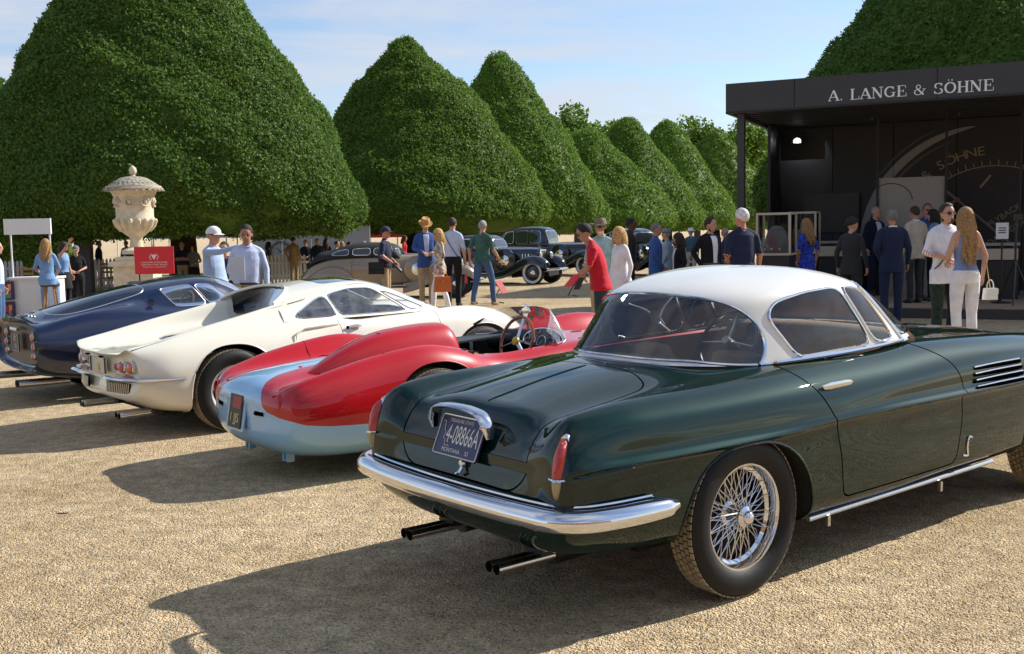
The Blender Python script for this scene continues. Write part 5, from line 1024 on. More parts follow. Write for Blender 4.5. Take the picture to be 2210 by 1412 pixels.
def person(label, x, Y, ytop, rz, H=None, group=None, **k):
    """x pixel column, Y depth, top pixel row of the head; rz heading (local +x forward)"""
    g = k.get
    fx = px(x, 700, Y)[0]; zt = px(x, ytop, Y)[2]; fx = px(x, ytop, Y)[0]
    Ht = H or min(1.92, max(1.55, zt)); zoff = zt - Ht if abs(zt - Ht) > .01 else 0
    zoff = g('z', zoff)
    S_ = Ht / 1.75; root = empty('person', (fx, Y, zoff), rz, label, 'person', group)
    B = Body(); mats = []
    def mi(m):
        if m not in mats: mats.append(m)
        return mats.index(m)
    skin = mi(SKIN[g('skin', 'fair')]); topm = mi(g('top')); legm = mi(g('legs', g('top'))); shoe = mi(SHOE[g('shoe', 'black')])
    fem = g('fem', False); fat = g('fat', 1.0); lean = g('lean', 0.0); sit = g('sit', 0); bw = .92 if fem else 1.0
    st = g('stance', .0); hipz = .93 if not sit else .62
    LX = lambda z: lean * max(0, z - hipz) + g('bow', 0) * max(0, z - 1.1)**2 * 2
    # legs
    for sg in (1, -1):
        f = st * sg; hp = (0, sg * .09, hipz)
        if sit: kn = (.42, sg * .12, .60 - .06); an = (.40 + .06 * sg, sg * .13, .13)
        else: kn = (f * .5 + .02 + (.05 if f > 0 else 0), sg * (.10 + g('wide', 0) * .5), .49); an = (f, sg * (.095 + g('wide', 0)), .09 + (.03 if f < -.1 else 0))
        lw = g('legw', 1.0)
        if g('bare_legs'): B.limb([hp, kn], [.085, .055], legm); B.limb([kn, an], [.052, .036], skin)
        else:
            B.limb([hp, ((hp[0] + kn[0]) / 2, sg * .10, (hp[2] + kn[2]) / 2), kn], [.092 * lw * fat**.5, .082 * lw, .064 * lw], legm); B.limb([kn, ((kn[0] + an[0]) / 2 - .01, (kn[1] + an[1]) / 2, (kn[2] + an[2]) / 2 + .02), (an[0], an[1], an[2] - .01)], [.062 * lw, .060 * lw, .056 * lw], legm)
        B.limb([(an[0] - .05, an[1], an[2] - .045), (an[0] + .05, an[1] + sg * .006, an[2] - .052), (an[0] + .15, an[1] + sg * .014, an[2] - .062)], [.040, .040, .030], shoe)
    # torso
    r = fat
    dz = hipz - .93
    if g('jacket'):
        hem = g('hem', .80); L = [(hem, .125 * r, .185 * r, 0), (hem + .10, .130 * r, .182 * r, 0), (.98, .122 * r, .168 * r, 0), (1.08, .115 * r, .155 * r * bw, 0), (1.22, .122 * r, .172 * bw, .005), (1.34, .120, .188 * bw, 0), (1.42, .095, .175 * bw, -.005), (1.475, .060, .10 * bw, -.005)]
    elif fem:
        L = [(.86, .115 * r, .165 * r, -.015), (.95, .118 * r, .168 * r, -.015), (1.07, .088 * r, .128 * r, 0), (1.18, .098 * r, .138, .01), (1.29, .115, .152, .012), (1.38, .088, .155, 0), (1.44, .062, .12, -.005), (1.475, .048, .07, -.005)]
    else:
        L = [(.86, .115 * r, .165 * r, -.005), (.95, .120 * r, .165 * r, 0), (1.05, .112 * r, .152 * r, .005), (1.18, .116 * r, .160 * r, .005), (1.30, .118, .175, 0), (1.40, .098, .172, -.005), (1.45, .065, .12, -.005), (1.48, .052, .07, -.005)]
    shirt_hem = g('tuck', 1.0)
    if g('jacket') or g('untuck'): B.loft([((LX(z) + xo, 0, z + dz), (rx, 0, 0), (0, ry, 0)) for z, rx, ry, xo in ([(g('untuck'), L[0][1] * 1.16 * max(1, g('legw', 1) * .98), L[0][2] * 1.13 * max(1, g('legw', 1) * .95), 0), (g('untuck') + .04, L[0][1] * 1.15 * max(1, g('legw', 1) * .96), L[0][2] * 1.12, 0)] if g('untuck') else []) + [q_ for q_ in L if not g('untuck') or q_[0] > g('untuck') + .08]], topm, 18)
    else:
        B.loft([((LX(z) + xo, 0, z + dz), (rx, 0, 0), (0, ry, 0)) for z, rx, ry, xo in L if z >= shirt_hem - .06], topm, 18); B.loft([((LX(z) + xo, 0, z + dz), (rx, 0, 0), (0, ry, 0)) for z, rx, ry, xo in ((.84, .11 * r, .16 * r, -.005), (.92, .118 * r, .166 * r, -.005), (1.0, .114 * r, .156 * r, 0))], legm, 18)
    if g('skirt'): zz = g('skirt'); B.torso([(zz, .17, .22, 0), (.75, .15, .19, 0), (1.0, .10, .14, 0)], legm)
    # neck and head
    hx = LX(1.6) + g('headf', 0.02); nk = np.array([LX(1.46) - .005, 0, 1.45 + dz]); hc = np.array([hx + .01, 0, 1.622 + dz + g('headz', 0)]); ht = g('tilt', 0.); hy = g('turn', 0.)
    B.limb([nk, hc + np.array([-.015, 0, -.07])], [.056 if not fem else .047, .052 if not fem else .045], skin)
    def hp_(a, b, c):           # head local -> body local (tilt forward, then turn)
        a, c = a * cos(ht) + c * sin(ht), -a * sin(ht) + c * cos(ht); a, b = a * cos(hy) - b * sin(hy), a * sin(hy) + b * cos(hy); return hc + np.array([a, b, c])
    def hell(c, rr, m_, n=14):
        rings = []
        for q in range(9):
            an = -pi / 2 + pi * (q + .25) / 8.5; cc = hp_(c[0], c[1], c[2] + rr[2] * sin(an)); e1 = hp_(rr[0] * cos(an), 0, 0) - hc; e2 = hp_(0, rr[1] * cos(an), 0) - hc; rings.append((cc, e1, e2))
        B.loft(rings, m_, n)
    hell((-.008, 0, .024), (.099, .079, .098), skin); hell((.022, 0, -.040), (.066, .058, .075), skin); hell((.088, 0, -.012), (.022, .014, .024), skin); hell((.050, 0, -.088), (.026, .030, .022), skin)
    for sg in (1, -1): hell((.0, sg * .077, -.005), (.016, .010, .030), skin)
    # arms
    slv = g('sleeve', 'long'); shw = g('shw', .185 * (.90 if fem else 1.0)); aw = g('armw', 1.0 if not fem else .85); ar = {'l': g('armL', 'down'), 'r': g('armR', 'down')}; hands = []
    PR = dict(down=((-.03, .235, 1.155), (.035, .245, .925)), front=((-.02, .235, 1.16), (.22, .10, 1.09)), low=((-.03, .24, 1.16), (.14, .10, .93)), phone=((.02, .23, 1.17), (.25, .07, 1.24)), point=((.24, .17, 1.40), (.50, .10, 1.47)), up=((.12, .20, 1.50), (.28, .16, 1.72)), hip=((-.10, .32, 1.20), (.02, .20, 1.02)), cross=((.02, .235, 1.17), (.17, -.05, 1.20)), back=((-.12, .24, 1.17), (-.14, .06, .98)), pocket=((-.10, .27, 1.17), (.02, .19, .95)), reach=((.10, .22, 1.18), (.34, .12, 1.00)), swingf=((.02, .235, 1.16), (.20, .24, 1.0)), swingb=((-.12, .24, 1.17), (-.10, .25, .93)), carry=((-.02, .24, 1.16), (.17, .16, 1.02)), rest=((.05, .22, 1.18), (.27, .12, 1.02)))
    for q, sg in (('l', 1), ('r', -1)):
        e, w = PR[ar[q]] if isinstance(ar[q], str) else ar[q]
        fixp = lambda p: np.array([p[0] + LX(p[2]) * (1 if p[2] > 1.1 else .8), p[1] * sg, p[2] + dz]); s0 = np.array([LX(1.40) - .008, sg * (shw - .018), 1.392 + dz]); e = fixp(e); w = fixp(w); jr = 1.18 if g('jacket') else 1.0
        um = skin if slv == 'none' else topm; B.limb([s0, e], [.052 * aw * jr, .044 * aw * jr], um, dome=True)
        B.limb([(LX(1.47) - .01, sg * .03, 1.472 + dz), (LX(1.42) - .01, sg * .105, 1.435 + dz), (s0[0], s0[1] * .98, s0[2] + .012)], [.040, .044, .044 * (jr if jr > 1 else 1)], topm if slv != 'none' else skin)
        fm = topm if slv == 'long' else skin
        if slv == 'half': pass
        B.limb([e, w], [.042 * aw * (jr if slv == 'long' else 1), .030 * aw * (jr if slv == 'long' else .95)], fm); d = w - e
        hands.append((w, d, sg))
        if slv == 'short': B.limb([s0, s0 * .45 + e * .55], [.062 * aw, .058 * aw], topm)
        if slv == 'roll': B.limb([e + (e - w) * .05, e * .7 + w * .3], [.048 * aw, .045 * aw], topm)
    # one continuous skin
    me = bpy.data.meshes.new('tmp'); me.from_pydata([tuple(np.array(v) * S_) for v in B.m.V], [], B.m.F); me.update(); o = bpy.data.objects.new('tmp', me); COL.objects.link(o)
    md = o.modifiers.new('r', 'REMESH'); md.mode = 'VOXEL'; md.voxel_size = .0115 if Y < 18 else (.015 if Y < 26 else .018); sm = o.modifiers.new('s', 'SMOOTH'); sm.iterations = 2; sm.factor = .5
    bpy.context.view_layer.update(); ev = o.evaluated_get(bpy.context.evaluated_depsgraph_get()); m2 = bpy.data.meshes.new_from_object(ev); n = len(m2.vertices); co = np.zeros(n * 3); m2.vertices.foreach_get('co', co); co = co.reshape(-1, 3)
    # nearest source patch decides the material
    src = []; F = [tuple(p.vertices) for p in m2.polygons]; bv = BVHTree.FromPolygons([tuple(c) for c in co], F)
    for f, i in zip(B.m.F, B.m.I):
        if len(f) > 4:
            if not (g('untuck') and i == topm): continue
            P = np.array([B.m.V[a] for a in f]) * S_; cc = P.mean(0)
            for pv in P:
                for t_ in (.35, .55, .75, .9):
                    c = cc + (pv - cc) * t_; q = bv.find_nearest(c)
                    if q[3] is not None and q[3] < .010: src.append((c, i))
            continue
        P = np.array([B.m.V[a] for a in f]) * S_; nu_ = max(1, int(np.linalg.norm(P[3] - P[0]) / .03)); nv_ = max(1, int(np.linalg.norm(P[1] - P[0]) / .04))
        for a in range(nu_ + 1):
            for b in range(nv_):
                u_, v_ = a / nu_, (b + .5) / nv_; c = (P[0] * (1 - v_) + P[1] * v_) * (1 - u_) + (P[3] * (1 - v_) + P[2] * v_) * u_; q = bv.find_nearest(c)
                if q[3] is None or q[3] > .013: continue
                if not sit and legm != topm and abs(c[1]) < .205 * S_ * max(1, r):
                    hz = (g('untuck') or (g('hem', .80) if g('jacket') else shirt_hem)) * S_
                    if i == legm and c[2] > hz + .004: continue
                    if i == topm and c[2] < hz - .012: continue
                src.append((c, i))
    kd = KDTree(len(src)); [kd.insert(c, i) for i, (c, _) in enumerate(src)]; kd.balance(); nm = [src[kd.find(c)[1]][1] for c in co]
    if not sit and legm != topm and not g('skirt'):
        hz = (g('untuck') or (g('hem', .80) if g('jacket') else shirt_hem)) * S_ - .004
        for i_, c in enumerate(co):
            if nm[i_] in (topm, legm) and abs(c[1]) < .20 * S_ * max(1, r) and abs(c[2] - hz) < .10: nm[i_] = topm if c[2] >= hz else legm
    R = M(); I = []
    for f in F:
        q = [nm[a] for a in f]; I.append(max(set(q), key=q.count))
    R.add(co, F, I); bpy.data.objects.remove(o); bpy.data.meshes.remove(me); bpy.data.meshes.remove(m2)
    ex = M()
    for (w, d, sg), gk in zip(hands, (g('gripL', .35), g('gripR', .35))):
        upv = np.array([0, sg * 1., 0]) if abs(d[2]) > abs(d[0]) else np.array([0, 0, 1.]); hand(ex, w, d, upv, skin, sg, gk)
    # face
    em, lm = mi(eye_m), mi(lip_m)
    def dot(c, rx, ry, rz_, m_):
        V = [tuple(hp_(c[0] + rx * a, c[1] + ry * b, c[2] + rz_ * e)) for a, b, e in ((1, 0, 0), (0, 1, 0), (0, 0, 1), (0, -1, 0), (0, 0, -1), (-.5, 0, 0))]; ex.add(V, [(0, 1, 2), (0, 2, 3), (0, 3, 4), (0, 4, 1)], m_)
    hm = mi(HAIR[g('hair', 'brown')])
    for sg in (1, -1): dot((.080, sg * .031, .006), .010, .014, .008, em); dot((.084, sg * .032, .026), .008, .020, .006, hm)
    dot((.084, 0, -.055), .010, .022, .007, lm)
    ex.V = [tuple(np.array(v) * S_) for v in ex.V]; R.merge(ex)
    obj('body', R, mats, root, angle=0)
    def sub(name, m, mt, par=root): m.V = [tuple(np.array(v) * S_) for v in m.V]; return obj(name, m, mt, par, angle=50)
    def cap_mesh(f, nlat=9, nlon=22):
        V = []; m = M()
        for i in range(nlat + 1):
            for j in range(nlon): V.append(tuple(hp_(*f(i / nlat, 2 * pi * j / nlon))))
        m.add(V, [(i * nlon + j, i * nlon + (j + 1) % nlon, (i + 1) * nlon + (j + 1) % nlon, (i + 1) * nlon + j) for i in range(nlat) for j in range(nlon)] + [tuple(range(nlon))[::-1]]); return m
    hs = g('style', 'short'); rnd = np.random.default_rng(int(abs(x)))
    if hs != 'bald':
        def fh(u, t):
            lim = {'short': 1.02, 'crop': .98, 'bob': 1.42, 'long': 1.25, 'bun': 1.1}[hs]; front = max(0, cos(t)); td = abs(math.degrees(atan2(sin(t), cos(t)))); ang = u * (pi * .52) * (lim + .15 * max(0, -cos(t)) - .46 * front**1.5) if hs not in ('short', 'crop') else u * float(np.interp(td, [0, 30, 52, 68, 84, 100, 130, 180], [.80, .84, .98, 1.55, 1.80, 1.72, 2.15, 2.32])) * (1 + .03 * sin(11 * t) + .025 * sin(23 * t)); k_ = (1.075 if hs != 'crop' else 1.03) if not g('hat') else 1.0; k_ += .02 * sin(7 * t + 3 * u) * u + (.05 * front * (1 - u) if hs == 'short' else 0)
            return (-.012 + .100 * k_ * sin(ang) * cos(t), .080 * k_ * sin(ang) * sin(t), .022 + .100 * k_ * cos(ang) + (.006 if hs != 'crop' else 0))
        ho = sub('hair', cap_mesh(fh), HAIR[g('hair', 'brown')])
        if hs in ('long', 'bob', 'bun'):
            m = M(); ln = {'long': g('hlen', .48), 'bob': .17, 'bun': .0}[hs]
            if hs == 'bun': m.lathe([(.001, -.04), (.03, -.03), (.042, 0), (.03, .03), (.001, .04)], 12); m.V = [tuple(hp_(v[0] - .115, v[1], v[2] + .0)) for v in m.V]
            else:
                ns = 26 if hs == 'long' else 22
                for j in range(ns):
                    t = pi * (.36 + 1.28 * j / (ns - 1)) if hs == 'long' else pi * (.26 + 1.48 * j / (ns - 1)); r0 = hp_(-.012 + .098 * cos(t), .080 * sin(t), .045); P = []; l2 = ln * (.8 + .35 * rnd.random()) * (1 if abs(t - pi) < 1.2 else .75)
                    for q in np.linspace(0, 1, 6):
                        w_ = .03 * sin(9 * q + j) * q * (1 if hs == 'long' else .3); bx = r0 + np.array([-.03 * q * (1 if cos(t) < .2 else 0) + .5 * w_, (w_ * .6) + np.sign(sin(t)) * .02 * q * (1 - q), -(.06 + l2) * q]); bx[0] = bx[0] + (0 if hs == 'bob' else LX(bx[2]) - LX(1.6) * 1 - .035 * q); P.append(bx)
                    if hs == 'long' and q > 0: pass
                    m.tube(P, np.array([.016, .024, .026, .026, .022, .006]) * (1 if hs == 'long' else .9), 6)
            sub('hair_lengths', m, HAIR[g('hair', 'brown')], ho if 0 else root)
    if g('beard'):
        sub('beard', cap_mesh(lambda u, t: (.024 + .062 * sin(.2 + u * 1.45) * max(.35, cos(t * .5))**.3 * cos(t * .62 - 0 * u) if cos(t) > -.5 else .02, .060 * sin(.2 + u * 1.45) * sin(t), -.066 - .060 * cos(.2 + u * 1.45) - (.0 if 1 else 0)), 6, 16), HAIR[g('beard')])
    hat = g('hat')
    if hat:
        kind, hmn, band = hat; m = M(); brim, hgt = {'fedora': (.155, .115), 'wide': (.165, .10), 'cap': (.0, .0), 'bucket': (.14, .09)}[kind]
        if kind == 'cap':
            m = cap_mesh(lambda u, t: (-.008 + .112 * sin(u * pi * .52) * cos(t), .092 * sin(u * pi * .52) * sin(t), .036 + .100 * cos(u * pi * .52)), 7, 22); br = M(); V = []
            for i in range(2):
                for j in range(11): t = -1.1 + 2.2 * j / 10; V.append(tuple(hp_(-.010 + (.104 + i * .085 * cos(t * .9)) * cos(t), (.086 + i * .01) * sin(t), .034 - i * .022)))
            m.add(V, [(j, j + 1, 11 + j + 1, 11 + j) for j in range(10)])
        else:
            pr = [(brim, 0), (brim * .98, .006), (.104, .004), (.100, .03), (.094, hgt * .8), (.075, hgt), (.03, hgt - .015), (.001, hgt - .018)]; n_ = 26
            V = [tuple(hp_(-.010 + rr * 1.08 * cos(t), rr * .92 * sin(t), .045 + hh + (.018 * abs(sin(t))**3 - .012 * max(0, cos(t))**2) * (1 if rr > .12 else 0))) for rr, hh in pr for t in np.linspace(0, 2 * pi, n_, endpoint=False)]
            m.add(V, [(i * n_ + j, i * n_ + (j + 1) % n_, (i + 1) * n_ + (j + 1) % n_, (i + 1) * n_ + j) for i in range(len(pr) - 1) for j in range(n_)])
        h_o = sub('hat', m, hmn)
        if band: sub('hat_band', M().tube([tuple(hp_(-.010 + .1055 * 1.05 * cos(t), .1055 * .90 * sin(t), .068)) for t in np.linspace(0, 2 * pi, 26, endpoint=False)], .011, 6, closed=True), band, h_o) if 0 else None
    if g('glasses'):
        m = M()
        for sg in (1, -1):
            V = [tuple(hp_(.098 - .012 * abs(cos(t) * .028 + .032) / .06, sg * (.033 + .026 * cos(t)), .004 + .020 * sin(t))) for t in np.linspace(0, 2 * pi, 14, endpoint=False)]; m.add(V, [tuple(range(14))]); m.tube([tuple(hp_(.085, sg * .062, .010)), tuple(hp_(.0, sg * .082, .012))], .004, 5)
        m.tube([tuple(hp_(.100, -.012, .010)), tuple(hp_(.100, .012, .010))], .003, 5); sub('sunglasses', m, lens_m)
    # clothing details
    def sub_strip(name, pts, w, mt, z_off=0):
        m = M(); V = []
        for p, q in pts: V += [p, q]
        m.add(V, [(2 * i, 2 * i + 1, 2 * i + 3, 2 * i + 2) for i in range(len(pts) - 1)]); sub(name, m, mt)
    if g('shirtfront'):
        pts = []
        for z, hw, rr in ((1.445, .055, .070), (1.40, .060, .105), (1.30, .055, .129), (1.20, .048, .132), (1.10, .040, .127), (1.0, .040, .130)):
            if fat > 1.05: rr *= fat
            pts.append(((LX(z) + rr, hw, z + dz), (LX(z) + rr, -hw, z + dz)))
        V = []; m = M()
        for (p, q) in pts: V += [p, (p[0] + .014, 0, p[2]), q]
        m.add(V, [(3 * i + a, 3 * i + a + 1, 3 * i + 4 + a, 3 * i + 3 + a) for i in range(5) for a in (0, 1)]); sub('shirt_front', m, g('shirtfront'))
    if g('collar'):
        sub('collar', M().tube([(LX(1.47) - .005 + .066 * cos(t), .066 * sin(t), 1.472 + dz - .012 * cos(t)) for t in np.linspace(0, 2 * pi, 20, endpoint=False)], .013, 6, closed=True), g('collar'))
    if g('belt'):
        sub('belt', M().tube([(LX(1.0) + .118 * r * cos(t), .162 * r * sin(t), .985 + dz) for t in np.linspace(0, 2 * pi, 24, endpoint=False)], .014, 6, closed=True), g('belt'))
    if g('tie'): sub('tie', M().add([(.118, .02, 1.44), (.118, -.02, 1.44), (.146, -.03, 1.2), (.146, .03, 1.2), (.142, 0, 1.12)], [(0, 1, 2, 3), (3, 2, 4)]), g('tie'))
    if g('strap'):
        s_ = g('strap'); P = []
        for q in np.linspace(0, 1, 12): t = pi * .12 + q * pi * 2 * .98; P.append((LX(1.3) + .138 * cos(t) * (1.0), .165 * sin(t + .0) * 1.0, 1.20 + dz + .26 * sin(t) * s_))
        sub('bag_strap', M().tube([(a * 1.0, b, c) for a, b, c in P], .012, 5, closed=True, flat=.5), black)
    root['_s'] = S_
    def world(p):      # body-local point -> world
        q = np.array(p) * S_; return (fx + q[0] * cos(rz) - q[1] * sin(rz), Y + q[0] * sin(rz) + q[1] * cos(rz), zoff + q[2])
    return root, world
# ================================================================ pavilion
PA = np.array([4.05, 20.0]); PU = np.array([.905, -.425]); PV = np.array([.425, .905]); PRZ = atan2(PU[1], PU[0])
def pav():
    pw, pd, dk = 10.5, 4.6, .18
    root = empty('pavilion', (PA[0], PA[1], 0), PRZ, 'black open exhibition pavilion with white lettering on its fascia', 'pavilion')
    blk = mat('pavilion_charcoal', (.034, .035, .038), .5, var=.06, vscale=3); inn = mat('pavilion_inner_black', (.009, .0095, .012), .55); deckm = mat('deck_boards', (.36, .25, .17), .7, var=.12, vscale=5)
    for a, b, c in (((pw / 2, .04, 3.955), (pw, .08, .55), 0), ((.04, pd / 2 + .04, 3.955), (.08, pd - .08, .55), 0), ((pw - .04, pd / 2 + .04, 3.955), (.08, pd - .08, .55), 0), ((pw / 2, pd - .04, 3.955), (pw - .17, .08, .55), 0)): obj('fascia', M().box(a, b), blk, root, smooth=False)
    obj('roof_deck', M().box((pw / 2, pd / 2, 4.20), (pw - .17, pd - .17, .04)), blk, root, smooth=False)
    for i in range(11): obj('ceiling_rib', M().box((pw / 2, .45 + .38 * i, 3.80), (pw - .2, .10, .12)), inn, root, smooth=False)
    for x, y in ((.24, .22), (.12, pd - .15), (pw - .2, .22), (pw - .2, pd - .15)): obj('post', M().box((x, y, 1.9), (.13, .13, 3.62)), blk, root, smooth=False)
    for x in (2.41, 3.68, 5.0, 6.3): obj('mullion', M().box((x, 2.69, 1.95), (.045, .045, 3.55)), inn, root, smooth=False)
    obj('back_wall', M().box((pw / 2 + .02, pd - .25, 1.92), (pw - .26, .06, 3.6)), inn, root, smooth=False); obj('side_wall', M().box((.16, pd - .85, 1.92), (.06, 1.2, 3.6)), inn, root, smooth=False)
    obj('deck_frame', M().box((pw / 2 - .4, pd / 2 - .4, .075), (pw + 1.4, pd + 1.0, .15)), blk, root, smooth=False)
    nb = 18
    for i in range(nb): obj('deck_board', M().box((pw / 2 - .4, -.60 + .305 * i, dk - .012), (pw + 1.36, .297, .024)), deckm, root, smooth=False)
    for i in range(4): obj('fascia_joint', M().box((2.0 + 2.4 * i - .75, -.0015, 3.955), (.008, .006, .545)), gap_m, root, smooth=False)
    for i in range(7): obj('wall_joint', M().box((1.3 + 1.25 * i, pd - .282, 1.92), (.012, .006, 3.58)), gap_m, root, smooth=False)
    obj('eaves_trim', M().box((pw / 2, -.006, 3.70), (pw, .02, .035)), inn, root, smooth=False); obj('cable', M().tube([(.60, pd - .62, 3.5), (.62, pd - .5, 3.66), (1.4, pd - .45, 3.70), (2.2, pd - .4, 3.66)], .01, 5), inn, root)
    # watch dial printed on the back wall
    yb = pd - .285; gold = mat('dial_gold', (.24, .185, .11), .5); steel = mat('dial_steel_print', (.20, .20, .21), .4); stl2 = mat('dial_dark_print', (.045, .045, .05), .4)
    cx, cz, Rr = 4.5, 1.0, 2.50
    def arc(r0, r1, a0, a1, taper=False):
        m = M(); V = []; n = 48
        for i in range(n + 1):
            t = a0 + (a1 - a0) * i / n; w_ = (sin(pi * i / n)**.6 if taper else 1); rm = (r0 + r1) / 2; h_ = (r1 - r0) / 2 * w_ + .002; V += [(cx + (rm - h_) * cos(t), yb, cz + (rm - h_) * sin(t)), (cx + (rm + h_) * cos(t), yb, cz + (rm + h_) * sin(t))]
        return m.add(V, [(2 * i, 2 * i + 2, 2 * i + 3, 2 * i + 1) for i in range(n)])
    dial = obj('dial_print', arc(Rr + .0, Rr + .17, radians(98), radians(188), True), steel, root); obj('dial_shade', arc(Rr - .12, Rr - .06, radians(108), radians(185), True).xf(lambda x, y, z: (x, y - .002, z)), stl2, dial); obj('dial_glint', arc(Rr + .24, Rr + .28, radians(112), radians(150), True).xf(lambda x, y, z: (x, y - .002, z)), stl2, dial)
    tk = M().merge(arc(1.73, 1.745, radians(50), radians(150)))
    for i in range(19):
        t = radians(62 + 5 * i); l = .12 if i % 2 else .07; e = M().box((0, 0, 0), (l, .004, .018)); e.xf(lambda x, y, z: (cx + (1.80 + x) * cos(t) - z * sin(t), yb - .004 + y, cz + (1.80 + x) * sin(t) + z * cos(t))); tk.merge(e)
    k = obj('minute_track', tk, gold, dial); k['kind'] = 'stuff'
    for ch, a in (('&', 129), ('S', 119.5), ('Ö', 113.6), ('H', 107.6), ('N', 102), ('E', 96.8)):
        t = radians(a); m = text_mesh(ch, .26, width=1.2); m.xf(lambda x, y, z: (cx + (2.05 + y) * cos(t) + x * sin(t), yb - .004, cz + (2.05 + y) * sin(t) - x * cos(t))); obj('dial_letter', m, gold, dial)
    m = text_mesh('1', .46); t = radians(52); m.xf(lambda x, y, z: (4.34 + y * cos(t) + x * sin(t), yb - .004, 2.41 + y * sin(t) - x * cos(t))); obj('dial_numeral', m, gold, dial)
    for w_, (ox, oz), a in (('DATOGRAPH', (4.85, 1.42), .6), ('FLYBACK', (4.72, 1.72), .6)):
        m = text_mesh(w_, .17); m.xf(lambda x, y, z: (ox + x * cos(a) - y * sin(a), yb - .004, oz + x * sin(a) + y * cos(a))); obj('dial_word', m, gold, dial)
    hd = M().tube([(3.22, yb - .01, 2.60), (4.95, yb - .01, 1.04)], [.03, .022], 4); obj('dial_hand', hd, mat('hand_silver', (.45, .45, .46), .3, .6), dial); bt = M().tube([(3.66, yb - .008, 1.95), (3.86, yb - .008, 2.10)], .035, 4); obj('hour_baton', bt, gold, dial)
    # screen, panel, lamp, counters
    obj('screen', M().box((1.28, pd - .34, 1.85), (1.18, .06, .84)), mat('dark_screen', (.010, .010, .011), .45), root)
    lp = obj('flood_lamp', M().box((.60, pd - .6, 3.44), (.17, .10, .13)), blk, root); obj('lamp_lens', M().box((.60, pd - .655, 3.44), (.07, .01, .05)), mat('lamp_glow', (1, 1, 1), .5, emit=(.85, .95, 1), estr=3.5), lp)
    lt = bpy.data.lights.new('flood_light', 'SPOT'); lo = bpy.data.objects.new('flood_light', lt); COL.objects.link(lo); lo.parent = lp; lo.location = (.60, pd - .72, 3.44); lo.rotation_euler = (radians(70), 0, 0); lt.energy = 12; lt.spot_size = radians(110); lt.color = (.85, .93, 1)
    for x in (2.3, 3.9, 5.5): obj('spot_lamp', M().lathe([(.03, 0), (.04, .08), (.03, .1)], 10, 0, 'z', (x, 2.6, 3.64)), blk, root)
    # fascia lettering: slab-serif capitals drawn stroke by stroke
    STR = {'A': [((.0, 0), (.42, 1), .09), ((.42, 1), (.84, 0), .19), ((.18, .33), (.62, .33), .07), ((-.08, 0), (.22, 0), .06), ((.6, 0), (1.0, 0), .06)], '.': [((.05, .06), (.17, .06), .14)], 'L': [((.2, 0), (.2, 1), .19), ((.02, 1), (.42, 1), .06), ((.02, 0), (.8, 0), .06), ((.8, 0), (.8, .3), .06)], 'N': [((.12, 0), (.12, 1), .08), ((.12, 1), (.82, 0), .19), ((.82, 0), (.82, 1), .08), ((-.05, 0), (.3, 0), .06), ((-.05, 1), (.2, 1), .06), ((.64, 1), (1.0, 1), .06)], 'E': [((.2, 0), (.2, 1), .19), ((.02, 1), (.78, 1), .06), ((.02, 0), (.84, 0), .06), ((.2, .5), (.6, .5), .06), ((.78, 1), (.78, .74), .06), ((.84, 0), (.84, .3), .06), ((.6, .64), (.6, .36), .06)], 'H': [((.2, 0), (.2, 1), .19), ((.82, 0), (.82, 1), .19), ((.2, .5), (.82, .5), .07), ((.02, 0), (.38, 0), .06), ((.02, 1), (.38, 1), .06), ((.64, 0), (1.0, 0), .06), ((.64, 1), (1.0, 1), .06)]}
    def arcs(cx_, cy_, rx, ry, a0, a1, w, n=14): P = [(cx_ + rx * cos(radians(a)), cy_ + ry * sin(radians(a))) for a in np.linspace(a0, a1, n)]; return [(P[i], P[i + 1], w * (.45 + .55 * abs(cos(radians(a0 + (a1 - a0) * (i + .5) / (n - 1)))))) for i in range(n - 1)]
    STR['G'] = arcs(.5, .5, .42, .47, 40, 325, .19, 20) + [((.84, .02), (.84, .42), .14), ((.62, .42), (1.0, .42), .06), ((.82, .98), (.82, .70), .06)]
    STR['S'] = arcs(.42, .735, .28, .235, 20, 250, .15) + arcs(.44, .25, .32, .235, -160, 70, .15) + [((.72, 1), (.72, .72), .06), ((.1, .02), (.1, .3), .06)]
    STR['O'] = arcs(.5, .5, .42, .47, 0, 360, .19, 26); STR['&'] = arcs(.40, .76, .18, .2, 0, 360, .09) + arcs(.38, .27, .32, .25, 70, 330, .11) + [((.28, .62), (.86, .02), .14), ((.68, .12), (.92, .52), .07), ((.78, .55), (1.04, .55), .05)]
    STR['Ö'] = STR['O'] + [((.30, 1.2), (.40, 1.2), .12), ((.60, 1.2), (.70, 1.2), .12)]
    x0 = 0.
    adv = dict(A=1.04, L=.98, N=1.1, G=1.12, E=1.0, S=.95, H=1.12, O=1.1); adv.update({'.': .42, '&': 1.2, 'Ö': 1.1, ' ': .52}); word = 'A. LANGE & SÖHNE'; sc = 2.70 / sum(adv[c_] for c_ in word)
    for ch in word:
        t = M()
        for (a, b, w_) in STR.get(ch, []):
            a = np.array(a) + np.array([x0, 0]); b = np.array(b) + np.array([x0, 0]); d = b - a; l = np.linalg.norm(d); d = d / (l + 1e-9); nrm = np.array([-d[1], d[0]]) * w_ / 2; q = [a + nrm, b + nrm, b - nrm, a - nrm]; t.add([(1.86 + p[0] * sc, -.004 - .0015 * (len(t.F) % 3), 3.79 + p[1] * .18) for p in q], [(3, 2, 1, 0)])
        if t.V: obj('fascia_letter', t, mat('fascia_white', (.78, .78, .78), .5), root, smooth=False)
        x0 += adv[ch]
    return root
pav()
def ploc(a, b, z=0): p = PA + PU * a + PV * b; return (p[0], p[1], z)
taupe = mat('taupe_panel', (.30, .275, .24), .6, var=.05); beige = mat('beige_frame', (.50, .43, .33), .45)
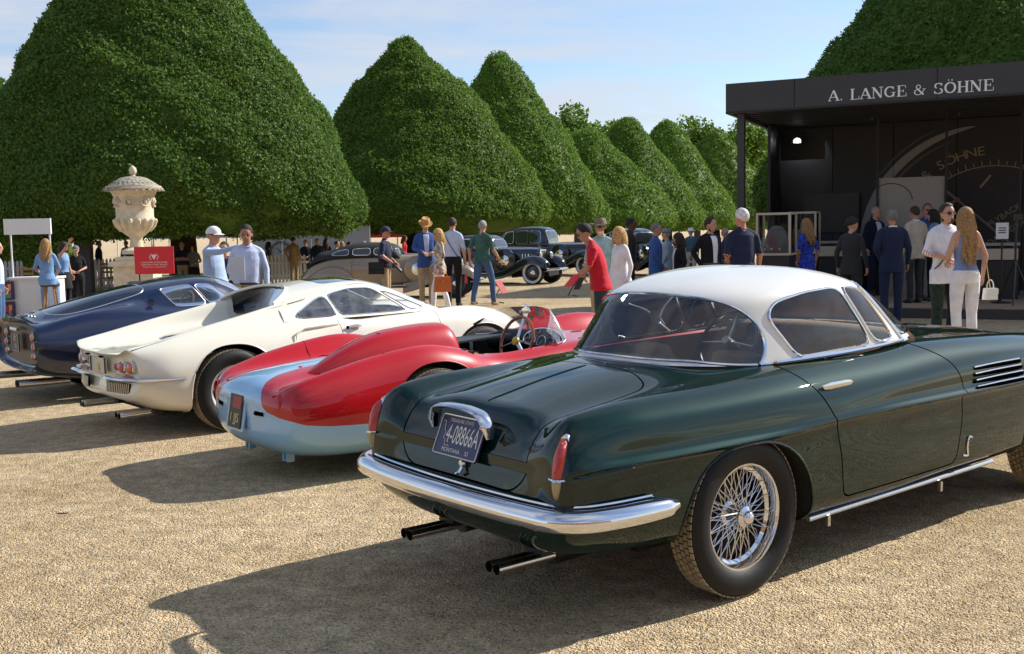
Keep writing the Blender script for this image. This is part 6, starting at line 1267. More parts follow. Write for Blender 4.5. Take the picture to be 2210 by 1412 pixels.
tag(obj('partition', M().box((0, 0, 1.14), (1.22, .10, 2.28)).merge(M().box((0, -.0, 2.30), (1.25, .13, .04))), taupe), 'flat taupe display wall standing in front of the printed watch dial', 'display'); o = bpy.data.objects['partition']; o.location = ploc(3.05, 2.76, .18); o.rotation_euler = (0, 0, PRZ)
ar = M().tube([(-.5 + .42 * cos(t) + .1, -.053, 1.85 + .36 * sin(t)) for t in np.linspace(.1, 2.3, 20)], .008, 4); obj('arc_print', ar, mat('dial_dark_print', (.045, .045, .05), .4), o)
def vitrine(x, Y, w, h, zb, label):
    p = px(x, 550, Y); r = empty('display_case', (p[0], Y, 0), PRZ, label, 'display case', 'glass cases on plinths'); f = M()
    for a in (-1, 1):
        for b in (-1, 1): obj('frame_post', M().box((a * w / 2, b * w / 2, zb + h / 2), (.035, .035, h)), beige, r, smooth=False)
    for z in (zb, zb + h):
        for a, b, d in ((0, -w / 2, (w, .036, .035)), (0, w / 2, (w, .036, .035)), (-w / 2, 0, (.036, w, .035)), (w / 2, 0, (.036, w, .035))): obj('frame_rail', M().box((a, b, z), d), beige, r, smooth=False)
    obj('plinth', M().box((0, 0, zb / 2), (w * .96, w * .96, zb - .04)), mat('plinth_black', (.012, .012, .013), .5), r, smooth=False)
    mo = M().lathe([(.001, .46), (.08, .45), (.15, .38), (.19, .25), (.24, .08), (.26, 0)], 20, 0, 'z', (0, 0, zb + .03)); obj('bust', mo, mat('grey_felt', (.11, .105, .10), .9), r)
    for q in range(3):
        a = -2.2 + .5 * q; obj('watch', M().lathe([(.022, 0), (.022, .012), (.001, .014)], 12, 0, 'x', (0, 0, 0)).xf(lambda x, y, z: (.26 * cos(a), .26 * sin(a), zb + .09 + z) if 0 else (.27 * cos(a) + y * sin(a) * -1, .27 * sin(a) + y * cos(a), zb + .09 + z)), white_p, r)
    for s_ in (-1, 1): obj('pane', M().box((s_ * (w / 2 + .001), 0, zb + h / 2), (.004, w - .04, h - .04)), glass_v, r, smooth=False)
    obj('pane', M().box((0, -w / 2, zb + h / 2), (w - .04, .004, h - .04)), glass_v, r, smooth=False)
vitrine(1676, 18.6, .56, .70, 1.10, 'beige framed glass case with a grey felt mound of watches'); vitrine(1736, 21.0, .5, .78, 1.06, 'second beige framed case behind the woman in the blue floral dress')
def counter(x, Y, w, label, zt=1.12):
    p = px(x, 560, Y); r = empty('counter', (p[0], Y, .18), PRZ, label, 'counter'); obj('cabinet', M().box((0, 0, zt * .35), (w, .5, zt * .7)), mat('plinth_black', (.012, .012, .013), .5), r, smooth=False); obj('drawer_front', M().box((0, -.262, zt * .82), (w - .02, .02, zt * .20)), beige, r, smooth=False); obj('worktop', M().box((0, 0, zt), (w + .04, .54, .05)), taupe, r, smooth=False)
counter(1785, 22.6, 1.5, 'long black counter with beige drawer fronts under the dark screen', 1.05); counter(2140, 19.6, .9, 'black counter at the right end of the pavilion', 1.0)
p = px(2163, 505, 18.4); r = empty('notice_stand', (p[0], 18.4, .18), PRZ, 'white notice sheet on a thin dark stand by the counter', 'sign'); obj('pole', M().tube([(0, 0, 0), (0, 0, 1.2)], .015, 8), dark_pl, r); obj('base', M().lathe([(.16, 0), (.16, .02), (.001, .03)], 20), dark_pl, r); obj('sheet', M().box((0, -.02, 1.25), (.2, .01, .28)), mat('paper', (.72, .72, .72), .6), r, smooth=False)
for q in range(3): obj('print_line', M().box((0, -.0265, 1.30 - .04 * q), (.12, .002, .018)), dark_pl, r, smooth=False)
p = px(2192, 540, 18.0); r = empty('tripod_stand', (p[0], 18.0, .18), 0, 'dark folded tripod stand beside the notice', 'stand'); obj('pole', M().tube([(0, 0, .3), (0, 0, 1.45)], .02, 8), dark_pl, r); obj('head', M().box((0, 0, 1.48), (.16, .12, .10)), dark_pl, r)
for a in (0, 2.1, 4.2): obj('leg', M().tube([(0, 0, .75), (.32 * cos(a), .32 * sin(a), 0)], .014, 6), dark_pl, r)
# ================================================================ stone urn
def urn():
    Y = 23.; p = px(294, 520, Y); root = empty('stone_urn', (p[0], Y, 0), .1, 'tall pale stone urn with a leafy domed lid on a pedestal', 'urn'); st = mat('urn_stone', (.60, .52, .38), .85, var=.16, vscale=7, bump=.5, bscale=30); lich = mat('urn_lichen', (.30, .27, .21), .95, var=.45, vscale=16, bump=.9, bscale=25)
    K = 1 / 98.; Z = lambda y: 1.58 + (516 - y) * K
    pr = [(12, 532), (22, 526), (18, 520), (12, 512), (15, 505), (26, 497), (36, 484), (39, 470), (37, 466), (41, 463), (41, 458), (37, 455), (37, 446), (38, 442), (40, 425), (44, 412), (50, 425 - 20), (56, 418 - 16)]
    obj('bowl', M().lathe([(r_ * K, Z(y)) for r_, y in [(30, 548), (30, 540), (14, 533), (12, 520), (14, 512), (26, 503), (36, 490), (40, 478), (40, 473), (38, 470), (38, 458), (39, 440), (41, 428), (46, 418), (54, 412), (56, 409), (56, 406), (30, 405)]], 48), st, root)
    fl = obj('lid', M().lathe([(r_ * K, Z(y)) for r_, y in [(59, 416), (61, 413), (59, 410), (48, 404), (38, 397), (28, 390), (16, 386), (8, 385)]], 48), lich, root)
    for k in range(28):
        a = 2 * pi * k / 28; lf = M()
        for (r0, y0), (r1, y1) in (((20, 388.5), (44, 400)), ((42, 400), (63, 417))):
            V = []
            for f, wd in ((0, 3.), (.35, 5.5), (.75, 6.), (1, 1.5)):
                rr = r0 + (r1 - r0) * f; yy = y0 + (y1 - y0) * f - 2.2 * sin(pi * min(1, f + .1)); 
                for e in (-1, 0, 1): t = a + (0 if r0 < 30 else pi / 28) + e * wd / max(rr, 12); V.append((rr * K * cos(t), rr * K * sin(t), Z(yy) + (.012 if e == 0 else 0)))
            lf.add(V, [(i * 3 + j, i * 3 + j + 1, i * 3 + j + 4, i * 3 + j + 3) for i in range(3) for j in range(2)])
        obj('lid_leaf', lf, lich, fl)
    obj('finial', M().lathe([(r_ * K, Z(y)) for r_, y in [(7, 388), (5, 385), (4, 382), (7, 379), (8, 373), (6, 367), (2, 363), (.1, 362)]], 20), st, root)
    for k in range(8):
        a = 2 * pi * k / 8; m = M(); rr = 40 * K
        m.tube([((rr + .012) * cos(a + .22 * cos(t)), (rr + .012) * sin(a + .22 * cos(t)), Z(440) + .09 * sin(t)) for t in np.linspace(0, 5.2, 14)], .022, 6); m.ell = None; m.lathe([(.001, .05), (.04, .03), (.05, 0), (.03, -.05), (.001, -.06)], 10, 0, 'z', ((rr + .005) * cos(a), (rr + .005) * sin(a), Z(438))); obj('relief_carving', m, st, root)
    for k in range(16): a = 2 * pi * k / 16; obj('acanthus', M().tube([(.30 * cos(a), .30 * sin(a), Z(500)), (.385 * cos(a), .385 * sin(a), Z(488)), (.425 * cos(a), .425 * sin(a), Z(477)), (.43 * cos(a), .43 * sin(a), Z(474))], [.03, .05, .05, .02], 6), st, root)
    obj('pedestal', M().box((0, 0, .50), (.82, .82, 1.0)).merge(M().box((0, 0, 1.05), (.98, .98, .10))).merge(M().box((0, 0, 1.15), (.74, .74, .10))).merge(M().box((0, 0, .08), (1.1, 1.1, .16))), st, root, smooth=False)
urn()
# ================================================================ signs, kiosk, fence
def red_sign():
    Y = 20.5; p = px(333, 562, Y); r = empty('event_sign', (p[0], Y, 0), .06, 'red event sign with white wreath emblem in front of the urn', 'sign'); s = CAM_F / Y; w, h = 83 / s, 59 / s; zc = p[2]
    obj('panel', M().box((0, 0, zc), (w, .03, h)), mat('sign_red', (.62, .02, .035), .5), r, smooth=False)
    for a in (-.3, .3): obj('leg', M().tube([(a, .02, 0), (a, .02, zc)], .015, 6), dark_pl, r)
    wm = M(); ex = (1, 0, 0); ey = (0, 0, 1)
    for sg in (-1, 1):
        for i in range(6):
            t = -.9 + .36 * i; lf = M().tube([(0, 0, 0), (.012, .006, 0), (.03, 0, 0)], [.002, .007, .001], 5, flat=.3); lf.mv((.085 * cos(t), .07 * sin(t), 0), t + 1.9); 
            if sg < 0: lf.xf(lambda x, y, z: (-x, y, z))
            wm.merge(lf)
    wm.add([(-.045, .045, 0), (.045, .045, 0), (.03, .0, 0), (.0, -.05, 0), (-.03, 0, 0)], [(4, 3, 2, 1, 0)[::-1]])
    for q, tx_ in enumerate(('CONCOURS OF ELEGANCE', 'HAMPTON COURT PALACE', 'PRESENTED BY A. LANGE & SOHNE')): t = text_mesh(tx_, .040 if q < 2 else .028); t.mv((0, -.10 - .045 * q, 0)); wm.merge(t)
    obj('emblem', place(wm, (0, -.018, zc + .06), ex, ey), white_p, r, smooth=False)
red_sign()
def kiosk():
    Y = 21.2; s = CAM_F / Y; p0 = px(75, 690, Y); r = empty('kiosk', (p0[0], Y, 0), .03, 'white counter kiosk with a blank white header board on two posts', 'kiosk'); wm = mat('kiosk_white', (.72, .73, .75), .5)
    bx0, bx1 = (22 - 75) / s, (121 - 75) / s; zt, zb = px(70, 472, Y)[2], px(70, 506, Y)[2]
    obj('header_board', M().box(((bx0 + bx1) / 2, 0, (zt + zb) / 2), (bx1 - bx0, .06, zt - zb)), wm, r, smooth=False)
    for x in (33, 116): obj('post', M().tube([((x - 75) / s, .03, .7), ((x - 75) / s, .03, zb + .02)], .018, 8), wm, r)
    ct = px(70, 602, Y)[2]; obj('counter', M().box((.05, .12, ct / 2), (.86, .55, ct)), wm, r, smooth=False); obj('worktop', M().box((.05, .10, ct + .02), (.92, .62, .04)), wm, r, smooth=False)
    for k, (y0, y1) in enumerate(((606, 646), (649, 692))):
        za, zb_ = px(32, y0, Y)[2], px(32, y1, Y)[2]; q = obj('framed_poster', M().box(((32 - 75) / s, -.22, (za + zb_) / 2), (26 / s, .03, (za - zb_) * .98)), mat('poster_purple', (.035, .02, .10), .5), r, smooth=False)
        for i, (c, dx, dz, w_, h_) in enumerate((((.45, .03, .03), -.02, .05, .08, .13), ((.65, .35, .05), .04, .03, .06, .2), ((.10, .25, .12), 0, -.10, .13, .10), ((.25, .05, .2), .05, -.02, .04, .08))): obj('print_block', M().box(((32 - 75) / s + dx, -.238 - .001 * i, (za + zb_) / 2 + dz), (w_, .004, h_)), mat('poster_%d' % i, c, .6), q, smooth=False)
kiosk()
woodm = mat('chair_wood', (.32, .17, .07), .5, var=.15)
def stool(x, Y, z, label):
    p = px(x, 620, Y); r = empty('stool', (p[0], Y, 0), .2, label, 'stool'); obj('seat', M().lathe([(.001, z + .03), (.17, z + .035), (.185, z + .01), (.17, z - .03), (.001, z - .035)], 20), mat('stool_seat_dark', (.03, .025, .02), .6), r)
    for k in range(4): a = pi / 4 + k * pi / 2; obj('leg', M().tube([(.10 * cos(a), .10 * sin(a), z), (.20 * cos(a), .20 * sin(a), 0)], [.018, .014], 8), woodm, r)
    obj('foot_ring', M().tube([(.165 * cos(t), .165 * sin(t), z * .36) for t in np.linspace(0, 2 * pi, 16, endpoint=False)], .008, 5, closed=True), woodm, r)
stool(108, 20.6, .72, 'round dark topped stool with splayed wooden legs at the kiosk')
def chair(x, Y, rz, label):
    p = px(x, 600, Y); r = empty('wooden_chair', (p[0], Y, 0), rz, label, 'chair', 'wooden chairs by the fence'); obj('seat', M().box((0, 0, .45), (.44, .42, .035)), woodm, r, smooth=False)
    for a in (-1, 1):
        obj('leg', M().tube([(a * .19, -.18, 0), (a * .19, -.18, .45)], .018, 6), woodm, r); obj('leg', M().tube([(a * .19, .19, 0), (a * .19, .19, .5), (a * .18, .24, .9)], .018, 6), woodm, r)
    for z in (.62, .74, .86): obj('back_slat', M().box((0, .215 + (z - .6) * .1, z), (.36, .02, .06)), woodm, r, smooth=False)
chair(232, 31, .3, 'carved brown chair left of the urn pedestal'); chair(255, 32, -.2, 'plain brown chair next to the urn pedestal'); chair(48, 27, 0, 'pale wooden chair behind the kiosk counter')
def fence(x0, Y0, x1, Y1, label):
    a, b = px(x0, 600, Y0), px(x1, 600, Y1); L = math.hypot(b[0] - a[0], Y1 - Y0); r = empty('picket_fence', (a[0], Y0, 0), atan2(Y1 - Y0, b[0] - a[0]), label, 'fence', 'white picket fences'); wm = mat('fence_white', (.75, .76, .78), .6); m = M(); n = int(L / .115)
    for i in range(n): m.box((.06 + .115 * i, 0, .49), (.075, .02, .86)); m.add([(.0225 + .115 * i, -.01, .92), (.0975 + .115 * i, -.01, .92), (.06 + .115 * i, -.01, .98), (.0225 + .115 * i, .01, .92), (.0975 + .115 * i, .01, .92), (.06 + .115 * i, .01, .98)], [(0, 1, 2), (5, 4, 3), (1, 4, 5, 2), (0, 2, 5, 3)])
    k = obj('pickets', m, wm, r, smooth=False); k['kind'] = 'stuff'
    for z in (.3, .72): obj('rail', M().box((L / 2, .025, z), (L, .025, .07)), wm, r, smooth=False)
fence(-120, 33, 60, 33.5, 'white picket fence behind the kiosk'); fence(120, 33.6, 268, 34, 'white picket fence between the kiosk and the urn'); fence(520, 34, 668, 34.5, 'white picket fence under the great yew, left of the bronze saloon')
def hedge(x0, x1, Y, h, label):
    a, b = px(x0, 600, Y)[0], px(x1, 600, Y)[0]; r = empty('hedge', ((a + b) / 2, Y, 0), 0, label, 'hedge'); n = 7000; g_ = np.random.default_rng(5); w = (b - a) / 2; P = np.stack([(g_.random(n) * 2 - 1) * w, np.where(g_.random(n) < .7, -.6, (g_.random(n) * 2 - 1) * .6), g_.random(n) * h], -1); top_ = g_.random(n) < .3; P[top_, 2] = h; Nn = np.where(top_[:, None], np.array([0, 0, 1.]), np.array([0, -1., 0])); V, F = leaf_cloud(P, Nn, .16, 9); me = quad_mesh('foliage', V, F); me.materials.append(LEAF[1]); o = bpy.data.objects.new('foliage', me); COL.objects.link(o); o.parent = r; obj('core', M().box((0, 0, h / 2 - .04), (2 * w - .1, 1.05, h - .1)), LEAF[0], r, smooth=False)
hedge(-200, 150, 40, 1.95, 'clipped green hedge behind the picket fence at left')
pb = px(182, 560, 29); tag(obj('dark_banner', M().box((0, 0, .84), (.42, .25, 1.68)), mat('banner_grey', (.05, .048, .05), .7)), 'tall dark grey display pillar beside the fence', 'pillar').location = (pb[0], 29, 0)
def marquee(x, Y, w, label, col=(.72, .72, .74), zt=2.35, ze=1.75):
    p = px(x, 520, Y); r = empty('marquee', (p[0], Y, 0), .1, label, 'marquee', 'canopies in the background'); m = M(); m.add([(-w, -w, ze), (w, -w, ze), (w, w, ze), (-w, w, ze), (0, 0, zt)], [(0, 1, 4), (1, 2, 4), (2, 3, 4), (3, 0, 4)]); obj('canopy', m, mat('canopy_%.2f%.2f' % col[:2], col, .7), r, smooth=False); v = M(); v.add([(-w, -w, ze), (w, -w, ze), (w, w, ze), (-w, w, ze), (-w, -w, ze - .2), (w, -w, ze - .2), (w, w, ze - .2), (-w, w, ze - .2)], [(0, 4, 5, 1), (1, 5, 6, 2), (2, 6, 7, 3), (3, 7, 4, 0)]); obj('valance', v, mat('canopy_%.2f%.2f' % col[:2], col, .7), r, smooth=False)
    for a in (-1, 1):
        for b in (-1, 1): obj('pole', M().tube([(a * w * .97, b * w * .97, 0), (a * w * .97, b * w * .97, ze)], .03, 6), white_p, r)
marquee(165, 46, 1.4, 'small white canopy behind the dark pillar'); marquee(225, 44, 1.6, 'cream canopy to the left of the urn'); marquee(425, 45, 1.5, 'cream canopy under the great yew skirt'); marquee(838, 56, 1.5, 'red canopy behind the photographer', (.6, .03, .03), 2.2, 1.6); marquee(800, 62, 1.6, 'pale blue canopy beyond the red one', (.55, .62, .72))
def clock_wall():
    Y = 41.; a, b = px(548, 560, Y)[0], px(800, 560, Y)[0]; r = empty('marquee_backdrop', ((a + b) / 2, Y, 0), 0, 'pale grey marquee wall with a large printed clock face', 'marquee'); w = b - a; wl = mat('marquee_grey', (.40, .41, .48), .7)
    for i in range(4): obj('wall_panel', M().box((-w / 2 + w / 8 + i * w / 4, 0, 1.5), (w / 4 - .02, .06, 3.0)), wl, r, smooth=False)
    for i in range(5): obj('panel_post', M().box((-w / 2 + i * w / 4, -.03, 1.5), (.05, .08, 3.0)), white_p, r, smooth=False)
    c = px(606, 545, Y - .1); cx, cz = c[0] - (a + b) / 2, c[2]; dk = mat('clock_grey', (.12, .12, .15), .6); obj('clock_ring', M().tube([(cx + .40 * cos(t), -.05, cz + .40 * sin(t)) for t in np.linspace(0, 2 * pi, 40, endpoint=False)], .035, 5, closed=True), dk, r)
    for t, l in ((2.3, .25), (.7, .33)): obj('clock_hand', M().tube([(cx, -.05, cz), (cx + l * cos(t), -.05, cz + l * sin(t))], [.025, .012], 5), dk, r)
    for k in range(12): t = k * pi / 6; obj('hour_mark', M().tube([(cx + .30 * cos(t), -.045, cz + .30 * sin(t)), (cx + .35 * cos(t), -.045, cz + .35 * sin(t))], .012, 4), dk, r)
clock_wall()
def easel(x, Y, rz, label):
    p = px(x, 620, Y); r = empty('car_sign', (p[0], Y, 0), rz, label, 'sign', 'red information boards beside the saloons'); m = M().box((0, 0, 0), (.22, .015, .34)); m.xf(lambda x, y, z: (x, y + z * .6, .36 + z * .8)); obj('board', m, mat('board_red', (.36, .015, .025), .7), r, smooth=False); obj('stand', M().tube([(0, .02, .36), (0, .28, .0)], .012, 6), dark_pl, r); obj('foot', M().tube([(-.1, -.14, .01), (.14, .26, .01)], .012, 6), dark_pl, r)
easel(1082, 23.6, .9, 'red information board on a stand in front of the bronze saloon'); easel(1243, 25.5, .7, 'red information board near the black saloon, left of the red polo')
# ================================================================ pre-war saloons
def saloon(x, Y, a, paint, label, scale=1., top=1.62, wheel_white=True, roof=None, cab=True):
    p = px(x, 600, Y); car = empty('vintage_saloon', (p[0], Y, 0), a, label, 'car', 'pre-war saloons parked by the yews'); car.scale = (scale,) * 3; P = paint; R_ = roof or paint
    # main hull: rear axle at x=0, wheelbase 3.1
    body = [sect(-.95, [(0, .62), (.2, .62), (.34, .60), (.40, .52), (.40, .42), (.36, .34), (0, .32)]), sect(-.70, [(0, .86), (.3, .85), (.48, .80), (.56, .66), (.57, .5), (.54, .32), (0, .3)]), sect(-.2, [(0, 1.05), (.4, 1.04), (.58, .98), (.66, .8), (.67, .55), (.64, .32), (0, .3)]), sect(.4, [(0, 1.10), (.42, 1.09), (.62, 1.03), (.70, .82), (.71, .55), (.68, .32), (0, .3)]), sect(1.3, [(0, 1.10), (.4, 1.09), (.60, 1.03), (.68, .82), (.69, .55), (.66, .32), (0, .3)]), sect(1.75, [(0, 1.12), (.28, 1.10), (.44, 1.03), (.50, .82), (.52, .55), (.5, .34), (0, .32)]), sect(2.4, [(0, 1.11), (.22, 1.08), (.34, 1.0), (.38, .8), (.39, .55), (.38, .36), (0, .34)]), sect(3.05, [(0, 1.08), (.16, 1.05), (.25, .97), (.28, .8), (.29, .58), (.28, .4), (0, .38)]), sect(3.12, [(0, 1.02), (.12, 1.0), (.2, .93), (.23, .78), (.24, .6), (.22, .46), (0, .44)])]
    b_ = shell(body, [5, 7, 7, 8, 6, 7, 7, 3], [4, 4, 4, 4, 4, 4], 2); fd = lambda V: np.where((np.abs(V[:, 1]) < .5), .5, sdf_poly(V[:, [0, 2]], rpoly([(.45, 1.06), (.45, .36), (1.38, .36), (1.38, 1.06)], .06))); b_, dr = split(b_, fd); bd, dr = split(dr, lambda V: fd(V) + .008)
    obj('body', b_, P, car)
    for sg in (1, -1): d = obj('door', part_y(dr, sg), P, car); obj('handle', M().tube([(.52, sg * .70, .90), (.64, sg * .71, .90)], .012, 6), chrome, d); obj('panel_gap', part_y(bd, sg), gap_m, car)
    if cab:
        zt = top; cabr = [sect(-.78, [(0, .86), (.2, .86), (.34, .85), (.42, .84), (.46, .82)]), sect(-.5, [(0, 1.18), (.28, 1.16), (.42, 1.10), (.50, 1.0), (.56, .94)]), sect(-.1, [(0, zt - .17), (.3, zt - .19), (.47, zt - .26), (.56, 1.15), (.61, 1.0)]), sect(.35, [(0, zt - .03), (.3, zt - .05), (.48, zt - .13), (.585, 1.2), (.64, 1.02)]), sect(.9, [(0, zt), (.3, zt - .02), (.48, zt - .10), (.58, 1.2), (.63, 1.03)]), sect(1.4, [(0, zt - .05), (.3, zt - .06), (.46, zt - .14), (.55, 1.2), (.60, 1.03)]), sect(1.58, [(0, zt - .16), (.28, zt - .17), (.44, zt - .24), (.52, 1.16), (.57, 1.03)]), sect(1.66, [(0, 1.10), (.24, 1.10), (.40, 1.09), (.48, 1.06), (.52, 1.02)])]
        c = grid_mesh(grid_surface(cabr, [5, 6, 7, 8, 7, 4, 3], [5, 5, 6, 5], 2), mirror=False); c.add([(x_, -y_, z_) for x_, y_, z_ in c.V], [f[::-1] for f in c.F])
        for nm, pg in (('rear_window_side', [(-.12, 1.12), (.02, zt - .21), (.36, zt - .16), (.36, 1.12)]), ('side_window', [(.46, 1.12), (.46, zt - .16), (.92, zt - .14), (.92, 1.12)]), ('side_window', [(1.0, 1.12), (1.0, zt - .14), (1.38, zt - .18), (1.40, 1.12)])):
            c, w = split(c, lambda V: np.where(np.abs(V[:, 1]) < .38, .3, sdf_poly(V[:, [0, 2]], rpoly(pg, .05))))
            for sg in (1, -1): o = obj(nm, part_y(w, sg), mat('saloon_glass', (.03, .035, .04), .06, coat=1), car); obj('chrome_surround', trim(part_y(w, sg), .010), chrome, o)
        c, w = split(c, lambda V: np.maximum(1.49 - V[:, 0], np.maximum(np.abs(V[:, 1]) - .44, np.maximum(1.13 - V[:, 2], V[:, 2] - (zt - .17))))); o = obj('windscreen', w, mat('saloon_glass', (.03, .035, .04), .06, coat=1), car); obj('chrome_surround', trim(w, .012), chrome, o); obj('cabin', c, R_, car)
    for sg in (1, -1):
        fr = [(3.62, .52, .58, .05), (3.55, .56, .72, .16), (3.35, .58, .84, .21), (3.1, .58, .88, .22), (2.8, .58, .83, .20), (2.45, .58, .66, .17), (2.1, .60, .48, .13), (1.75, .62, .40, .10)]
        m = M(); V = []; n = 9
        for x_, y_, z_, w_ in fr:
            for j in range(n): t = pi * j / (n - 1); V.append((x_, sg * (y_ + w_ * cos(t)), z_ - .16 * (1 - sin(t)) - (.10 if j in (0, n - 1) else 0)))
        F = [(i * n + j, i * n + j + 1, (i + 1) * n + j + 1, (i + 1) * n + j) for i in range(len(fr) - 1) for j in range(n - 1)]; G = np.array(V).reshape(len(fr), n, 3); G = crom(G, 4); m.V = [tuple(v) for v in G.reshape(-1, 3)]; k = len(G); m.F = [(i * n + j, i * n + j + 1, (i + 1) * n + j + 1, (i + 1) * n + j) for i in range(k - 1) for j in range(n - 1)]; m.I = [0] * len(m.F); obj('front_fender', m, P, car)
        rf = [(.62, .60, .42, .10), (.48, .62, .62, .16), (.25, .63, .80, .19), (0, .63, .86, .20), (-.3, .62, .82, .19), (-.6, .60, .66, .17), (-.85, .56, .46, .12), (-.98, .52, .34, .06)]; V = []
        for x_, y_, z_, w_ in rf:
            for j in range(n): t = pi * j / (n - 1); V.append((x_, sg * (y_ + w_ * cos(t)), z_ - .15 * (1 - sin(t)) - (.12 if j in (0, n - 1) else 0)))
        G = crom(np.array(V).reshape(len(rf), n, 3), 4); k = len(G); m = M(); m.V = [tuple(v) for v in G.reshape(-1, 3)]; m.F = [(i * n + j, i * n + j + 1, (i + 1) * n + j + 1, (i + 1) * n + j) for i in range(k - 1) for j in range(n - 1)]; m.I = [0] * len(m.F); obj('rear_fender', m, P, car)
        obj('running_board', M().box((1.2, sg * .70, .34), (1.3, .26, .04)), P, car); obj('running_strip', M().tube([(.55, sg * .835, .345), (1.85, sg * .835, .345)], .012, 6), chrome, car)
        hl = M().lathe([(.001, -.14), (.07, -.11), (.115, -.03), (.12, .02), (.11, .03), (.001, .05)], 20, [0, 0, 0, 0, 1], 'x', (3.22, sg * .36, .86)); obj('headlamp', hl, [P, mat('lamp_glass', (.55, .56, .55), .1, .5)], car)
        sp_ = M().lathe([(.001, .06), (.10, .05), (.15, .02), (.30, .03), (.35, 0), (.34, -.07), (.001, -.08)], 26, [1, 1, 0, 0, 0, 0], 'y', (2.12, sg * .60, .74)); 
        if sg < 0: sp_ = M().lathe([(.001, -.06), (.10, -.05), (.15, -.02), (.30, -.03), (.35, 0), (.34, .07), (.001, .08)], 26, [1, 1, 0, 0, 0, 0], 'y', (2.12, sg * .60, .74))
        obj('spare_wheel', sp_, [P, chrome], car)
        for x_ in (0, 3.1): wheel('wheel', 'disc', .36, .235, .15, car, (x_, sg * .62, .36), sg > 0, dusty=False, nblk=30, white=wheel_white)
        for i in range(5): obj('bonnet_louvre', M().tube([(2.42 + .1 * i, sg * .385, .72), (2.42 + .1 * i, sg * .372, .92)], .010, 5), chrome, car)
    gr = obj('grille', M().box((3.14, 0, .76), (.05, .40, .58), taper=.8), chrome, car)
    for i in range(7): obj('grille_bar', M().box((3.172, -.15 + .05 * i, .75), (.012, .012, .52)), P, gr)
    bm = bez([(3.62, -.75, .46), (3.74, -.4, .46), (3.76, 0, .46), (3.74, .4, .46), (3.62, .75, .46)], 4); obj('front_bumper', M().tube(bm, .035, 8, flat=1.), chrome, car); bm = bez([(-1.0, -.65, .42), (-1.1, -.3, .42), (-1.12, 0, .42), (-1.1, .3, .42), (-1.0, .65, .42)], 4); obj('rear_bumper', M().tube(bm, .03, 8), chrome, car)
    obj('bonnet_moulding', M().tube([(1.72, 0, 1.125), (2.4, 0, 1.118), (3.08, 0, 1.088)], .012, 6), chrome, car); obj('mascot', M().tube([(3.0, 0, 1.10), (3.05, 0, 1.15), (2.95, 0, 1.18)], [.02, .015, .004], 6), chrome, car)
    obj('chassis', M().box((1.4, 0, .32), (4.2, .7, .12)), under, car)
bronze = mat('bronze_paint', (.27, .205, .135), .3, .3, .9); blackp = mat('saloon_black', (.006, .007, .012), .2, 0, 1.0); soft = mat('black_fabric_roof', (.012, .012, .013), .8)
saloon(735, 26.6, -.06, bronze, 'bronze streamlined saloon with black roof behind the man in the straw hat', .96, 1.44, False, soft)
saloon(985, 33.4, -.50, blackp, 'black long bonnet saloon with whitewall tyre behind the man in the green polo', .98, 1.55)
saloon(1105, 39, -.45, blackp, 'second black saloon, parked behind the first with taller roof', 1.02, 1.72); saloon(1330, 38, -1.0, blackp, 'black saloon half hidden behind the man in the blue suit', 1.0, 1.62, False)
# ================================================================ the crowd
navy = cloth('navy', (.014, .022, .055)); navy2 = cloth('deep_navy', (.008, .012, .032)); khaki = cloth('khaki', (.38, .28, .16)); redc = cloth('polo_red', (.50, .012, .028)); denim = cloth('denim', (.06, .12, .25)); wht = cloth('white', (.74, .74, .76)); sky_s = cloth('sky_stripe', (.34, .45, .66)); lilac = cloth('pale_blue', (.50, .56, .74)); blz = cloth('royal_blue', (.035, .085, .27)); greenp = cloth('green_polo', (.05, .115, .095), var=.3); charc = cloth('charcoal', (.028, .030, .034)); blk_c = cloth('black', (.010, .010, .012)); tan_c = cloth('tan_suit', (.33, .23, .12)); beige_c = cloth('stone', (.42, .38, .31)); teal_c = cloth('pale_teal', (.32, .46, .47), var=.25); greyblue = cloth('grey_blue', (.26, .34, .42)); dgreen = cloth('dark_green_silk', (.018, .032, .022), var=.5, vs=20); dslate = cloth('slate_jeans', (.035, .042, .06)); multi = cloth('pastel_print', (.50, .44, .36), var=.7, vs=14); floral = cloth('blue_floral', (.03, .06, .42), var=.8, vs=26); bluelin = cloth('blue_chambray', (.18, .25, .48)); greyt = cloth('grey_tee', (.16, .165, .16)); den_l = cloth('light_denim', (.16, .30, .55)); brown_c = cloth('brown_suit', (.03, .02, .018))
straw = mat('straw_hat', (.50, .27, .08), .8, var=.2, vscale=40); felt = mat('felt_hat', (.20, .15, .10), .9, var=.2); capw = mat('cap_white', (.72, .72, .70), .7); capn = mat('cap_navy', (.012, .018, .035), .8); hatg = mat('hat_grey', (.22, .25, .29), .9)
L_, R_, TO, AW = pi, 0., -pi / 2, pi / 2       # facing left / right / towards / away
G1 = 'visitors at the show'
def P(label, x, Y, top_y, rz, **k): return person(label, x, Y, top_y, rz, group=G1, **k)
P('man in a white shirt cut off by the left edge of the picture', -12, 17, 520, R_ + .2, top=lilac, legs=denim, hair='grey', style='crop')
P('woman with long blond hair in a denim shirt sitting on the stool', 98, 20.5, 531, AW + .3, H=1.72, z=.20, top=den_l, legs=den_l, fem=True, style='long', hair='dblond', hlen=.30, sit=1, armL='rest', armR='rest', sleeve='roll')
_, wpt = P('woman in denim raising an arm to point beside the kiosk', 135, 23, 522, R_ - .2, top=den_l, legs=blk_c, fem=True, style='bob', hair='brown', skirt=.6, armR='up', sleeve='none')
P('woman in a black top and grey cap with a scarf tied at her waist', 163, 25, 530, TO + .3, top=blk_c, legs=blk_c, fem=True, fat=1.12, hair='salt', style='crop', hat=('cap', greyt, None), armL='front', armR='front', sleeve='short')
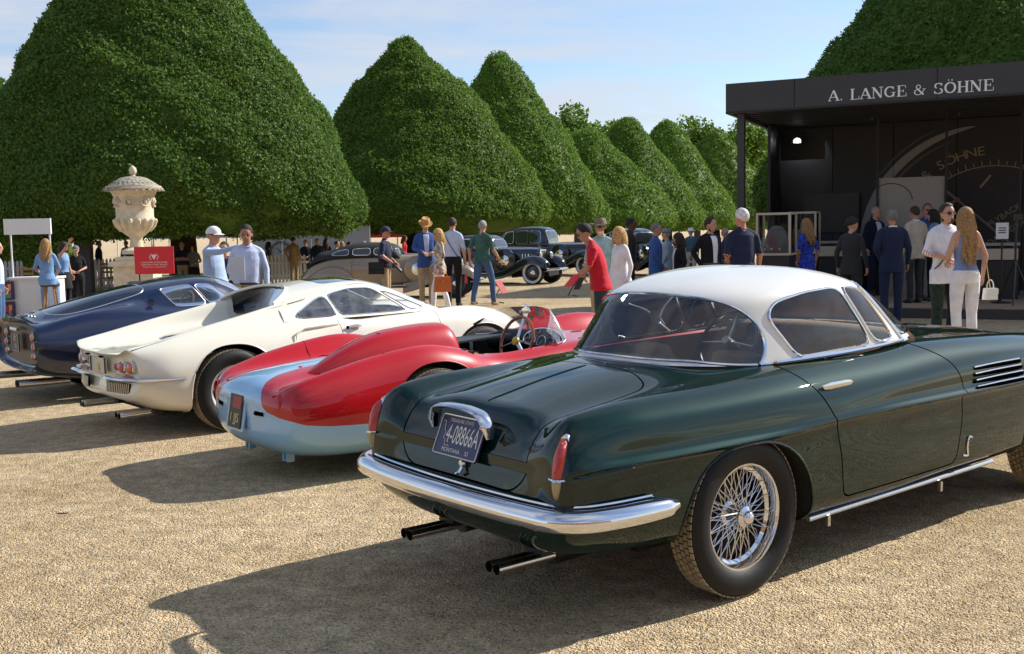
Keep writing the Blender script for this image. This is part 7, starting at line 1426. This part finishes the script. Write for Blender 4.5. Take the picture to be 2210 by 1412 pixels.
P('man in a dark suit and red tie standing under the canopy', 272, 37, 519, TO - .2, top=blk_c, legs=blk_c, jacket=True, shirtfront=wht, tie=redc, hair='brown', skin='tan', style='crop')
P('man in a navy t-shirt with folded arms in the yew shade', 392, 31, 522, TO + .2, top=navy, legs=khaki, sleeve='short', armL='cross', armR='cross', hair='salt', fat=1.12)
P('woman in grey with a lanyard in the shade under the yew', 416, 31, 526, TO, top=greyt, legs=blk_c, fem=True, hair='brown', style='bob', sleeve='short', armL='front')
P('man in a white cap and striped blue shirt pointing to the right', 457, 14.6, 489, R_ - .35, top=sky_s, legs=navy, hair='grey', style='crop', hat=('cap', capw, None), armR='point', armL='low', untuck=.9, skin='red', glasses=True, fat=1.12)
P('bearded man in a pale blue shirt holding a white folder', 531, 13.8, 485, TO + .12, top=lilac, legs=khaki, hair='black', style='short', skin='tan', armR='low', armL='down', belt=black, tilt=.25, collar=lilac, tuck=1.0, stance=.05)
P('person in navy partly hidden behind the pointing man', 484, 17, 522, TO, top=navy, legs=navy, H=1.6, hair='brown', armL='front', armR='front')
P('man in a tan suit seen from behind by the marquee wall', 632, 34, 511, AW - .3, top=tan_c, legs=tan_c, jacket=True, hair='brown', style='short', armL='pocket')
P('grey haired man in a dark navy jacket by the marquee', 684, 34, 514, AW + .5, top=navy2, legs=denim, jacket=True, hair='grey', style='crop')
P('woman in black with long dark hair near the marquee', 703, 35, 514, AW, top=blk_c, legs=blk_c, fem=True, style='long', hair='brown', hlen=.3)
P('man in grey by the pale panel, left of the dark haired man', 726, 37, 520, R_, top=greyt, legs=denim, hair='brown')
P('dark haired man in black behind the bronze saloon bonnet', 752, 34, 522, R_ - .4, top=blk_c, legs=blk_c, hair='black', tilt=.4)
P('photographer in a navy t-shirt and cap with a black shoulder bag', 829, 21.5, 489, R_ - .1, top=navy, legs=khaki, sleeve='short', hair='brown', style='crop', skin='red', hat=('cap', capn, None), armL='carry', armR='carry', untuck=.92, fat=1.15, strap=1)
P('man in a straw hat and royal blue blazer looking at his phone', 917, 23.2, 473, TO + .25, top=blz, legs=khaki, jacket=True, shirtfront=lilac, hair='brown', style='crop', hat=('fedora', straw, None), armL='front', armR='front', tilt=.45, hem=.78, shoe='brown')
P('blond woman in a pastel jacket and white trousers carrying a bag', 947, 21.2, 493, L_ + .35, top=multi, legs=wht, fem=True, style='long', hair='blond', hlen=.22, armL='carry', armR='down', untuck=.80, glasses=True, stance=.2, shoe='white')
P('tall man in a white shirt with black shoulder strap, from behind', 975, 22.8, 470, AW - .25, top=lilac, legs=blk_c, hair='brown', style='short', sleeve='roll', armR='down', strap=1)
P('grey haired man in a green polo and jeans walking away', 1040, 22.8, 475, AW - .55, top=greenp, legs=denim, sleeve='short', hair='grey', style='crop', untuck=.92, stance=-.24, armL='swingb', armR='swingf', shoe='tan')
P('man in a red polo leaning forward with papers in his hand', 1296, 13.8, 486, L_ - .12, H=1.74, z=-.05, top=redc, legs=dslate, sleeve='short', hair='black', skin='tan', lean=.17, bow=.10, headf=.04, headz=-.02, untuck=.86, armL='reach', armR='reach', tilt=.45, glasses=True, fat=1.12)
P('bearded man in a brown brimmed hat and pale teal shirt', 1296, 16.2, 473, TO - .4, top=teal_c, legs=khaki, hair='white', style='crop', beard='white', hat=('wide', felt, None), glasses=True, skin='red', sleeve='roll', fat=1.1, untuck=.88, armL='down')
P('woman with short blond hair in a loose white shirt', 1338, 14.8, 489, L_ + .5, top=wht, legs=wht, fem=True, style='bob', hair='blond', untuck=.72, fat=1.18, armL='down', armR='down')
P('man in a dark brown suit behind the woman in white', 1359, 20.5, 470, R_ - .1, top=brown_c, legs=brown_c, jacket=True, skin='dark', hair='black', style='crop')
P('man in a bright blue suit facing right', 1414, 18.6, 480, R_ - .15, top=blz, legs=blz, jacket=True, skin='tan', hair='salt', style='crop', armL='low', armR='low', shirtfront=wht)
P('person in a grey blue jacket and grey hat', 1440, 21.5, 494, L_ - .3, top=greyblue, legs=greyblue, jacket=True, hair='grey', style='crop', hat=('bucket', hatg, None), armL='low')
P('woman with short brown hair in a black jacket', 1466, 18.5, 502, L_ + .2, H=1.56, top=blk_c, legs=blk_c, fem=True, jacket=True, style='bob', hair='brown', shirtfront=wht, armL='low', armR='low')
P('distant man in a pale hat and teal shirt seen from behind', 1491, 31, 493, AW, top=cloth('teal_dark', (.05, .12, .17)), legs=beige_c, hat=('wide', capw, None), hair='grey', style='crop')
P('bearded man in a dark open jacket and white shirt', 1532, 17.6, 469, TO + .5, top=blk_c, legs=charc, jacket=True, shirtfront=wht, hair='brown', beard='brown', armL='pocket', armR='pocket', turn=.5, fat=1.08, belt=SHOE['brown'])
P('distant visitor in dark blue between the dark jackets', 1566, 26, 492, L_, top=navy, legs=navy, hair='grey', style='crop', skin='tan')
P('white haired man in a navy polo seen from behind', 1602, 14.6, 450, AW + .25, top=navy, legs=dslate, sleeve='short', hair='white', style='short', skin='red', fat=1.12, armL='front', armR='down', untuck=.9, turn=.35)
P('woman with long hair in a blue floral dress', 1742, 19.4, 471, AW + .5, z=.0, top=floral, legs=floral, fem=True, style='long', hair='dblond', hlen=.34, skirt=.55, sleeve='short', armL='low', bare_legs=True)
P('woman with tied dark hair in a charcoal trouser suit', 1838, 17.0, 468, AW - .7, top=charc, legs=charc, fem=True, jacket=True, hair='black', style='bun', armL='down', turn=-.6)
P('grey haired man in a navy jacket on the deck, left of the back view suit', 1889, 21, 449, TO + .4, H=1.76, z=.18, top=navy2, legs=navy2, jacket=True, hair='grey', style='crop', shirtfront=lilac)
P('man in a navy suit seen from behind, in front of the deck', 1926, 16.6, 450, AW - .1, top=navy, legs=navy, jacket=True, hair='salt', style='crop', collar=wht, armL='low', armR='down', skin='tan')
P('man in a stone coloured jacket seen from behind on the deck', 1976, 18.8, 449, AW + .35, z=.18, H=1.72, top=beige_c, legs=charc, jacket=True, hair='brown', style='crop', collar=wht, armR='front', skin='tan')
P('man in glasses facing the stone coloured jacket', 2000, 20.2, 446, TO, z=.18, H=1.78, top=blz, legs=charc, hair='salt', style='short', beard='salt', glasses=True, skin='red')
P('dark haired woman in profile behind the man in sunglasses', 2016, 19.2, 461, L_, z=.18, H=1.66, top=bluelin, legs=blk_c, fem=True, hair='black', style='bob')
P('man in sunglasses and a loose white shirt with green trousers', 2042, 13.6, 439, TO + .1, top=wht, legs=dgreen, legw=1.08, hair='brown', style='short', beard='brown', glasses=True, sleeve='roll', untuck=.78, armL='front', armR='front', collar=wht, strap=1, turn=.15)
P('woman with very long blond hair, blue top and white trousers', 2086, 12.9, 447, AW + .12, top=bluelin, legs=wht, fem=True, style='long', hair='dblond', hlen=.52, sleeve='none', armL='front', armR='down', shoe='white', shw=.16)
P('woman in a dark dress left of the printed clock', 578, 37, 522, R_ + .5, top=charc, legs=charc, fem=True, style='bob', hair='black', skirt=.6)
P('man in navy in front of the marquee, between the clock and the grey haired man', 659, 36, 517, TO, top=navy, legs=charc, hair='salt', style='crop', armL='front', armR='front')
P('man in charcoal right of the dark haired man, near the bronze saloon', 786, 37, 520, L_, top=charc, legs=charc, jacket=True, hair='grey', style='crop')
P('woman in white by the marquee post', 738, 39, 521, AW, top=wht, legs=denim, fem=True, style='bob', hair='dblond')
P('woman in a red top beyond the bronze saloon roof', 872, 40, 508, R_, top=redc, legs=navy, fem=True, style='long', hair='brown', hlen=.2)
P('man in a pale jacket far behind the black saloons', 1108, 48, 497, AW, top=beige_c, legs=beige_c, jacket=True, hair='grey', style='crop')
P('visitor in navy far left under the hedge', 212, 36, 520, R_, top=navy, legs=khaki, hair='brown')
# things carried
def held(name, x, y, Y, m, mt, label, cat, rz=0, parts=()):
    p = px(x, y, Y); o = tag(obj(name, m, mt), label, cat); o.location = tuple(p); o.rotation_euler = (0, 0, rz)
    for n_, pm, pmt in parts: obj(n_, pm, pmt, o)
    return o
orange = mat('orange_leather', (.56, .12, .02), .45, var=.1); 
def handbag(w, d, h): 
    m = M(); m.box((0, 0, -h / 2), (w, d, h), taper=.86); return m
arc_h = lambda w, z, r=.008: M().tube([(w * cos(t), 0, z * sin(t)) for t in np.linspace(0, pi, 14)], r, 6)
held('handbag', 955, 597, 20.8, handbag(.34, .16, .30), orange, 'bright orange leather handbag carried by the blond woman', 'handbag', .2, (('handle', arc_h(.09, .13), orange), ('flap', M().box((0, -.083, -.05), (.30, .012, .09)), orange), ('clasp', M().lathe([(.02, -.012), (.02, .0), (.001, .002)], 10, 0, 'y', (0, -.09, -.10)), mat('brass', (.6, .45, .15), .3, 1))))
whb = mat('white_leather', (.72, .71, .66), .4); p = held('handbag', 2137, 622, 12.9, handbag(.17, .08, .14), whb, 'small white handbag hanging from a gold chain', 'handbag', .3, (('handle', arc_h(.05, .10, .007), whb), ('chain', M().tube([(.0, 0, 0), (-.06, .0, .30), (-.13, .02, .62)], .005, 5), mat('brass', (.6, .45, .15), .3, 1)), ('flap', M().box((0, -.044, -.04), (.165, .008, .07)), whb)))
held('shoulder_bag', 812, 566, 21.3, handbag(.32, .16, .24), soft, 'black camera shoulder bag at the photographer hip', 'bag', .1, (('flap', M().box((0, -.085, -.07), (.31, .015, .14)), soft),))
held('camera', 852, 573, 21.2, M().box((0, 0, 0), (.07, .14, .10)).merge(M().lathe([(.035, 0), (.038, .12), (.03, .125)], 14, 0, 'x', (.03, 0, -.02)).xf(lambda x, y, z: (x, y, z - max(0, x - .03) * .9))), dark_pl, 'black camera held by the photographer', 'camera', -.3)
held('folder', 511, 580, 13.5, M().box((0, 0, 0), (.20, .012, .29)), mat('paper', (.72, .72, .72), .6), 'white folder held against the pale blue shirt', 'folder', .1)
held('phone', 929, 556, 22.9, M().box((0, 0, 0), (.07, .012, .14)), dark_pl, 'phone in the hands of the man in the straw hat', 'phone', .3)
held('leaflet', 1236, 605, 12.4, M().box((0, 0, 0), (.10, .008, .17)).xf(lambda x, y, z: (x + z * .7, y, z * .8)), mat('leaflet_red', (.55, .05, .07), .5), 'red leaflet in the hand of the man in the red polo', 'leaflet', .2); held('phone', 1250, 612, 12.4, M().box((0, 0, 0), (.07, .012, .14)).xf(lambda x, y, z: (x + z * .5, y, z)), dark_pl, 'black phone in the hand of the man in the red polo', 'phone', .2)
held('drink_bottle', 1006, 602, 22.6, M().lathe([(.03, -.1), (.032, .05), (.015, .09), (.015, .12)], 12), mat('bottle_red', (.5, .05, .06), .3), 'small red bottle in the hand of the man with the shoulder strap', 'bottle')
